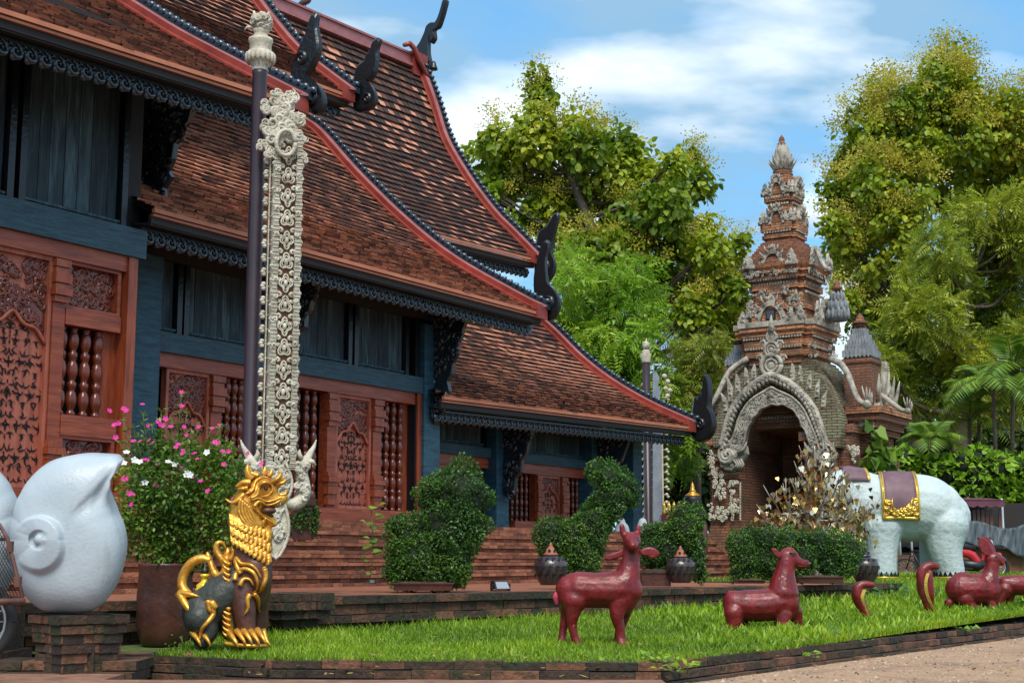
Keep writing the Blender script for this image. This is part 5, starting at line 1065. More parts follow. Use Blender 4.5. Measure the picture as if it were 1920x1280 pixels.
# tip: lotus bud with petals
mb = MB(); zb = gz(332)
mb.lathe([(.24, 0), (.27, .05), (.2, .08), (.26, .13), (.16, .18), (.14, .2)], 16, (0, 0, zb)); mb.lathe([(.16, .2), (.2, .3), (.2, .45), (.14, .7), (.1, .85), (.12, .88), (.07, .92), (.08, .98), (.05, 1.06), (.005, 1.12)], 14, (0, 0, zb)); tip = mb.build('spire_tip', M['gbrick_lo'], gate)
mb = MB()
for r_, zz0, L_, n_, tl in ((.2, .16, .28, 12, .45), (.21, .26, .34, 12, .05), (.18, .42, .36, 10, -.12), (.13, .6, .3, 8, -.12)):
    for i in range(n_):
        a = 2*PI*i/n_+zz0*5; d = Vector((math.cos(a), math.sin(a), 0)); u = Vector((-d.y, d.x, 0)); c = d*r_+Vector((0, 0, zb+zz0)); w_ = .07
        p = [c-u*w_*.6, c+u*w_*.6, c+u*w_+Vector((0, 0, L_*.45))+d*tl*.1, c+Vector((0, 0, L_))+d*tl*.35, c-u*w_+Vector((0, 0, L_*.45))+d*tl*.1]
        mb.plate([q+d*.03 for q in p], -d*.03, .012)
mb.build('lotus_petals', M['stucco_old'], tip, fix=True)
# stucco: flame plates, niches, domes, nagas
ST = M['stucco_old']
mb = MB()
def flame(c, u, h, w_, n_, sc_=True, curl=3):
    mb = MB(); c = Vector(c); u = Vector(u).normalized(); n_ = Vector(n_).normalized(); Z = Vector((0, 0, 1))
    o = [(-.5, 0), (-.52, .2), (-.36, .34), (-.4, .52), (-.2, .62), (-.18, .8), (0, 1), (.18, .8), (.2, .62), (.4, .52), (.36, .34), (.52, .2), (.5, 0)]
    mb.plate([c+u*x*w_+Z*y*h+n_*(.03) for x, y in o], -n_*.06, .015)
    for i in range(curl): mb.curl(c+u*w_*random.uniform(-.28, .28)+Z*h*(.15+.55*i/max(1, curl))+n_*.03, u, Z, n_, w_*.18, .018, 1.1, random.random()*6, random.choice((-1, 1)), 8)
    mb.build('antefix', ST, gate)
def patch(c, u, v, n_, w_, h, num, sz, tri=0, mb=None):
    own = mb is None; mb = mb or MB(); c = Vector(c); u = Vector(u); v = Vector(v); n_ = Vector(n_)
    for i in range(num):
        for _ in range(9):
            x, y = random.uniform(-.5, .5), random.uniform(-.5, .5)
            if tri == 0 or (tri > 0 and abs(x) < (.5-y)*.5) or (tri < 0 and abs(x) < (.5+y)*.5): break
        mb.curl(c+u*x*w_+v*y*h, u, v, n_, sz*random.uniform(.7, 1.2), sz*.24, random.uniform(.9, 1.3), random.random()*6, random.choice((-1, 1)), 8, random.random())
    if own: mb.build('scroll_relief', M['stucco'] if sz == .052 else ST, gate)
FRT = ((1, 0, 0), (0, -1, 0)); RGT = ((0, 1, 0), (1, 0, 0)); Z = (0, 0, 1)
def niche(cx_, cy_, fr, py0, py1, w_, back):
    # flame framed niche on the front or right face
    mb = MB(); dk = MB(); u = Vector(fr[0]); n_ = Vector(fr[1]); z0, z1 = gz(py0), gz(py1); h = z1-z0; c = Vector((cx_, cy_, z0)); o = []; i_ = []
    for j in range(17):
        t = -1+2*j/16; a = abs(t); yo = (1-a**2.4)*.72*h+(.28*h*max(0, 1-a*4)) ; o.append(c+u*t*w_*.5+Vector((0, 0, max(yo, 0)))+n_*.07); i_.append(c+u*t*w_*.36+Vector((0, 0, (1-a**2.6)*.58*h))+n_*.07)
    mb.strip(o, i_, -n_*.16)
    for q in o[1:-1:2]: mb.curl(q, u, Z, n_, .05, .016, 1.1, random.random()*6, 1, 8)
    for j in (3, 5, 11, 13): d = (o[j]-c-Vector((0, 0, h*.3))).normalized(); mb.tube([o[j], o[j]+d*h*.14+Vector((0, 0, h*.05)), o[j]+d*h*.18+Vector((0, 0, h*.14))], [.035, .028, .006], 5)
    q = c+n_*.005; dk.add([q-u*w_*.3, q+u*w_*.3, q+u*w_*.28+Vector((0, 0, h*.3)), q+u*w_*.12+Vector((0, 0, h*.5)), q-u*w_*.12+Vector((0, 0, h*.5)), q-u*w_*.28+Vector((0, 0, h*.3))], [(0, 1, 2, 3, 4, 5)])
    fo = mb.build('niche_frame', ST, gate); dk.build('niche_back', M['gbrick'], fo)
dk = MB()
for cy0, a, hh, ww in ((424, .46, .36, .26), (370, .4, .34, .22)):
    z = gz(cy0)
    for sx_, sy_ in ((-1, -1), (1, -1), (1, 1)):
        flame((sx_*a*.98, sy_*a*.8, z), (1, 0, 0) if sx_ < 0 else (0, 1, 0), hh, ww*.8, (0, -1, 0) if sx_ < 0 else (1, 0, 0)); flame((sx_*a*.8, sy_*a*.98, z), (1, 0, 0), hh, ww*.8, (0, -1, 0))
    flame((a*.5, -a, z), (1, 0, 0), hh*.85, ww*.7, (0, -1, 0)); flame((-a*.5, -a, z), (1, 0, 0), hh*.85, ww*.7, (0, -1, 0)); flame((a, a*.4, z), (0, 1, 0), hh*.85, ww*.7, (1, 0, 0))
    niche(0, -a*.98, FRT, cy0+2, cy0-38, .42, 0); niche(a*.98, 0, RGT, cy0+2, cy0-36, .4, 0)
niche(0, -.8, FRT, 512, 468, .7, 0); niche(.8, 0, RGT, 512, 468, .6, 0); niche(0, -1.0, FRT, 616, 562, .84, 0); niche(1.02, 0, RGT, 616, 568, .72, 0)
mb = MB(); mb.box(-.2, .2, -.75, -.66, gz(610), gz(512), .5); mb.build('brick_pilaster', M['gbrick'], gate)
flame((.55, -.95, gz(512)), (1, 0, 0), .42, .32, (0, -1, 0)); flame((-.6, -.95, gz(512)), (1, 0, 0), .42, .32, (0, -1, 0)); flame((.95, -.5, gz(512)), (0, 1, 0), .5, .4, (1, 0, 0)); flame((.95, .5, gz(512)), (0, 1, 0), .5, .4, (1, 0, 0))
flame((.78, -1.05, gz(614)), (1, 0, 0), .36, .28, (0, -1, 0)); flame((.54, -1.05, gz(614)), (1, 0, 0), .3, .24, (0, -1, 0)); flame((-.75, -1.05, gz(614)), (1, 0, 0), .34, .28, (0, -1, 0)); flame((1.06, -.6, gz(614)), (0, 1, 0), .5, .35, (1, 0, 0)); flame((1.06, .65, gz(614)), (0, 1, 0), .5, .35, (1, 0, 0))
patch((.52, -.77, gz(578)), (1, 0, 0), Z, (0, -1, 0), .34, .42, 26, .06, 0); patch((-.6, -.77, gz(584)), (1, 0, 0), Z, (0, -1, 0), .26, .4, 18, .06); patch((.3, -.8, gz(555)), (1, 0, 0), Z, (0, -1, 0), .16, .26, 10, .05); patch((-.32, -.8, gz(560)), (1, 0, 0), Z, (0, -1, 0), .16, .26, 10, .05)
for px in (1525, 1562): c = gp(px, 652, -.95); patch((c.x, -.98, c.z), (1, 0, 0), Z, (0, -1, 0), .2, .5, 8, .05)
patch((0, -.9, gz(522)), (1, 0, 0), Z, (0, -1, 0), 1.5, .13, 46, .045); patch((.9, 0, gz(522)), (0, 1, 0), Z, (1, 0, 0), 1.5, .13, 40, .045)
mb = MB(); mb.box(-.12, .12, -1.06, -.98, gz(610), gz(592)); lamp = mb.build('lamp_box', M['black'], gate); mb = MB(); mb.box(-.095, .095, -1.068, -1.06, gz(608), gz(594)); mb.build('lamp_glass', M['tarp'], lamp)
# petal domes at the corners and slate pyramids with caps
def dome(px, py0, py1, y, r0, pyr=False, cap=True):
    c = gp(px, py0, y); z0 = c.z; h = gz(py1)-gz(py0); m_ = MB()
    if pyr:
        m_.frus(c.x, y, r0, r0, z0, r0*.28, r0*.28, z0+h*.62); 
        for row in range(5):
            t = row/5; rr = r0*(1-.72*t)
            for i in range(7):
                for s_ in ((1, 0), (0, 1)):
                    o = -rr+(i+.5)*2*rr/7; a, b = (c.x+o, y-rr-.012) if s_[0] else (c.x+rr+.012, y+o)
                    m_.plate([Vector((a-(rr/8)*s_[0], b-(rr/8)*s_[1], z0+h*.62*t)), Vector((a, b, z0+h*.62*t-.05)), Vector((a+(rr/8)*s_[0], b+(rr/8)*s_[1], z0+h*.62*t)), Vector((a+(rr/9)*s_[0], b+(rr/9)*s_[1], z0+h*.62*(t+.22))), Vector((a-(rr/9)*s_[0], b-(rr/9)*s_[1], z0+h*.62*(t+.22)))], Vector((-.03*s_[1], .03*s_[0], 0)))
    else:
        m_.lathe([(r0*.8, 0), (r0, h*.12), (r0*.88, h*.3), (r0*.6, h*.5), (r0*.3, h*.66)], 12, (c.x, y, z0))
        for row, rr in enumerate((1.0, .86, .6)):
            for i in range(11): a = 2*PI*i/11+row*.3; m_.ell((c.x+r0*rr*math.cos(a), y+r0*rr*math.sin(a), z0+h*(.16+.2*row)), (r0*.17, r0*.17, h*.13), 6, 5)
    d_ = m_.build('turret_roof', M['gslate'], gate)
    if cap: m_ = MB(); m_.lathe([(r0*.3, h*.6), (r0*.3, h*.74), (r0*.5, h*.76), (r0*.5, h*.8), (r0*.28, h*.84), (r0*.3, h*.88), (.01, h)], 10, (c.x, y, z0)); m_.build('turret_cap', M['gbrick_lo'], d_)
    return c
for px, y0, y1, yy, r0 in ((1615, 670, 590, -.35, .36), (1390, 685, 625, -.2, .32)):
    c = dome(px, y0, y1, yy, r0, True); m_ = MB(); m_.box(c.x-r0*.92, c.x+r0*.92, yy-r0*.92, yy+r0*.92, c.z-1.2, c.z-.02); m_.box(c.x-r0*1.02, c.x+r0*1.02, yy-r0*1.02, yy+r0*1.02, c.z-.16, c.z-.06); m_.build('turret_body', M['gbrick_lo'], gate)
dome(1572, 602, 525, -.1, .26); dome(1416, 622, 548, -.3, .24)
# naga rails down the roof corners
def rail(pts, yy, r_, head=1):
    m_ = MB(); sp = spline([gp(x, y, d) for x, y, d in pts], 5); m_.tube(sp, [r_*(1-.2*i/len(sp)) for i in range(len(sp))], 8)
    e = Vector(sp[-1]); d_ = (Vector(sp[-1])-Vector(sp[-4])).normalized()*head; m_.ell(e, r_*1.3)
    for i in range(6): a = .3+i*.32; q = Vector((d_.x*math.cos(a), d_.y*math.cos(a), math.sin(a))); g_ = r_*7.5; m_.tube([e+q*r_, e+q*(.2+.06*i)*g_+Vector((0, 0, .05))*g_, e+q*(.24+.07*i)*g_+Vector((0, 0, .16))*g_], [.055*g_, .04*g_, .006], 5)
    m_.build('naga_rail', ST, gate)
rail([(1402, 672, -.95), (1385, 682, -1.05), (1367, 697, -1.2), (1352, 725, -1.4), (1340, 750, -1.55), (1325, 768, -1.68)], 0, .075)
rail([(1558, 672, -.95), (1576, 682, -1.05), (1590, 702, -1.15), (1600, 730, -1.3), (1612, 752, -1.42), (1626, 758, -1.45)], 0, .085)
rail([(1436, 470, -.5), (1428, 485, -.6), (1420, 500, -.75), (1410, 508, -.85)], 0, .06); rail([(1530, 465, -.5), (1538, 485, -.6), (1546, 500, -.75), (1556, 505, -.85)], 0, .06)
rail([(1652, 740, -.4), (1672, 755, -.4), (1690, 768, -.4), (1702, 770, -.4)], 0, .065)
# right pediment
mb = MB(); sxp = AB+.72
o = [(-.7, gz(778)), (-.62, gz(760)), (-.42, gz(752)), (-.34, gz(738)), (-.16, gz(728)), (-.1, gz(712)), (.0, gz(690)), (.1, gz(712)), (.16, gz(728)), (.34, gz(738)), (.42, gz(752)), (.66, gz(760)), (.74, gz(778))]
mb.plate([Vector((sxp, a+.1, z)) for a, z in o], (-.14, 0, 0), .02); patch((sxp+.01, .1, gz(755)), (0, 1, 0), Z, (1, 0, 0), 1.0, .5, 40, .07, 1, mb)
for i in range(5): a = -.55+i*.3; mb.tube([Vector((sxp-.05, a, gz(765))), Vector((sxp, a*1.15, gz(745))), Vector((sxp+.05, a*1.25, gz(728-20*(1-abs(a)))))], [.06, .05, .01], 6)
patch((AB+.69, .1, gz(808)), (0, 1, 0), Z, (1, 0, 0), 1.8, .14, 50, .05); patch((AB+.3, sy0-.15, gz(808)), (1, 0, 0), Z, (0, -1, 0), .9, .14, 26, .05)
ped = mb.build('side_pediment', ST, gate)
m_ = MB(); q = Vector((sxp+.02, .1, gz(778))); m_.add([q+Vector((0, -.2, 0)), q+Vector((0, .2, 0)), q+Vector((0, .19, .3)), q+Vector((0, 0, .52)), q+Vector((0, -.19, .3))], [(0, 1, 2, 3, 4)]); m_.build('side_niche', M['gbrick'], ped)
# the front arch: scalloped inner band, dark ring of figures, outer rib, flames and medallions
yA = yF-.12
inn = [(1388, 842), (1395, 828), (1398, 812), (1401, 800), (1407, 792), (1411, 782), (1419, 775), (1425, 766), (1436, 762), (1446, 757), (1457, 759), (1468, 757), (1478, 763), (1488, 768), (1494, 777), (1500, 786), (1503, 797), (1510, 806), (1514, 818), (1520, 836)]
mid = [(1367, 838), (1374, 820), (1380, 803), (1384, 788), (1391, 773), (1399, 760), (1408, 750), (1420, 741), (1434, 733), (1446, 726), (1456, 731), (1470, 737), (1484, 744), (1496, 754), (1506, 766), (1513, 779), (1519, 793), (1525, 806), (1531, 820), (1537, 838)]
out_ = [(1350, 838), (1355, 816), (1359, 795), (1366, 775), (1376, 756), (1388, 740), (1400, 727), (1414, 715), (1430, 704), (1447, 698), (1462, 704), (1478, 712), (1494, 724), (1508, 738), (1520, 753), (1531, 771), (1538, 790), (1543, 808), (1547, 822), (1550, 838)]
mb = MB()
def A3(pts, y): return [gp(px, py, y) for px, py in pts]
def lerp(p, q, t): return [(a[0]*(1-t)+b[0]*t, a[1]*(1-t)+b[1]*t) for a, b in zip(p, q)]
mb.strip(A3(inn, yA-.05), A3(mid, yA-.05), (0, .2, 0)); sp = [Vector(q) for q in spline(A3(lerp(mid, out_, .82), yA-.04), 3)]; mb.tube(sp, .1, 8); mb.tube([Vector(q) for q in spline(A3(mid, yA-.07), 3)], .035, 6); mb.tube([Vector(q) for q in spline(A3(inn, yA-.06), 3)], .03, 6)
for t in np.linspace(.15, .85, 5):
    for q in spline(A3(lerp(inn, mid, t), yA-.055), 3): mb.curl(Vector(q)+Vector((random.uniform(-.03, .03), 0, random.uniform(-.03, .03))), (1, 0, 0), Z, (0, -1, 0), .055, .016, 1.1, random.random()*6, random.choice((-1, 1)), 7)
for q in spline(A3(lerp(mid, out_, .4), yA-.03), 2): mb.tube([Vector(q), Vector(q)+Vector((0, -.08, .06)), Vector(q)+Vector((0, -.05, .14))], [.06, .05, .02], 5)
for q in spline(A3(lerp(mid, out_, .8), yA-.12), 3): mb.curl(q, (1, 0, 0), Z, (0, -1, 0), .05, .014, 1.1, random.random()*6, 1, 7)
for px, py in ((1360, 848), (1548, 848)):           # makara heads at the springings
    s_ = 1 if px < 1450 else -1; c = gp(px, py, yA)
    mb.plate([gp(px+s_*a, py+b, yA-.06) for a, b in ((-14, -12), (-16, 5), (-12, 22), (-2, 34), (12, 36), (24, 28), (32, 14), (38, 2), (36, -12), (24, -22), (10, -28))], (0, .22, 0), .04)
    for r_ in (.26, .17): mb.curl(gp(px+s_*4, py+4, yA-.07), (s_, 0, 0), Z, (0, -1, 0), r_, .04, 1.3, 2, 1, 14)
    patch(gp(px+s_*6, py+2, yA-.065), (1, 0, 0), Z, (0, -1, 0), .5, .6, 30, .05, 0, mb)
    mb.tube([gp(px+s_*24, py+2, yA-.1), gp(px+s_*36, py-8, yA-.14), gp(px+s_*40, py-20, yA-.12)], [.06, .05, .01], 6)
    for i in range(4): mb.tube([gp(px+s_*(14+5*i), py+12, yA-.08), gp(px+s_*(22+4*i), py+22, yA-.1), gp(px+s_*(14+5*i), py+32, yA-.08)], .03, 5)
for (bx, by), (tx, ty) in (((1361, 768), (1350, 735)), ((1370, 750), (1362, 706)), ((1384, 733), (1379, 700)), ((1400, 718), (1396, 688)), ((1414, 708), (1413, 681)), ((1485, 710), (1484, 680)), ((1500, 714), (1498, 684)), ((1516, 726), (1520, 695)), ((1531, 742), (1538, 706)), ((1543, 760), (1553, 727))):
    s_ = -1 if bx < 1450 else 1; w_ = 5
    mb.plate([gp(*p, yA+.02) for p in ((bx-w_, by+4), (bx+w_, by+4), (bx+w_+s_*1.5, (by+ty)/2), (tx, ty), (bx-w_+s_*1.5, (by+ty)/2))], (0, .08, 0), .015)
    for i in range(3): mb.curl(gp(bx+(tx-bx)*.15*i, by-(by-ty)*.22*i, yA+.02), (1, 0, 0), Z, (0, -1, 0), .04, .014, 1, random.random()*6, 1, 7)
for (x, y, r_) in ((1447, 685, 19), (1447, 655, 13), (1447, 631, 9)):
    c = gp(x, y, yA-.02); rr = r_*k
    for q in (1.0, .58): mb.tube([c+Vector((math.cos(a)*rr*q, -.03, math.sin(a)*rr*q)) for a in np.linspace(0, 2*PI, 21)], rr*.2*q+.01, 6)
    mb.ell(c, (rr*.5, .05, rr*.5), 10, 6); mb.plate([c+Vector((math.cos(a)*rr, .02, math.sin(a)*rr)) for a in np.linspace(0, 2*PI, 16)[:-1]], (0, .1, 0))
mb.tube([gp(1447, 622, yA-.02), gp(1446, 608, yA-.02), gp(1446, 590, yA-.02)], [.1, .07, .005], 8)
for x, s_ in ((1426, -1), (1468, 1), (1432, -1), (1462, 1)): mb.curl(gp(x, 672 if abs(x-1447) > 18 else 645, yA), (s_, 0, 0), Z, (0, -1, 0), .1, .03, 1.2, 0, 1, 9)
arch = mb.build('stucco_arch', ST, gate)
# brick wall between the arch band and the roof
mb = MB(); mb.strip(A3(lerp(mid, out_, .2), yA+.03), A3([(1338, 838), (1336, 820), (1335, 802), (1340, 786), (1348, 770), (1357, 755), (1367, 740), (1378, 726), (1390, 712), (1402, 698), (1447, 684), (1512, 692), (1534, 700), (1545, 715), (1554, 732), (1562, 750), (1570, 768), (1575, 786), (1577, 804), (1574, 838)][:20], yA+.03), (0, .5, 0)); mb.build('arch_wall', M['gmoss'], gate)
mb = MB(); vt = A3(inn, yA+.1); mb.strip(vt, [q+Vector((0, 2.2, 0)) for q in vt], (0, 0, .12)); mb.build('passage_vault', M['gbrick_lo'], gate)
# openwork stucco panels on the left pier and right pier
mb = MB()
for (x, y, w_, h, n_, tr) in ((1340, 900, 16, 40, 22, -1), (1352, 895, 14, 30, 14, 1), (1372, 918, 22, 28, 20, -1), (1350, 925, 22, 26, 18, 0), (1340, 958, 24, 28, 24, 0), (1362, 962, 26, 24, 24, 0), (1376, 950, 18, 30, 18, 0), (1334, 860, 12, 34, 14, 0), (1602, 852, 24, 30, 22, -1), (1606, 890, 18, 24, 12, 1), (1575, 892, 20, 26, 14, 0), (1545, 885, 16, 24, 10, 0)):
    patch(gp(x, y, yF-.075 if x < 1570 else -BB*1.0-.1), (1, 0, 0), Z, (0, -1, 0), w_*k, h*k, n_, .052, tr)
for i in range(24): mb.ell(gp(1388, 905+i*3, yF-.08), (.03, .02, .018), 6, 4)
mb.build('bead_row', M['stucco'], gate, kind='stuff')
# a climber on the right side of the gate
f = Frame(at(1640, 1060, 34.0)); t = thing('climbing_plant', f, 'dark green climber with large leaves on the right side of the brick gate', 'plant')
leaves('foliage', localblobs(f, [(1640, 815, 14), (1650, 840, 22), (1632, 862, 20), (1655, 868, 20), (1628, 885, 16), (1670, 850, 14), (1650, 900, 26), (1640, 940, 26), (1655, 990, 24)], 34.0, .2), 330, .3, 'heart', M['palmleaf'], t, droop=.8)
mb = MB(); mb.tube([(0, 0, 0), (.1, .1, 1.4), (-.05, 0, 2.4), (.1, 0, 3.0)], [.05, .04, .03, .015], 6); mb.build('stem', M['bark'], t)
# ------------------------------------------------------------------ banner poles
def crownball(mb, c, r, n, ry=None):
    for i in range(n):
        d = Vector((random.gauss(0, 1), random.gauss(0, 1), random.gauss(0, 1))).normalized(); u = d.orthogonal().normalized(); mb.curl(Vector(c)+Vector((d.x*r, d.y*(ry or r), d.z*r)), u, d.cross(u), d, r*.36, r*.1, 1.2, random.random()*6, random.choice((-1, 1)), 9)
D1 = 14.0; f = Frame(Vector((at(462, 1050, D1).x, D1, .6))); k = f.k
t = thing('banner_pole', f, 'tall dark purple pole with a stone capital, nearest, standing behind the gilded lion', 'pole')
ztop = f.p(478, 132).z; mb = MB(); mb.lathe([(.14, 0), (.14, .06), (.1, .1), (.077, .14), (.074, ztop-.05), (.08, ztop)], 24); mb.build('shaft', M['pole'], t)
mb = MB(); zt_ = ztop; mb.lathe([(.07, zt_-.02), (.09, zt_), (.075, zt_+.03), (.12, zt_+.08), (.145, zt_+.14), (.135, zt_+.18), (.105, zt_+.2), (.112, zt_+.22), (.11, zt_+.27), (.125, zt_+.3), (.12, zt_+.33), (.075, zt_+.34), (.07, zt_+.39), (.09, zt_+.42), (.02, zt_+.43)], 20)
for i in range(16): a = 2*PI*i/16; mb.ell((.13*math.cos(a), .13*math.sin(a), zt_+.125), (.03, .03, .06), 6, 5)
cap = mb.build('capital', M['stucco'], t)
mb = MB(); mb.ell((0, 0, zt_+.5), (.1, .09, .09)); crownball(mb, (0, 0, zt_+.5), .1, 42); mb.tube([(-.07, -.03, zt_+.44), (-.13, -.05, zt_+.44), (-.16, -.05, zt_+.41)], [.02, .015, .006], 5); mb.tube([(.05, 0, zt_+.56), (.08, 0, zt_+.62)], [.03, .01], 6); mb.tube([(-.06, 0, zt_+.56), (-.08, 0, zt_+.63)], [.03, .01], 6); mb.build('carved_finial', M['stucco'], cap)
# the hanging carved banner beside it
fb_o = at(522, 1050, D1-.12); f = Frame(Vector((fb_o.x, fb_o.y, .6)), R(22)); k = f.k
t = thing('carved_banner', f, 'tall narrow cream stucco banner covered in scrolls beside the near purple pole', 'banner')
zT = f.p(535, 250).z; zB = f.p(525, 880).z; hw = .14
mb = MB(); mb.box(-hw+.02, hw-.02, 0, .09, zB-.1, zT+.05); mb.build('board', M['stucco_bg'], t)
mb = MB(); fro = (0, -1, 0)
for s_ in (-1, 1):
    xa, xb = sorted((s_*hw, s_*(hw-.056))); mb.box(xa, xb, -.02, .1, zB, zT)
    z = zB; j = 0
    while z < zT-.02:
        e_ = .006*math.sin(j*.9)+random.uniform(0, .005); mb.box(xa-e_, xb+e_, -.034-.008*(j % 2), -.018, z, z+.0125); z += .0185; j += 1
        if j % 7 == 0: mb.curl((s_*(hw+.0), -.02, z+.04), (s_, 0, 0), (0, 0, 1), fro, .017, .007, 1.2, random.random()*6, 1, 9)
mb.build('stucco_border', M['stucco'], t)
mb = MB(); nR = 16
for i in range(nR):
    z = zB+.1+(zT-zB-.12)*i/(nR-1); c = (0, -.015, z)
    for rr, wd in ((.066, .0095), (.045, .0065)):
        if i % 2 == 0: mb.tube([Vector(c)+Vector((math.cos(q)*rr*(.82+.2*math.cos(4*q)), -.01, math.sin(q)*rr*1.35*(.82+.2*math.cos(4*q)))) for q in np.linspace(0, 2*PI, 33)], wd, 5)
        else: mb.tube([Vector(c)+Vector((math.cos(q)*rr*(.78+.22*math.cos(3*(q-PI/2))), -.01, math.sin(q)*rr*1.35*(.8+.2*math.cos(3*(q-PI/2))))) for q in np.linspace(0, 2*PI, 33)], wd, 5)
    mb.ell(c, (.022, .035, .04), 8, 6)
    for sg in (1, -1):
        mb.curl((sg*.062, -.014, z+.1), (sg, 0, 0), (0, 0, 1), fro, .03, .0095, 1.3, -1, 1, 10); mb.curl((sg*.062, -.014, z+.04), (sg, 0, 0), (0, 0, -1), fro, .02, .008, 1.1, 0, 1, 8); mb.curl((sg*.1, -.04, z+random.uniform(0, .1)), (sg, 0, 0), (0, 0, 1), fro, .026, .008, 1.2, random.random()*6, 1, 9)
mb.build('rosettes', M['stucco'], t)
mb = MB(); n_ = 24                                        # white buds on the pole side
for i in range(n_):
    z = zB-.05+(zT-zB+.05)*i/n_
    for j in range(3): a = -1+j; mb.ell((-hw-.055-.02*math.cos(a), .04+.0*j, z+.028*math.sin(a)), (.026, .03, .022), 7, 5)
    mb.tube([(-hw, .05, z), (-hw-.06, .045, z)], .008, 5)
mb.box(-hw-.035, -hw-.025, .03, .07, zB-.1, zT, .4)
mb.build('bud_edge', M['stucco'], t)
mb = MB()
for (x, y, r_) in ((535, 200, 26), (522, 225, 24), (545, 232, 24), (512, 260, 22), (548, 262, 22), (500, 205, 16), (497, 240, 15), (492, 275, 13), (505, 290, 15), (560, 290, 14), (556, 225, 18), (520, 185, 18), (545, 185, 16), (566, 262, 11), (568, 300, 10), (535, 250, 26)):
    c = f.p(x, y, .03); mb.ell(c, (r_*k*.75, .05, r_*k*.75), 10, 7)
    for j in range(7): mb.curl(c+Vector((random.uniform(-.6, .6)*r_*k, -.05, random.uniform(-.6, .6)*r_*k)), (1, 0, 0), (0, 0, 1), fro, r_*k*.5, r_*k*.11, 1.3, random.random()*6, random.choice((-1, 1)), 11)
for q in (1.0,): mb.tube([f.p(536+18*math.cos(a), 268+24*math.sin(a), -.08) for a in np.linspace(0, 2*PI, 21)], .022, 6)
mb.build('scroll_crown', M['stucco'], t)
mb = MB()
for (x0, y0, w_, h_) in ((520, 905, 30, 50), (517, 985, 27, 65)):
    o = [(x0-w_*.5, y0-h_*.8), (x0-w_*.9, y0-h_*.1), (x0-w_*.75, y0+h_*.45), (x0, y0+h_*.95), (x0+w_*.75, y0+h_*.45), (x0+w_*.9, y0-h_*.1), (x0+w_*.5, y0-h_*.8)]
    mb.plate([f.p(a, b, -.01) for a, b in o], (0, .07, 0), .01); e = [f.p(a, b, -.02) for a, b in o]; mb.tube([Vector(q) for q in spline(e, 3)], .016, 6)
    for j in range(34): a = random.uniform(-.65, .65); b = random.uniform(-.7, .6); mb.curl(f.p(x0+a*w_*(1-.3*abs(b)), y0+b*h_, -.015), (1, 0, 0), (0, 0, 1), fro, .04, .013, 1.2, random.random()*6, random.choice((-1, 1)), 10)
mb.build('pendant_leaf', M['stucco'], t)
for mir, x0 in ((1, 0), (-1, 1040)):                       # naga heads curling up on both sides
    X = lambda x: x if mir > 0 else 1042-x+2
    m_ = MB(); m_.tube([Vector(q) for q in spline([f.p(X(x), y, .03) for x, y in ((530, 935), (545, 945), (560, 940), (570, 925), (568, 905), (565, 885), (572, 868), (580, 858))], 4)], [.05+.02*math.sin(i/28*PI) for i in range(29)], 8)
    m_.tube([Vector(q) for q in spline([f.p(X(x), y, .03) for x, y in ((572, 868), (580, 852), (588, 838), (593, 824))], 4)], [.05-.045*i/12 for i in range(13)], 7); m_.tube([f.p(X(576), 866, .0), f.p(X(586), 866, .0), f.p(X(592), 872, .0)], [.04, .03, .01], 6); m_.tube([f.p(X(566), 862, .02), f.p(X(560), 850, .02), f.p(X(562), 842, .02)], [.03, .025, .006], 6)
    for j in range(16): m_.curl(f.p(X(566+random.uniform(-8, 10)), random.uniform(862, 935), -.03), (1, 0, 0), (0, 0, 1), fro, .034, .012, 1.2, random.random()*6, 1, 9)
    m_.build('naga_head', M['stucco'], t)
# far pole and the grey back of its banner
D2 = 38.0; f = Frame(Vector((at(1216, 1000, D2).x, D2, .3))); k = f.k; t = thing('banner_pole', f, 'far slim dark pole with a pale capital beyond the end of the hall roof', 'pole')
zt_ = f.p(1220, 680).z; mb = MB(); mb.lathe([(.13, 0), (.11, .1), (.105, zt_)], 16); mb.build('shaft', M['pole'], t)
mb = MB(); mb.lathe([(.1, zt_-.02), (.13, zt_+.02), (.12, zt_+.06), (.14, zt_+.1), (.13, zt_+.16), (.15, zt_+.22), (.1, zt_+.28), (.12, zt_+.32), (.05, zt_+.36)], 14); c_ = mb.build('capital', M['stucco'], t); mb = MB(); mb.ell((0, 0, zt_+.46), (.09, .09, .12)); crownball(mb, (0, 0, zt_+.46), .1, 16); mb.tube([(0, 0, zt_+.5), (.02, 0, zt_+.66)], [.05, .01], 6); mb.build('carved_finial', M['stucco'], c_)
f2 = Frame(Vector((at(1232, 1000, D2+.1).x, D2+.12, .3))); t = thing('carved_banner', f2, 'flat grey back of the far banner with white buds along both edges', 'banner')
mb = MB(); mb.plate([f2.p(x, y) for x, y in ((1224, 1000), (1241, 1000), (1241, 760), (1236, 745), (1240, 735), (1234, 722), (1237, 708), (1230, 695), (1224, 700))], (0, .1, 0)); mb.build('board', M['grey_slab'], t)
mb = MB(); mb.box(*sorted((f2.p(1241, 900).x, f2.p(1244, 900).x)), -.03, .12, .2, f2.p(1241, 760).z)
for i in range(19):
    y = 745+i*14
    for x in (1209, 1250): mb.ell(f2.p(x, y, .05), (.05, .05, .05), 7, 5); mb.ell(f2.p(x+(3 if x > 1220 else -3), y+4, .05), (.045, .05, .04), 7, 5); mb.tube([f2.p(x, y, .05), f2.p(1241 if x > 1220 else 1224, y, .05)], .015, 5)
for x, y in ((1206, 722), (1203, 735), (1210, 708), (1246, 705), (1252, 715), (1248, 728), (1256, 732), (1252, 742)): mb.ell(f2.p(x, y, .04), (.07, .05, .07), 8, 6)
mb.build('bud_edge', M['stucco'], t)
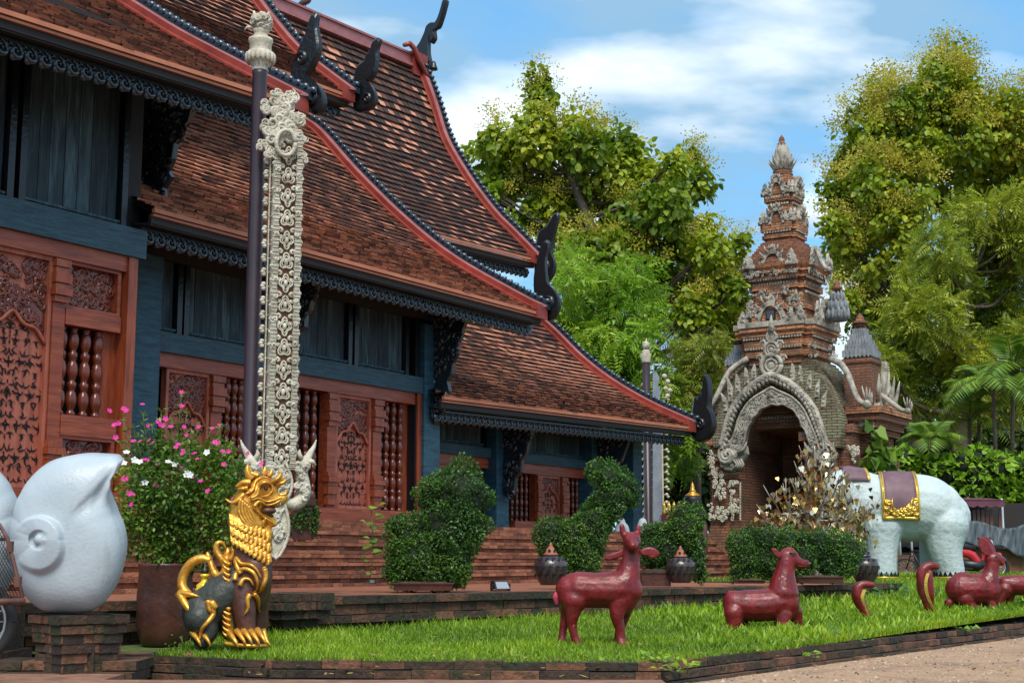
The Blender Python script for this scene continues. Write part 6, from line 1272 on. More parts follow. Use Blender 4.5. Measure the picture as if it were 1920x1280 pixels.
# ------------------------------------------------------------------ white elephant
q = at(1715, 1089, 30.0); f = Frame(q); k = f.k
t = thing('elephant_statue', f, 'life size white elephant statue with a purple and gold saddle cloth', 'statue')
body = sculpt('body', [tub(f, [(1625, 945, 52), (1660, 945, 58), (1700, 948, 61), (1740, 955, 62), (1772, 968, 48)]), ellp(f, 1765, 965, 42, 60, 52), ellp(f, 1650, 950, 42, 60, 52), ellp(f, 1700, 955, 60, 60, 56),
    tub(f, [(1655, 985, 40, -.2), (1655, 1030, 28, -.26), (1655, 1075, 27, -.26), (1655, 1088, 29, -.26)]), tub(f, [(1640, 985, 36, .3), (1636, 1040, 26, .34), (1640, 1088, 26, .34)]),
    tub(f, [(1770, 985, 46, -.2), (1772, 1030, 32, -.27), (1782, 1070, 26, -.27), (1783, 1088, 28, -.27)]), tub(f, [(1765, 985, 42, .3), (1752, 1035, 28, .36), (1752, 1088, 25, .36)]),
    tub(f, [(1625, 930, 45), (1600, 920, 42), (1580, 918, 38)]), ellp(f, 1582, 925, 38, 38, 34), tub(f, [(1572, 940, 26), (1556, 970, 17), (1548, 1010, 12), (1550, 1050, 9), (1560, 1075, 8)]), ellp(f, 1590, 895, 26, 18, 26)], .028, M['elephant'], t, smooth=6)
mb = MB(); mb.plate([f.p(x, y, -.46) for x, y in ((1600, 905), (1618, 908), (1632, 920), (1634, 940), (1626, 962), (1612, 978), (1602, 975), (1596, 950), (1594, 925))], (.02, .09, 0), .03); e = mb.build('ear', M['elephant'], t, fix=True); b = e.modifiers.new('b', 'BEVEL'); b.width = .02; b.segments = 2
mb = MB(); mb.plate([f.p(x, y, .42) for x, y in ((1600, 905), (1618, 908), (1632, 920), (1634, 940), (1626, 962), (1612, 978), (1602, 975), (1596, 950), (1594, 925))], (.02, -.09, 0), .03); mb.build('ear', M['elephant'], t, fix=True)
mb = MB(); mb.tube([Vector(v) for v in spline([f.p(x, y, -.02) for x, y in ((1798, 945), (1806, 952), (1810, 968), (1809, 984), (1803, 996), (1796, 1004), (1794, 1012))], 4)], [.075-.05*i/24 for i in range(25)], 8); mb.build('tail', M['elephant'], t)
mb = MB(); mb.tube([f.p(1566, 948, -.2), f.p(1552, 962, -.25), f.p(1540, 962, -.25)], [.05, .045, .01], 8); mb.tube([f.p(1566, 948, .2), f.p(1552, 962, .25), f.p(1540, 962, .25)], [.05, .045, .01], 8); mb.build('tusks', M['stucco'], t)
mb = MB(); mb.ell(f.p(1570, 918, -.36), .03, 8, 6); mb.build('eye', M['black'], t)
bm_ = bmesh.new(); bm_.from_mesh(body.data); bvh = BVHTree.FromBMesh(bm_); bm_.free()
def on_body(px, an, off):
    # point on the hide at picture column px, angle an from straight up (towards the viewer positive)
    c = f.p(px, 945, 0); d = Vector((0, -math.sin(an), math.cos(an))); h = bvh.ray_cast(c+d*3, -d)
    return h[0]+d*off if h[0] is not None else c+d*.7
def wrap(name, x0, x1, a0, a1, off, m, nx=8, na=26, slant=0.0, par=None):
    m_ = MB(); vs = []; fs = []
    for i in range(na+1):
        an = a0+(a1-a0)*i/na
        for j in range(nx+1): xx = x0+(x1-x0)*j/nx; xx += slant*math.sin(min(abs(an), 1.6))*(1 if xx < 9999 else 0); vs.append(on_body(xx, an, off))
    for i in range(na):
        for j in range(nx): a = i*(nx+1)+j; fs.append((a, a+1, a+nx+2, a+nx+1))
    m_.add(vs, fs, .5, True); o = m_.build(name, m, par or t); s = o.modifiers.new('s', 'SOLIDIFY'); s.thickness = .02; s.offset = -1; return o
A1_ = 2.02
cloth = wrap('saddle_cloth', 1652, 1712, -A1_, A1_, .03, M['cloth'], slant=-9, par=None)
for x0, x1 in ((1648, 1654), (1710, 1716)): wrap('gold_border', x0, x1, -A1_-.04, A1_+.04, .042, M['goldleaf'], 2, 40, slant=-9, par=cloth)
wrap('gold_border', 1652, 1712, A1_-.05, A1_+.04, .043, M['goldleaf'], 10, 2, slant=-9, par=cloth)
m_ = MB()
for i in range(34):
    u_ = random.uniform(-1, 1); an = A1_-.1-abs(random.random())*.42*(.25+.75*abs(u_)); p = on_body(1673+u_*27, an, .045)
    m_.curl(p, (1, 0, 0), (0, 0, 1), (0, -1, .2), .06, .018, 1.2, random.random()*6, random.choice((-1, 1)), 10, random.random())
for u_ in (-.55, .6): m_.tube([on_body(1673+u_*27, A1_-.25, .05), on_body(1673+u_*30, A1_-.45, .05), on_body(1676+u_*32, A1_-.62, .05)], [.03, .02, .005], 5)
m_.build('gold_scrolls', M['goldleaf'], cloth)
m_ = MB()
for x in (1651, 1713):
    for i in range(44): an = A1_*i/43; p = on_body(x-9*math.sin(min(an, 1.6)), an, .06); m_.ell(p, .012, 5, 4)
m_.build('border_dots', M['lionbrown'], cloth)
def headwrap():
    m_ = MB(); vs = []; n_ = 10
    for i in range(n_+1):
        for j in range(7): an = -1.0+2.0*i/n_; c = f.p(1578+7*j, 930, 0); d = Vector((0, -math.sin(an), math.cos(an))); h = bvh.ray_cast(c+d*3, -d); vs.append((h[0] if h[0] else c)+d*.03)
    m_.add(vs, [(i*7+j, i*7+j+1, i*7+j+8, i*7+j+7) for i in range(n_) for j in range(6)], .5, True); o = m_.build('head_cloth', M['cloth'], t); s = o.modifiers.new('s', 'SOLIDIFY'); s.thickness = .02; s.offset = -1
    m_ = MB(); e = [Vector(vs[i*7+6])+Vector((.01, 0, .01)) for i in range(n_+1)]; m_.tube(e, .035, 6); m_.build('gold_border', M['goldleaf'], o)
headwrap()
for (x, yy) in ((1655, -.26), (1783, -.27), (1640, .34), (1752, .36)):
    m_ = MB(); c = f.p(x, 1082, yy); r_ = 28*k
    m_.lathe([(r_+.015, -.05), (r_+.025, .0), (r_+.01, .04)], 20, c); a_ = m_.build('anklet', M['goldleaf'], t)
    m_ = MB()
    for i in range(20):
        a = 2*PI*i/20; p = lambda a, z: c+Vector((math.cos(a)*(r_+.018), math.sin(a)*(r_+.018), z)); m_.add([p(a-.15, .045), p(a+.15, .045), p(a, .13), p(a-.15, .0), p(a+.15, .0)], [(0, 1, 2), (3, 4, 1, 0)])
    m_.build('black_teeth', M['black'], a_)
# ------------------------------------------------------------------ gilded bodhi tree sculpture
f = Frame(at(1530, 1080, 25.0)); k = f.k; t = thing('metal_bodhi_tree', f, 'silver metal tree with gilt heart shaped leaves before the gate and elephant', 'tree sculpture')
mb = MB(); P = []; A = []
trunk = spline([f.p(x, y, 0) for x, y in ((1533, 1085), (1530, 1030), (1533, 980), (1529, 930), (1528, 880), (1527, 835))], 5); mb.tube(trunk, [.085-.07*i/len(trunk) for i in range(len(trunk))], 8)
ends = [(1420, 960, 960), (1430, 975, 985), (1445, 925, 990), (1465, 910, 985), (1460, 970, 1000), (1480, 940, 980), (1490, 905, 960), (1500, 880, 930), (1510, 850, 900), (1545, 835, 880), (1562, 855, 900), (1575, 890, 940), (1592, 905, 955), (1600, 930, 975), (1620, 950, 985), (1632, 960, 1000), (1640, 945, 1000), (1615, 985, 1010), (1585, 960, 1000), (1560, 930, 970), (1510, 960, 1000), (1475, 985, 1005), (1550, 985, 1010), (1600, 1000, 1015), (1500, 1000, 1010), (1540, 900, 940), (1570, 990, 1005), (1440, 995, 1010), (1628, 1000, 1018)]
for ex, ey, by in ends:
    d = random.uniform(-.55, .4); b0 = f.p(1530, by, 0); e0 = f.p(ex, ey, d); m1 = f.p(1530+(ex-1530)*.6, by+(ey-by)*.15+4, d*.5)
    sp = spline([b0, m1, e0], 6); mb.tube(sp, [.024-.017*i/len(sp) for i in range(len(sp))], 6)
    for q in sp[3:]:
        for _ in range(4):
            P.append(np.array(q)+RNG.normal(0, .1, 3)+np.array([0, 0, -.03])); A.append((random.gauss(0, .35), random.gauss(0, .35), -1))
    for _ in range(2):
        e2 = e0+Vector((random.uniform(-.15, .15), random.uniform(-.1, .1), random.uniform(.02, .16))); mb.tube([sp[-3], (Vector(sp[-3])+e2)/2+Vector((0, 0, -.03)), e2], [.014, .012, .006], 5)
mb.build('branches', M['silver'], t); P = np.array(P); A = np.array(A); nn = RNG.normal(0, 1, (len(P), 3)); nn[:, 1] -= .6
scatter('gilt_leaves', P, A, nn, RNG.uniform(.065, .125, len(P)), 'heart', M['bodhileaf'], RNG.random(len(P)), t)
# ------------------------------------------------------------------ trees
DM = {'broad': 12.5, 'droop': 8.5, 'pinnate': 10.0}
def tree(px, py, D, trunk, blobs, label, m, kind, size, dens, gap=.35, flowers=None, group='trees behind the gate', shell=.5, droop=.5, core=True, name='broadleaf_tree', thick=.32, cat='tree', jit=1.6):
    q = at(px, py, D); q.z = .1; f = Frame(q); t = thing(name, f, label, cat, group); b = localblobs(f, blobs, D, jit)
    mb = MB(); tp = [Vector((0, 0, 0))]+[f.I @ at(x, y, D) for x, y in trunk]; sp = spline(tp, 5); n_ = len(sp); mb.tube(sp, [thick*(1-.7*i/n_) for i in range(n_)], 9)
    for c, r in b:
        c = Vector(c); j = min(range(n_), key=lambda i: (Vector(sp[i])-c).length+max(0, sp[i][2]-c.z+.5)*2); s0 = Vector(sp[max(0, j-1)]); m_ = (s0*.5+c*.5)+Vector((random.uniform(-.3, .3), random.uniform(-.3, .3), -.15*(c-s0).length)); l = spline([s0, m_, c], 5); w0 = thick*(1-.7*j/n_)*.45; mb.tube(l, [max(.015, w0*(1-.85*i/len(l))) for i in range(len(l))], 6)
        for _ in range(3): d = Vector((random.gauss(0, 1), random.gauss(0, 1), random.gauss(.3, .8))).normalized(); mb.tube([m_, c+d*r*.4, c+d*r*.95], [.04, .025, .008], 5)
    mb.build('trunk', M['bark'], t)
    leaves('crown', b, dens*DM[kind], size, kind, M[m], t, droop=droop, shell=shell*.75, gap=gap*.55, rs=.5)
    if flowers:
        P = []; A = []
        for c, r in b:
            if random.random() < flowers[1]:
                for _ in range(int(flowers[2]*2.2*r*r)+1):
                    d = RNG.normal(0, 1, 3); d[2] = abs(d[2])*.9+.1; d[1] -= .5; d /= np.linalg.norm(d); P.append(np.array(c)+d*r*random.uniform(.85, 1.05)); A.append(d*.5+np.array([0, 0, .9]))
        if P: P = np.array(P); scatter('flower_panicles', P, np.array(A), RNG.normal(0, 1, (len(P), 3)), RNG.uniform(.7, 1.25, len(P))*flowers[0], 'panicle', M['paleflower'], RNG.random(len(P)), t)
    return f, t
T1 = [(1012, 150, 26), (1018, 185, 32), (1010, 225, 38), (1000, 265, 52), (1080, 240, 36), (1095, 275, 48), (930, 265, 40), (905, 300, 42), (960, 320, 62), (1050, 320, 58), (1160, 275, 40), (1190, 300, 46), (1140, 340, 62), (1215, 350, 50), (1265, 310, 30), (1290, 300, 28), (1300, 345, 42), (1245, 390, 56), (1100, 400, 66), (1180, 430, 66), (1030, 400, 56), (970, 400, 46), (1290, 430, 56), (1330, 470, 40), (1375, 470, 28), (1395, 455, 18), (1260, 490, 62), (1330, 530, 44), (1370, 540, 30), (1200, 510, 56), (1120, 480, 60), (1040, 470, 46), (1300, 580, 44), (1250, 570, 46), (1360, 590, 30), (900, 350, 30), (930, 370, 34), (1400, 520, 24), (1388, 560, 26), (1385, 610, 28), (1404, 650, 22)]
tree(1135, 1060, 48, [(1125, 800), (1128, 520), (1090, 380), (1030, 240)], T1, 'large tree with big drooping leaves and pale flower heads, between hall and gate', 'teakleaf', 'broad', .25, 66, flowers=(.7, .7, 7), droop=.7, gap=.4)
T4 = [(1785, 125, 42), (1760, 160, 48), (1800, 180, 46), (1655, 180, 36), (1690, 205, 48), (1740, 220, 56), (1620, 225, 38), (1600, 270, 44), (1650, 265, 56), (1720, 290, 62), (1800, 260, 62), (1860, 220, 44), (1900, 200, 40), (1890, 270, 54), (1930, 250, 50), (1590, 330, 40), (1640, 340, 52), (1700, 360, 58), (1780, 340, 62), (1850, 330, 56), (1920, 340, 56), (1580, 390, 36), (1625, 410, 46), (1680, 430, 52), (1600, 460, 34), (1630, 490, 42), (1670, 510, 36), (1610, 540, 34), (1640, 560, 40), (1620, 600, 34), (1650, 620, 40), (1560, 420, 26), (1562, 360, 26), (1575, 470, 32), (1590, 520, 30), (1585, 565, 26), (1640, 660, 36)]
tree(1720, 1060, 50, [(1715, 800), (1700, 560), (1730, 380), (1780, 200)], T4, 'tallest tree, right of the spire, thick with yellow green flower heads', 'teakleaf', 'broad', .245, 70, flowers=(.75, .98, 15), droop=.6, gap=.42)
T2 = [(1060, 480, 28), (1075, 520, 36), (1055, 560, 34), (1110, 545, 40), (1150, 520, 40), (1190, 510, 36), (1200, 545, 40), (1120, 590, 42), (1165, 590, 46), (1075, 600, 36), (1215, 590, 34), (1100, 640, 44), (1150, 645, 46), (1195, 640, 40), (1130, 690, 40), (1180, 695, 40), (1215, 730, 34), (1170, 740, 36), (1250, 700, 26), (1250, 760, 34), (1040, 590, 26), (1050, 640, 30), (1275, 790, 30), (1240, 820, 34), (1270, 860, 30), (1200, 780, 34)]
tree(1170, 1060, 42, [(1165, 850), (1155, 680), (1130, 560)], T2, 'bright green tree with layered feathery leaves just behind the hall roof', 'featherleaf', 'droop', .5, 34, gap=0, droop=.55, thick=.2, shell=.62)
T3 = [(1300, 660, 30), (1335, 655, 24), (1280, 690, 34), (1325, 700, 36), (1360, 690, 22), (1300, 740, 36), (1345, 735, 26), (1270, 730, 26), (1360, 640, 22), (1265, 655, 20)]
tree(1310, 1060, 43, [(1308, 850), (1310, 720)], T3, 'small yellow green tree between the far pole and the gate', 'yellowleaf', 'pinnate', .42, 36, gap=.2, droop=.2, thick=.14, shell=.5)
T6 = [(1200, 830, 60), (1150, 870, 50), (1300, 850, 50), (1330, 800, 40), (1290, 900, 50), (1230, 900, 50), (1330, 900, 40), (1370, 620, 34), (1395, 590, 30), (1340, 610, 34), (1300, 620, 30), (1390, 650, 30), (1170, 800, 40), (1110, 860, 40), (1220, 960, 50), (1290, 960, 50), (1340, 950, 40)]
tree(1260, 1060, 52, [(1255, 850), (1290, 700)], T6, 'dark shady tree in the background between the hall end and the gate', 'darkleaf', 'broad', .3, 62, gap=.3, droop=.4, thick=.2, jit=2.5)
T5 = [(1800, 420, 40), (1850, 405, 42), (1900, 390, 42), (1760, 470, 46), (1820, 470, 52), (1880, 460, 52), (1930, 450, 50), (1720, 520, 42), (1780, 530, 54), (1850, 530, 54), (1910, 530, 52), (1700, 580, 44), (1750, 590, 54), (1820, 600, 54), (1890, 600, 54), (1690, 640, 44), (1740, 660, 52), (1810, 665, 52), (1880, 670, 52), (1930, 640, 50), (1660, 680, 34), (1690, 720, 46), (1750, 730, 52), (1820, 735, 52), (1890, 740, 52)]
tree(1800, 1060, 45, [(1800, 820), (1805, 640), (1820, 480)], T5, 'fine leaved spreading tree filling the right edge behind the palms', 'midleaf', 'pinnate', .46, 44, gap=.35, droop=.15, shell=.45)
T7 = [(1690, 790, 50), (1750, 800, 50), (1820, 800, 55), (1890, 800, 55), (1940, 780, 50), (1720, 850, 50), (1790, 860, 50), (1860, 860, 50), (1930, 850, 50), (1680, 740, 40), (1840, 760, 46)]
tree(1850, 1060, 53, [(1845, 900), (1830, 800)], T7, 'dark low tree in shade far behind the right hand hedge', 'darkleaf', 'broad', .3, 60, gap=.25, droop=.4, thick=.2, jit=2)
def palm(px, py, D, stems, label, n=11, L=1.9):
    q = at(px, py, D); f = Frame(q); t = thing('palm_tree', f, label, 'palm', 'palms behind the hedge'); P = []; A = []; NN = []; SZ = []
    mb = MB(); fb = MB()
    for sx, sy, cx_, cy_ in stems:
        a = f.p(sx, sy, random.uniform(-.3, .3)); b = f.p(cx_, cy_, a.y); mb.tube([a, (a+b)/2+Vector((.03, 0, 0)), b], [.07, .06, .055], 8)
        for i in range(n):
            az = 2*PI*i/n+random.uniform(-.2, .2); el = random.uniform(.35, 1.25); l = L*random.uniform(.75, 1.1); d = Vector((math.cos(az)*math.cos(el), math.sin(az)*math.cos(el), math.sin(el)))
            sp = [b+d*(l*s_)+Vector((0, 0, -.62*l*s_*s_*(1.5-el*.6))) for s_ in np.linspace(0, 1, 13)]; fb.tube(sp, [.022-.0015*j for j in range(13)], 4)
            for j in range(2, 13):
                tg = (sp[j]-sp[j-1]).normalized(); sd_ = tg.cross(Vector((0, 0, 1))); sd_ = sd_.normalized() if sd_.length > .01 else Vector((1, 0, 0)); up = sd_.cross(tg)
                for s_ in (-1, 1):
                    for o_ in (0, .5): P.append(sp[j]+(sp[j-1]-sp[j])*o_); A.append(sd_*s_*.9+tg*.55+up*.25-Vector((0, 0, .25))); NN.append(up); SZ.append(l*.27*math.sin(PI*(.12+.8*j/13)))
    mb.build('trunk', M['bark'], t); P = np.array([tuple(v) for v in P]); tw = scatter('fronds', P, np.array([tuple(v) for v in A]), np.array([tuple(v) for v in NN]), np.array(SZ)*1.35, 'blade', M['palmleaf'], .25+.7*RNG.random(len(P)), t); fb.build('frond_ribs', M['twig'], tw)
palm(1880, 900, 40.5, [(1866, 900, 1862, 730), (1896, 890, 1898, 690), (1920, 900, 1925, 720)], 'clump of slim feather palms at the right edge of the photo', 10, 2.0)
palm(1745, 880, 39.5, [(1746, 880, 1747, 838)], 'short stout young palm right of the gate', 15, 1.6)
palm(1815, 900, 41.5, [(1815, 900, 1818, 790), (1832, 900, 1836, 750)], 'middle feather palm between the short palm and the palm clump', 10, 1.8)
# ------------------------------------------------------------------ vine hedge over the stall
f = Frame(at(1770, 1075, 39.6)); t = thing('vine_hedge', f, 'bright green creeper hedge behind the white elephant', 'hedge')
vb = [(1620, 905, 26), (1640, 880, 28), (1670, 868, 26), (1700, 862, 24), (1690, 890, 32), (1730, 880, 30), (1770, 885, 30), (1800, 868, 26), (1840, 866, 28), (1870, 875, 28), (1830, 895, 34), (1780, 910, 30), (1870, 910, 34), (1900, 888, 32), (1935, 885, 32), (1910, 925, 34), (1850, 925, 24), (1735, 915, 30), (1690, 925, 34), (1650, 925, 34), (1940, 930, 32), (1630, 960, 30), (1905, 945, 18), (1800, 925, 22), (1905, 935, 26), (1935, 945, 30), (1960, 940, 30), (1900, 962, 14), (1930, 968, 16)]
b = localblobs(f, vb, 39.6, .3); mb = MB()
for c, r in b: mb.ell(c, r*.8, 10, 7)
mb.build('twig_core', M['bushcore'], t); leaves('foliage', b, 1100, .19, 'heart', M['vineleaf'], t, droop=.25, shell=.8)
# ------------------------------------------------------------------ stall, cloths, motorbike behind the elephant
f = Frame(at(1800, 1085, 37.4)); t = thing('market_stall', f, 'shaded stall with a purple scalloped awning, grey wall and counter behind the elephant', 'stall')
P_ = lambda x, y, d=0: f.p(x, y, d)
mb = MB(); x0, x1 = P_(1640, 1080).x, P_(1990, 1080).x; mb.box(x0, x1, .9, 1.0, -.3, P_(1800, 940).z); mb.build('wall', M['soffit'], t)
mb = MB(); a, b = P_(1780, 937, -.6), P_(1884, 934, -.6); n_ = 24; z0 = a.z
top = [Vector((a.x+(b.x-a.x)*i/n_, 0.9, z0+.12)) for i in range(n_+1)]; bot = [Vector((v.x, -.6, z0)) for v in top]; mb.strip(top, bot, (0, 0, -.02)); val = [v+Vector((0, 0, -.14-.045*abs(math.sin(i/n_*PI*6)))) for i, v in enumerate(bot)]; mb.strip(bot, val, (0, .02, 0)); mb.build('awning', M['awning'], t)
mb = MB()
for x in (1690, 1712, 1738, 1780, 1886): q = P_(x, 1085, -.3); mb.tube([Vector((q.x, -.3, -.1)), Vector((q.x, -.3, z0+.05))], .03, 6)
mb.build('posts', M['white'], t)
mb = MB(); mb.box(P_(1790, 1030).x, P_(1990, 1030).x, -.5, .3, -.2, P_(1850, 1028, -.5).z); mb.build('counter', M['board'], t)
mb = MB(); mb.box(P_(1688, 1030).x, P_(1760, 1030).x, .1, .8, -.2, P_(1700, 1035, .1).z); mb.box(P_(1680, 1030).x, P_(1770, 1030).x, 0, .85, P_(1700, 1024).z, P_(1700, 1018).z); mb.build('cupboard', M['black'], t)
mb = MB(); nx, ny = 40, 10; vs = []
for j in range(ny+1):
    for i in range(nx+1):
        u, v = i/nx, j/ny; px = 1790+u*190; yt = 985-8*math.sin(u*9)-u*6; yb = 1032-10*math.sin(u*5+.6)-6*math.sin(u*17)
        p = P_(px, yt+(yb-yt)*v, -.62-.05*math.sin(u*70+4*v)-.03*math.sin(u*151+2*v)-.12*v); vs.append(p)
mb.add(vs, [(j*(nx+1)+i, j*(nx+1)+i+1, (j+1)*(nx+1)+i+1, (j+1)*(nx+1)+i) for j in range(ny) for i in range(nx)], .5, True); o = mb.build('tarpaulin', M['tarp'], None, label='crumpled blue grey tarpaulin hung over the stall counter behind the rabbit', cat='tarpaulin'); o.parent = None
o.matrix_world = f.M; s = o.modifiers.new('s', 'SOLIDIFY'); s.thickness = .012
for i, x in enumerate((1826, 1834, 1842, 1850, 1858, 1874)):
    mb = MB(); p = P_(x, 955, -.35); L_ = random.uniform(.3, .52); mb.tube([p+Vector((0, 0, .12)), p], .006, 4); mb.box(p.x-.045, p.x+.045, p.y-.02, p.y+.02, p.z-L_, p.z, tap=.01); mb.ell(p+Vector((0, 0, -L_)), (.05, .03, .06), 7, 5)
    o = mb.build('hanging_ornament', M['lionbrown'], None, label='dark ornament hanging in a row under the purple awning', cat='ornament', group='dark ornaments hanging under the awning'); o.matrix_world = f.M
f = Frame(at(1826, 1085, 34.5), R(8)); k = f.k; t = thing('motorbike', f, 'red and black motorbike parked behind the rabbit statue', 'motorbike')
def wheel(par, c, r, w_, name='wheel', spk=0):
    m_ = MB(); m_.tube([Vector(c)+Vector((math.cos(a)*r, 0, math.sin(a)*r)) for a in np.linspace(0, 2*PI, 29)], w_, 8, cap=False); wl = m_.build(name, M['rubber'], par)
    m_ = MB(); m_.tube([Vector(c)+Vector((math.cos(a)*(r-w_*1.2), 0, math.sin(a)*(r-w_*1.2))) for a in np.linspace(0, 2*PI, 25)], w_*.35, 6, cap=False); m_.tube([Vector(c)-Vector((0, w_, 0)), Vector(c)+Vector((0, w_, 0))], w_*.7, 8)
    for i in range(spk or 8): a = 2*PI*i/(spk or 8); m_.tube([Vector(c), Vector(c)+Vector((math.cos(a)*(r-w_), 0, math.sin(a)*(r-w_)))], w_*.13, 4)
    m_.build('rim', M['metal'], wl); return wl
wheel(t, (-.58, 0, .28), .24, .05); wheel(t, (.62, 0, .28), .24, .05)
sculpt('bodywork', [('t', [(-.75, 0, .62, .05), (-.5, 0, .66, .11), (-.1, 0, .6, .12), (.1, 0, .42, .1)], .7), ('t', [(.3, 0, .35, .08), (.38, 0, .6, .14), (.4, 0, .85, .1)], .9), ('t', [(.5, 0, .55, .06), (.66, 0, .56, .07)], 1.0)], .02, M['bikered'], t, 4)
mb = MB(); mb.tube([(-.72, 0, .74), (-.35, 0, .78), (.05, 0, .7)], [.07, .11, .07], 8); mb.build('saddle', M['black'], t); mb = MB(); mb.tube([(-.3, 0, .35), (.1, 0, .3), (.35, 0, .4)], [.12, .13, .08], 8); mb.tube([(.4, 0, .8), (.62, 0, .28)], .035, 6); mb.tube([(-.2, 0, .4), (-.58, 0, .28)], .04, 6); mb.tube([(-.1, -.14, .22), (-.75, -.14, .3)], .045, 6); mb.build('engine', M['black'], t)
mb = MB(); mb.tube([(.3, -.32, .96), (.38, -.1, .93), (.38, .1, .93), (.3, .32, .96)], .02, 6); mb.build('handlebar', M['black'], t); mb = MB(); mb.ell((.46, 0, .84), (.06, .08, .08)); mb.build('headlight', M['white'], t)
f = Frame(at(1710, 1092, 33.0), R(-12)); t = thing('bicycle', f, 'old bicycle seen between the white elephant legs', 'bicycle')
wheel(t, (-.12, 0, .28), .25, .02, spk=14); wheel(t, (.75, 0, .28), .25, .02, spk=14); mb = MB(); mb.tube([(-.12, 0, .28), (.02, 0, .72), (.5, 0, .7), (.25, 0, .26), (.02, 0, .72)], .018, 6); mb.tube([(.5, 0, .7), (.75, 0, .28)], .015, 6); mb.tube([(.5, 0, .7), (.47, 0, .82)], .015, 6); mb.tube([(-.06, -.2, .8), (0, 0, .78), (-.06, .2, .8)], .014, 6); mb.tube([(0, 0, .72), (0, 0, .78)], .014, 5); mb.build('bicycle_frame', M['black'], t); mb = MB(); mb.ell((.46, 0, .84), (.12, .06, .03)); mb.build('saddle', M['black'], t)
# ------------------------------------------------------------------ shrine bits between hall and gate
f = Frame(at(1300, 990, 31.0)); f.o.z = .5; f = Frame(f.o); t = thing('offering_bowl', f, 'black bowl with a small gilt pointed lid on a dark stand behind the clipped bushes', 'bowl')
zz = f.p(1300, 965).z; mb = MB(); mb.lathe([(.3, 0), (.3, zz-.2), (.2, zz-.1), (.28, zz), (.3, zz+.05)], 14); mb.build('dark_stand', M['lionbrown'], t); zz += .05; mb = MB(); mb.lathe([(.1, zz), (.12, zz+.06), (.17, zz+.2), (.19, zz+.32), (.17, zz+.34)], 18); mb.build('black_bowl', M['black'], t); mb = MB(); mb.lathe([(.15, zz+.34), (.16, zz+.37), (.12, zz+.4), (.06, zz+.44), (.08, zz+.46), (.04, zz+.5), (.04, zz+.55), (.005, zz+.66)], 16); mb.build('gilt_lid', M['gold'], t)
for x, lab in ((1160, 'small white plaster figure of an elephant head, left of the far pole'), (1200, 'small white plaster figure with a curved neck beside the foot of the far pole')):
    f = Frame(at(x, 1010, 30.5)); f.o.z = .5; f = Frame(f.o); t = thing('plaster_figure', f, lab, 'figure'); hz = f.p(x, 978).z
    sculpt('figure_body', [('t', [(0, 0, -.1, .2), (0, 0, hz*.5, .18), (.02, 0, hz*.8, .13), (.06, 0, hz, .09)]), ('t', [(.05, 0, hz*.95, .1), (.16, -.06, hz*.9, .06), (.2, -.08, hz*.7, .04)])], .025, M['white'], t, 4); mb = MB(); mb.lathe([(.26, -.2), (.26, .05), (.22, .08)], 14); mb.build('plinth', M['brick'], t)
f = Frame(at(1268, 1000, 32.0)); f.o.z = .4; f = Frame(f.o); t = thing('spirit_table', f, 'red cloth table with gold and white offerings beside the far pole', 'table'); hz = f.p(1268, 965).z; mb = MB(); mb.box(-.35, .35, -.2, .2, 0, hz); mb.build('red_cloth', M['redpaint'], t); mb = MB()
for i in range(6): mb.lathe([(.03, hz), (.06, hz+.05), (.03, hz+.1), (.05, hz+.18), (.01, hz+.3)], 8, (-.27+.11*i, -.1, 0))
mb.build('offerings', M['goldleaf'], t)
# ------------------------------------------------------------------ cart at the left edge, bird, petals, weeds
f = Frame(at(6, 1245, 8.3)); f.o.z = .13; f = Frame(f.o); k = f.k; t = thing('pedal_cart', f, 'rusty wire mesh cart with a black tyre at the left edge', 'cart')
P_ = lambda x, y, d=0: f.p(x, y, d)
c = P_(-48, 1165, .1); wheel(t, c, .215, .03, spk=16)
mb = MB(); cor = [P_(-150, 984), P_(0, 984), P_(14, 1010), P_(42, 1118), P_(40, 1124), P_(-150, 1128)]; mb.tube(cor, .013, 8); back = [q+Vector((-.5, .5, 0)) for q in cor]; mb.tube(back, .013, 8)
for a, b in zip(cor, back): mb.tube([a, b], .011, 6)
mb.tube([P_(-150, 1132), P_(46, 1126)], .02, 8); mb.tube([P_(-40, 1135, .3), P_(-48, 1165, .3)], .02, 6); fr = mb.build('cart_frame', M['rust'], t)
for q in ((18, 1024), (33, 1090)): m_ = MB(); m_.box(P_(*q).x-.012, P_(*q).x+.018, -.02, .02, P_(*q).z-.03, P_(*q).z+.03); m_.build('hinge', M['rust'], fr)
mb = MB()
for i in range(34):
    x = -150+i*6
    for sg in (1, -1):
        seg = []
        for j in range(20):
            y = 990+j*7; xx = x+sg*(y-990)*.55
            lim = 5+(y-1000)*.27 if y > 988 else 0
            if -150 < xx < lim and y < 1122: seg.append(P_(xx, y))
        if len(seg) > 1: mb.tube([seg[0], seg[-1]], .0022, 4)
mb.build('wire_mesh', M['black'], fr)
mb = MB(); mb.box(P_(-150, 1130).x, P_(-40, 1130).x, .01, .3, P_(0, 1128).z-.01, P_(0, 1126).z); mb.build('cart_floor', M['board'], fr)
f = Frame(FB.M @ FB.pick(573, 14, 1, 6.3)); t = thing('bird', f, 'small dark bird perched on the roof ridge', 'bird')
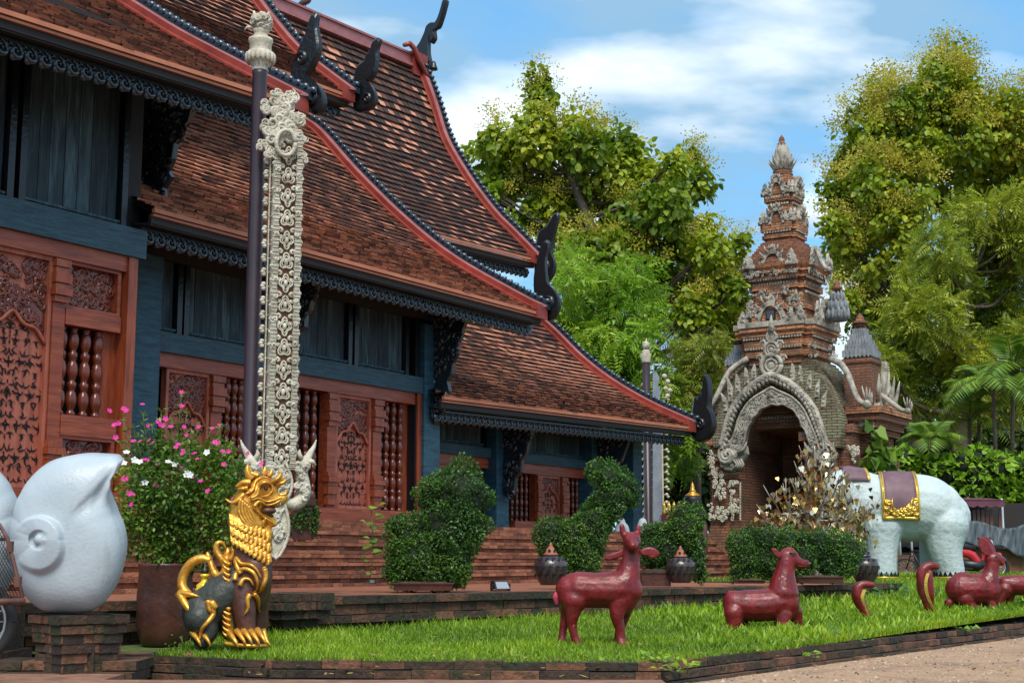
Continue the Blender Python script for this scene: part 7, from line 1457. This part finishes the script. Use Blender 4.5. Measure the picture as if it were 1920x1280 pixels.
sculpt('body', [('t', [(-.2, 0, .03, .02), (-.08, 0, .1, .07), (.04, 0, .16, .08), (.09, 0, .22, .05)]), ('e', Vector((.11, 0, .25)), (.05, .045, .045)), ('t', [(-.14, 0, .07, .04), (-.3, 0, .0, .015)])], .012, M['mauve'], t, 3); mb = MB(); mb.tube([(.15, 0, .25), (.19, 0, .24)], [.015, .003], 5); mb.build('beak', M['black'], t); mb = MB(); mb.tube([(0, .02, .1), (0, .02, -.02)], .008, 4); mb.tube([(0, -.02, .1), (0, -.02, -.02)], .008, 4); mb.build('legs', M['black'], t)
for i, (x, y, m_, lab) in enumerate([(88, 1262, 'pinkpetal', 'fallen magenta petal on the paving in front of the white shell, largest of all'), (70, 1266, 'whitepetal', 'white fallen petal left of the largest magenta one'), (62, 1273, 'whitepetal', 'white fallen petal nearest the bottom left corner'), (150, 1260, 'pinkpetal', 'single magenta petal right of the pedestal foot'), (158, 1268, 'yellow', 'small yellow fallen leaf below the single magenta petal'), (210, 1260, 'yellow', 'yellow fallen leaf left of the forked yellow leaf'), (234, 1258, 'yellow', 'long yellow fallen leaf by the kerb, middle of three'), (245, 1266, 'whitepetal', 'pale fallen petal under the long yellow leaf'), (328, 1262, 'pinkpetal', 'magenta petal fallen below the lion'), (405, 1264, 'yellow', 'yellow fallen leaf farthest right on the paving'), (352, 1228, 'pinkpetal', 'purple petal lying on the brick kerb at the lion feet')]):
    q = onz(x, y, .135 if y > 1240 else .275); mb = MB(); a = random.random()*6; r_ = .035 if i else .05
    for j in range(3 if m_ != 'yellow' else 1):
        b = a+j*2.1; u = Vector((math.cos(b), math.sin(b), .15)); v = Vector((-u.y, u.x, .1)); mb.plate([u*0, u*r_*.5+v*r_*.4, u*r_, u*r_*.5-v*r_*.4], (0, 0, -.003))
    mb.build('fallen_leaf' if m_ == 'yellow' else 'fallen_petal', M[m_], label=lab, cat='leaf' if m_ == 'yellow' else 'petal', loc=q+Vector((0, 0, .006)))
def weed(px, py, z, n, sz, m, label, kind='heart', rad=.08):
    q = onz(px, py, z); f = Frame(q); t = thing('weed', f, label, 'weed'); P = RNG.normal(0, 1, (n, 3))*np.array([rad, rad*.6, rad*.5]); P[:, 2] = np.abs(P[:, 2])+.02; A = P.copy(); A[:, 2] = .03; A += RNG.normal(0, .05, A.shape)
    scatter('leaves', P, A, np.tile((0, -.4, 1.), (n, 1)), RNG.uniform(.6, 1.2, n)*sz, kind, M[m], RNG.uniform(.3, .9, n), t); mb = MB()
    for p in P[:8]: mb.tube([(0, 0, 0), tuple(p*.6), tuple(p)], .003, 4)
    mb.build('stems', M['twig'], t)
weed(283, 1196, .24, 34, .06, 'featherleaf', 'leafy green weed in front of the brown jar')
weed(345, 1216, .25, 26, .03, 'boxleaf', 'small dark weed between jar and lion')
weed(1148, 1258, .2, 5, .07, 'featherleaf', 'two leaved seedling growing from the kerb below the deer')
weed(1228, 1243, .26, 8, .05, 'featherleaf', 'small seedling at the bend of the kerb')
weed(1290, 1262, .2, 24, .06, 'grass', 'tuft of weed hanging over the kerb right of the bend', 'small')
weed(1490, 1238, .16, 26, .07, 'featherleaf', 'weed growing where kerb meets gravel under the calf statue', 'small')
weed(1575, 1205, .25, 36, .05, 'boxleaf', 'creeping weed draped over the kerb below the small cobra', 'small', .14)
weed(1808, 1188, .22, 14, .06, 'featherleaf', 'fresh green weed growing from the kerb below the tall cobra')
weed(1668, 1118, .45, 40, .12, 'boxleaf', 'dark leafy weed at the right end of the terrace wall', 'small', .2)
f = Frame(at(692, 1092, 16.2)); t = thing('vine_plant', f, 'slender plant with round leaves climbing the left side of the largest bush', 'plant'); P = np.array([tuple(f.p(690+14*math.sin(i*1.7)+i*.3, 1088-i*6.2, -.05)) for i in range(24)]); A = RNG.normal(0, 1, (24, 3)); A[:, 2] = .1; scatter('leaves', P, A, np.tile((0, -.6, 1.), (24, 1)), RNG.uniform(.07, .12, 24), 'heart', M['featherleaf'], RNG.uniform(.2, .6, 24), t); mb = MB(); mb.tube([f.p(692, 1092), f.p(700, 1040), f.p(696, 950)], .006, 5); mb.build('stem', M['twig'], t)

# loose stones and litter on the path
mb = MB()
for _ in range(2600):
    y = random.uniform(8.6, 17); x = random.uniform(1.2, y*.36); 
    if y > kerb_y(x)-.2: continue
    r_ = random.uniform(.004, .014)*(1.6 if random.random() < .06 else 1); a = random.random()*6; p = Vector((x, y, .13)); u = Vector((math.cos(a), math.sin(a), 0))*r_; v = Vector((-u.y, u.x, 0))*random.uniform(.6, 1)
    mb.add([p-u, p-v, p+u, p+v, p+Vector((0, 0, r_*.8))+u*.2], [(0, 1, 4), (1, 2, 4), (2, 3, 4), (3, 0, 4)], random.random())
mb.build('loose_stones', M['stone'], kind='stuff')
mb = MB()
for _ in range(420):
    y = random.uniform(9.3, 19); x = random.uniform(-1.8, y*.36); ky = kerb_y(x); 
    if random.random() < .55: y = ky+random.uniform(-.35, .28)
    z = lawn_z(y)+.05 if y > ky+.1 else (.276 if y > ky else (.135 if x > 1 else .195)); z = z if y > ky or y < ky-.14 else .23
    if side(x, y) < .1 and y > 13: continue
    r_ = random.uniform(.015, .04); a = random.random()*6; u = Vector((math.cos(a), math.sin(a), random.uniform(-.1, .3)))*r_; v = Vector((-u.y, u.x, random.uniform(-.2, .2)*r_))*.4; p = Vector((x, y, z+.006))
    mb.add([p-u, p-v, p+u, p+v], [(0, 1, 2, 3)], random.random())
mb.build('leaf_litter', M['litter'], kind='stuff')
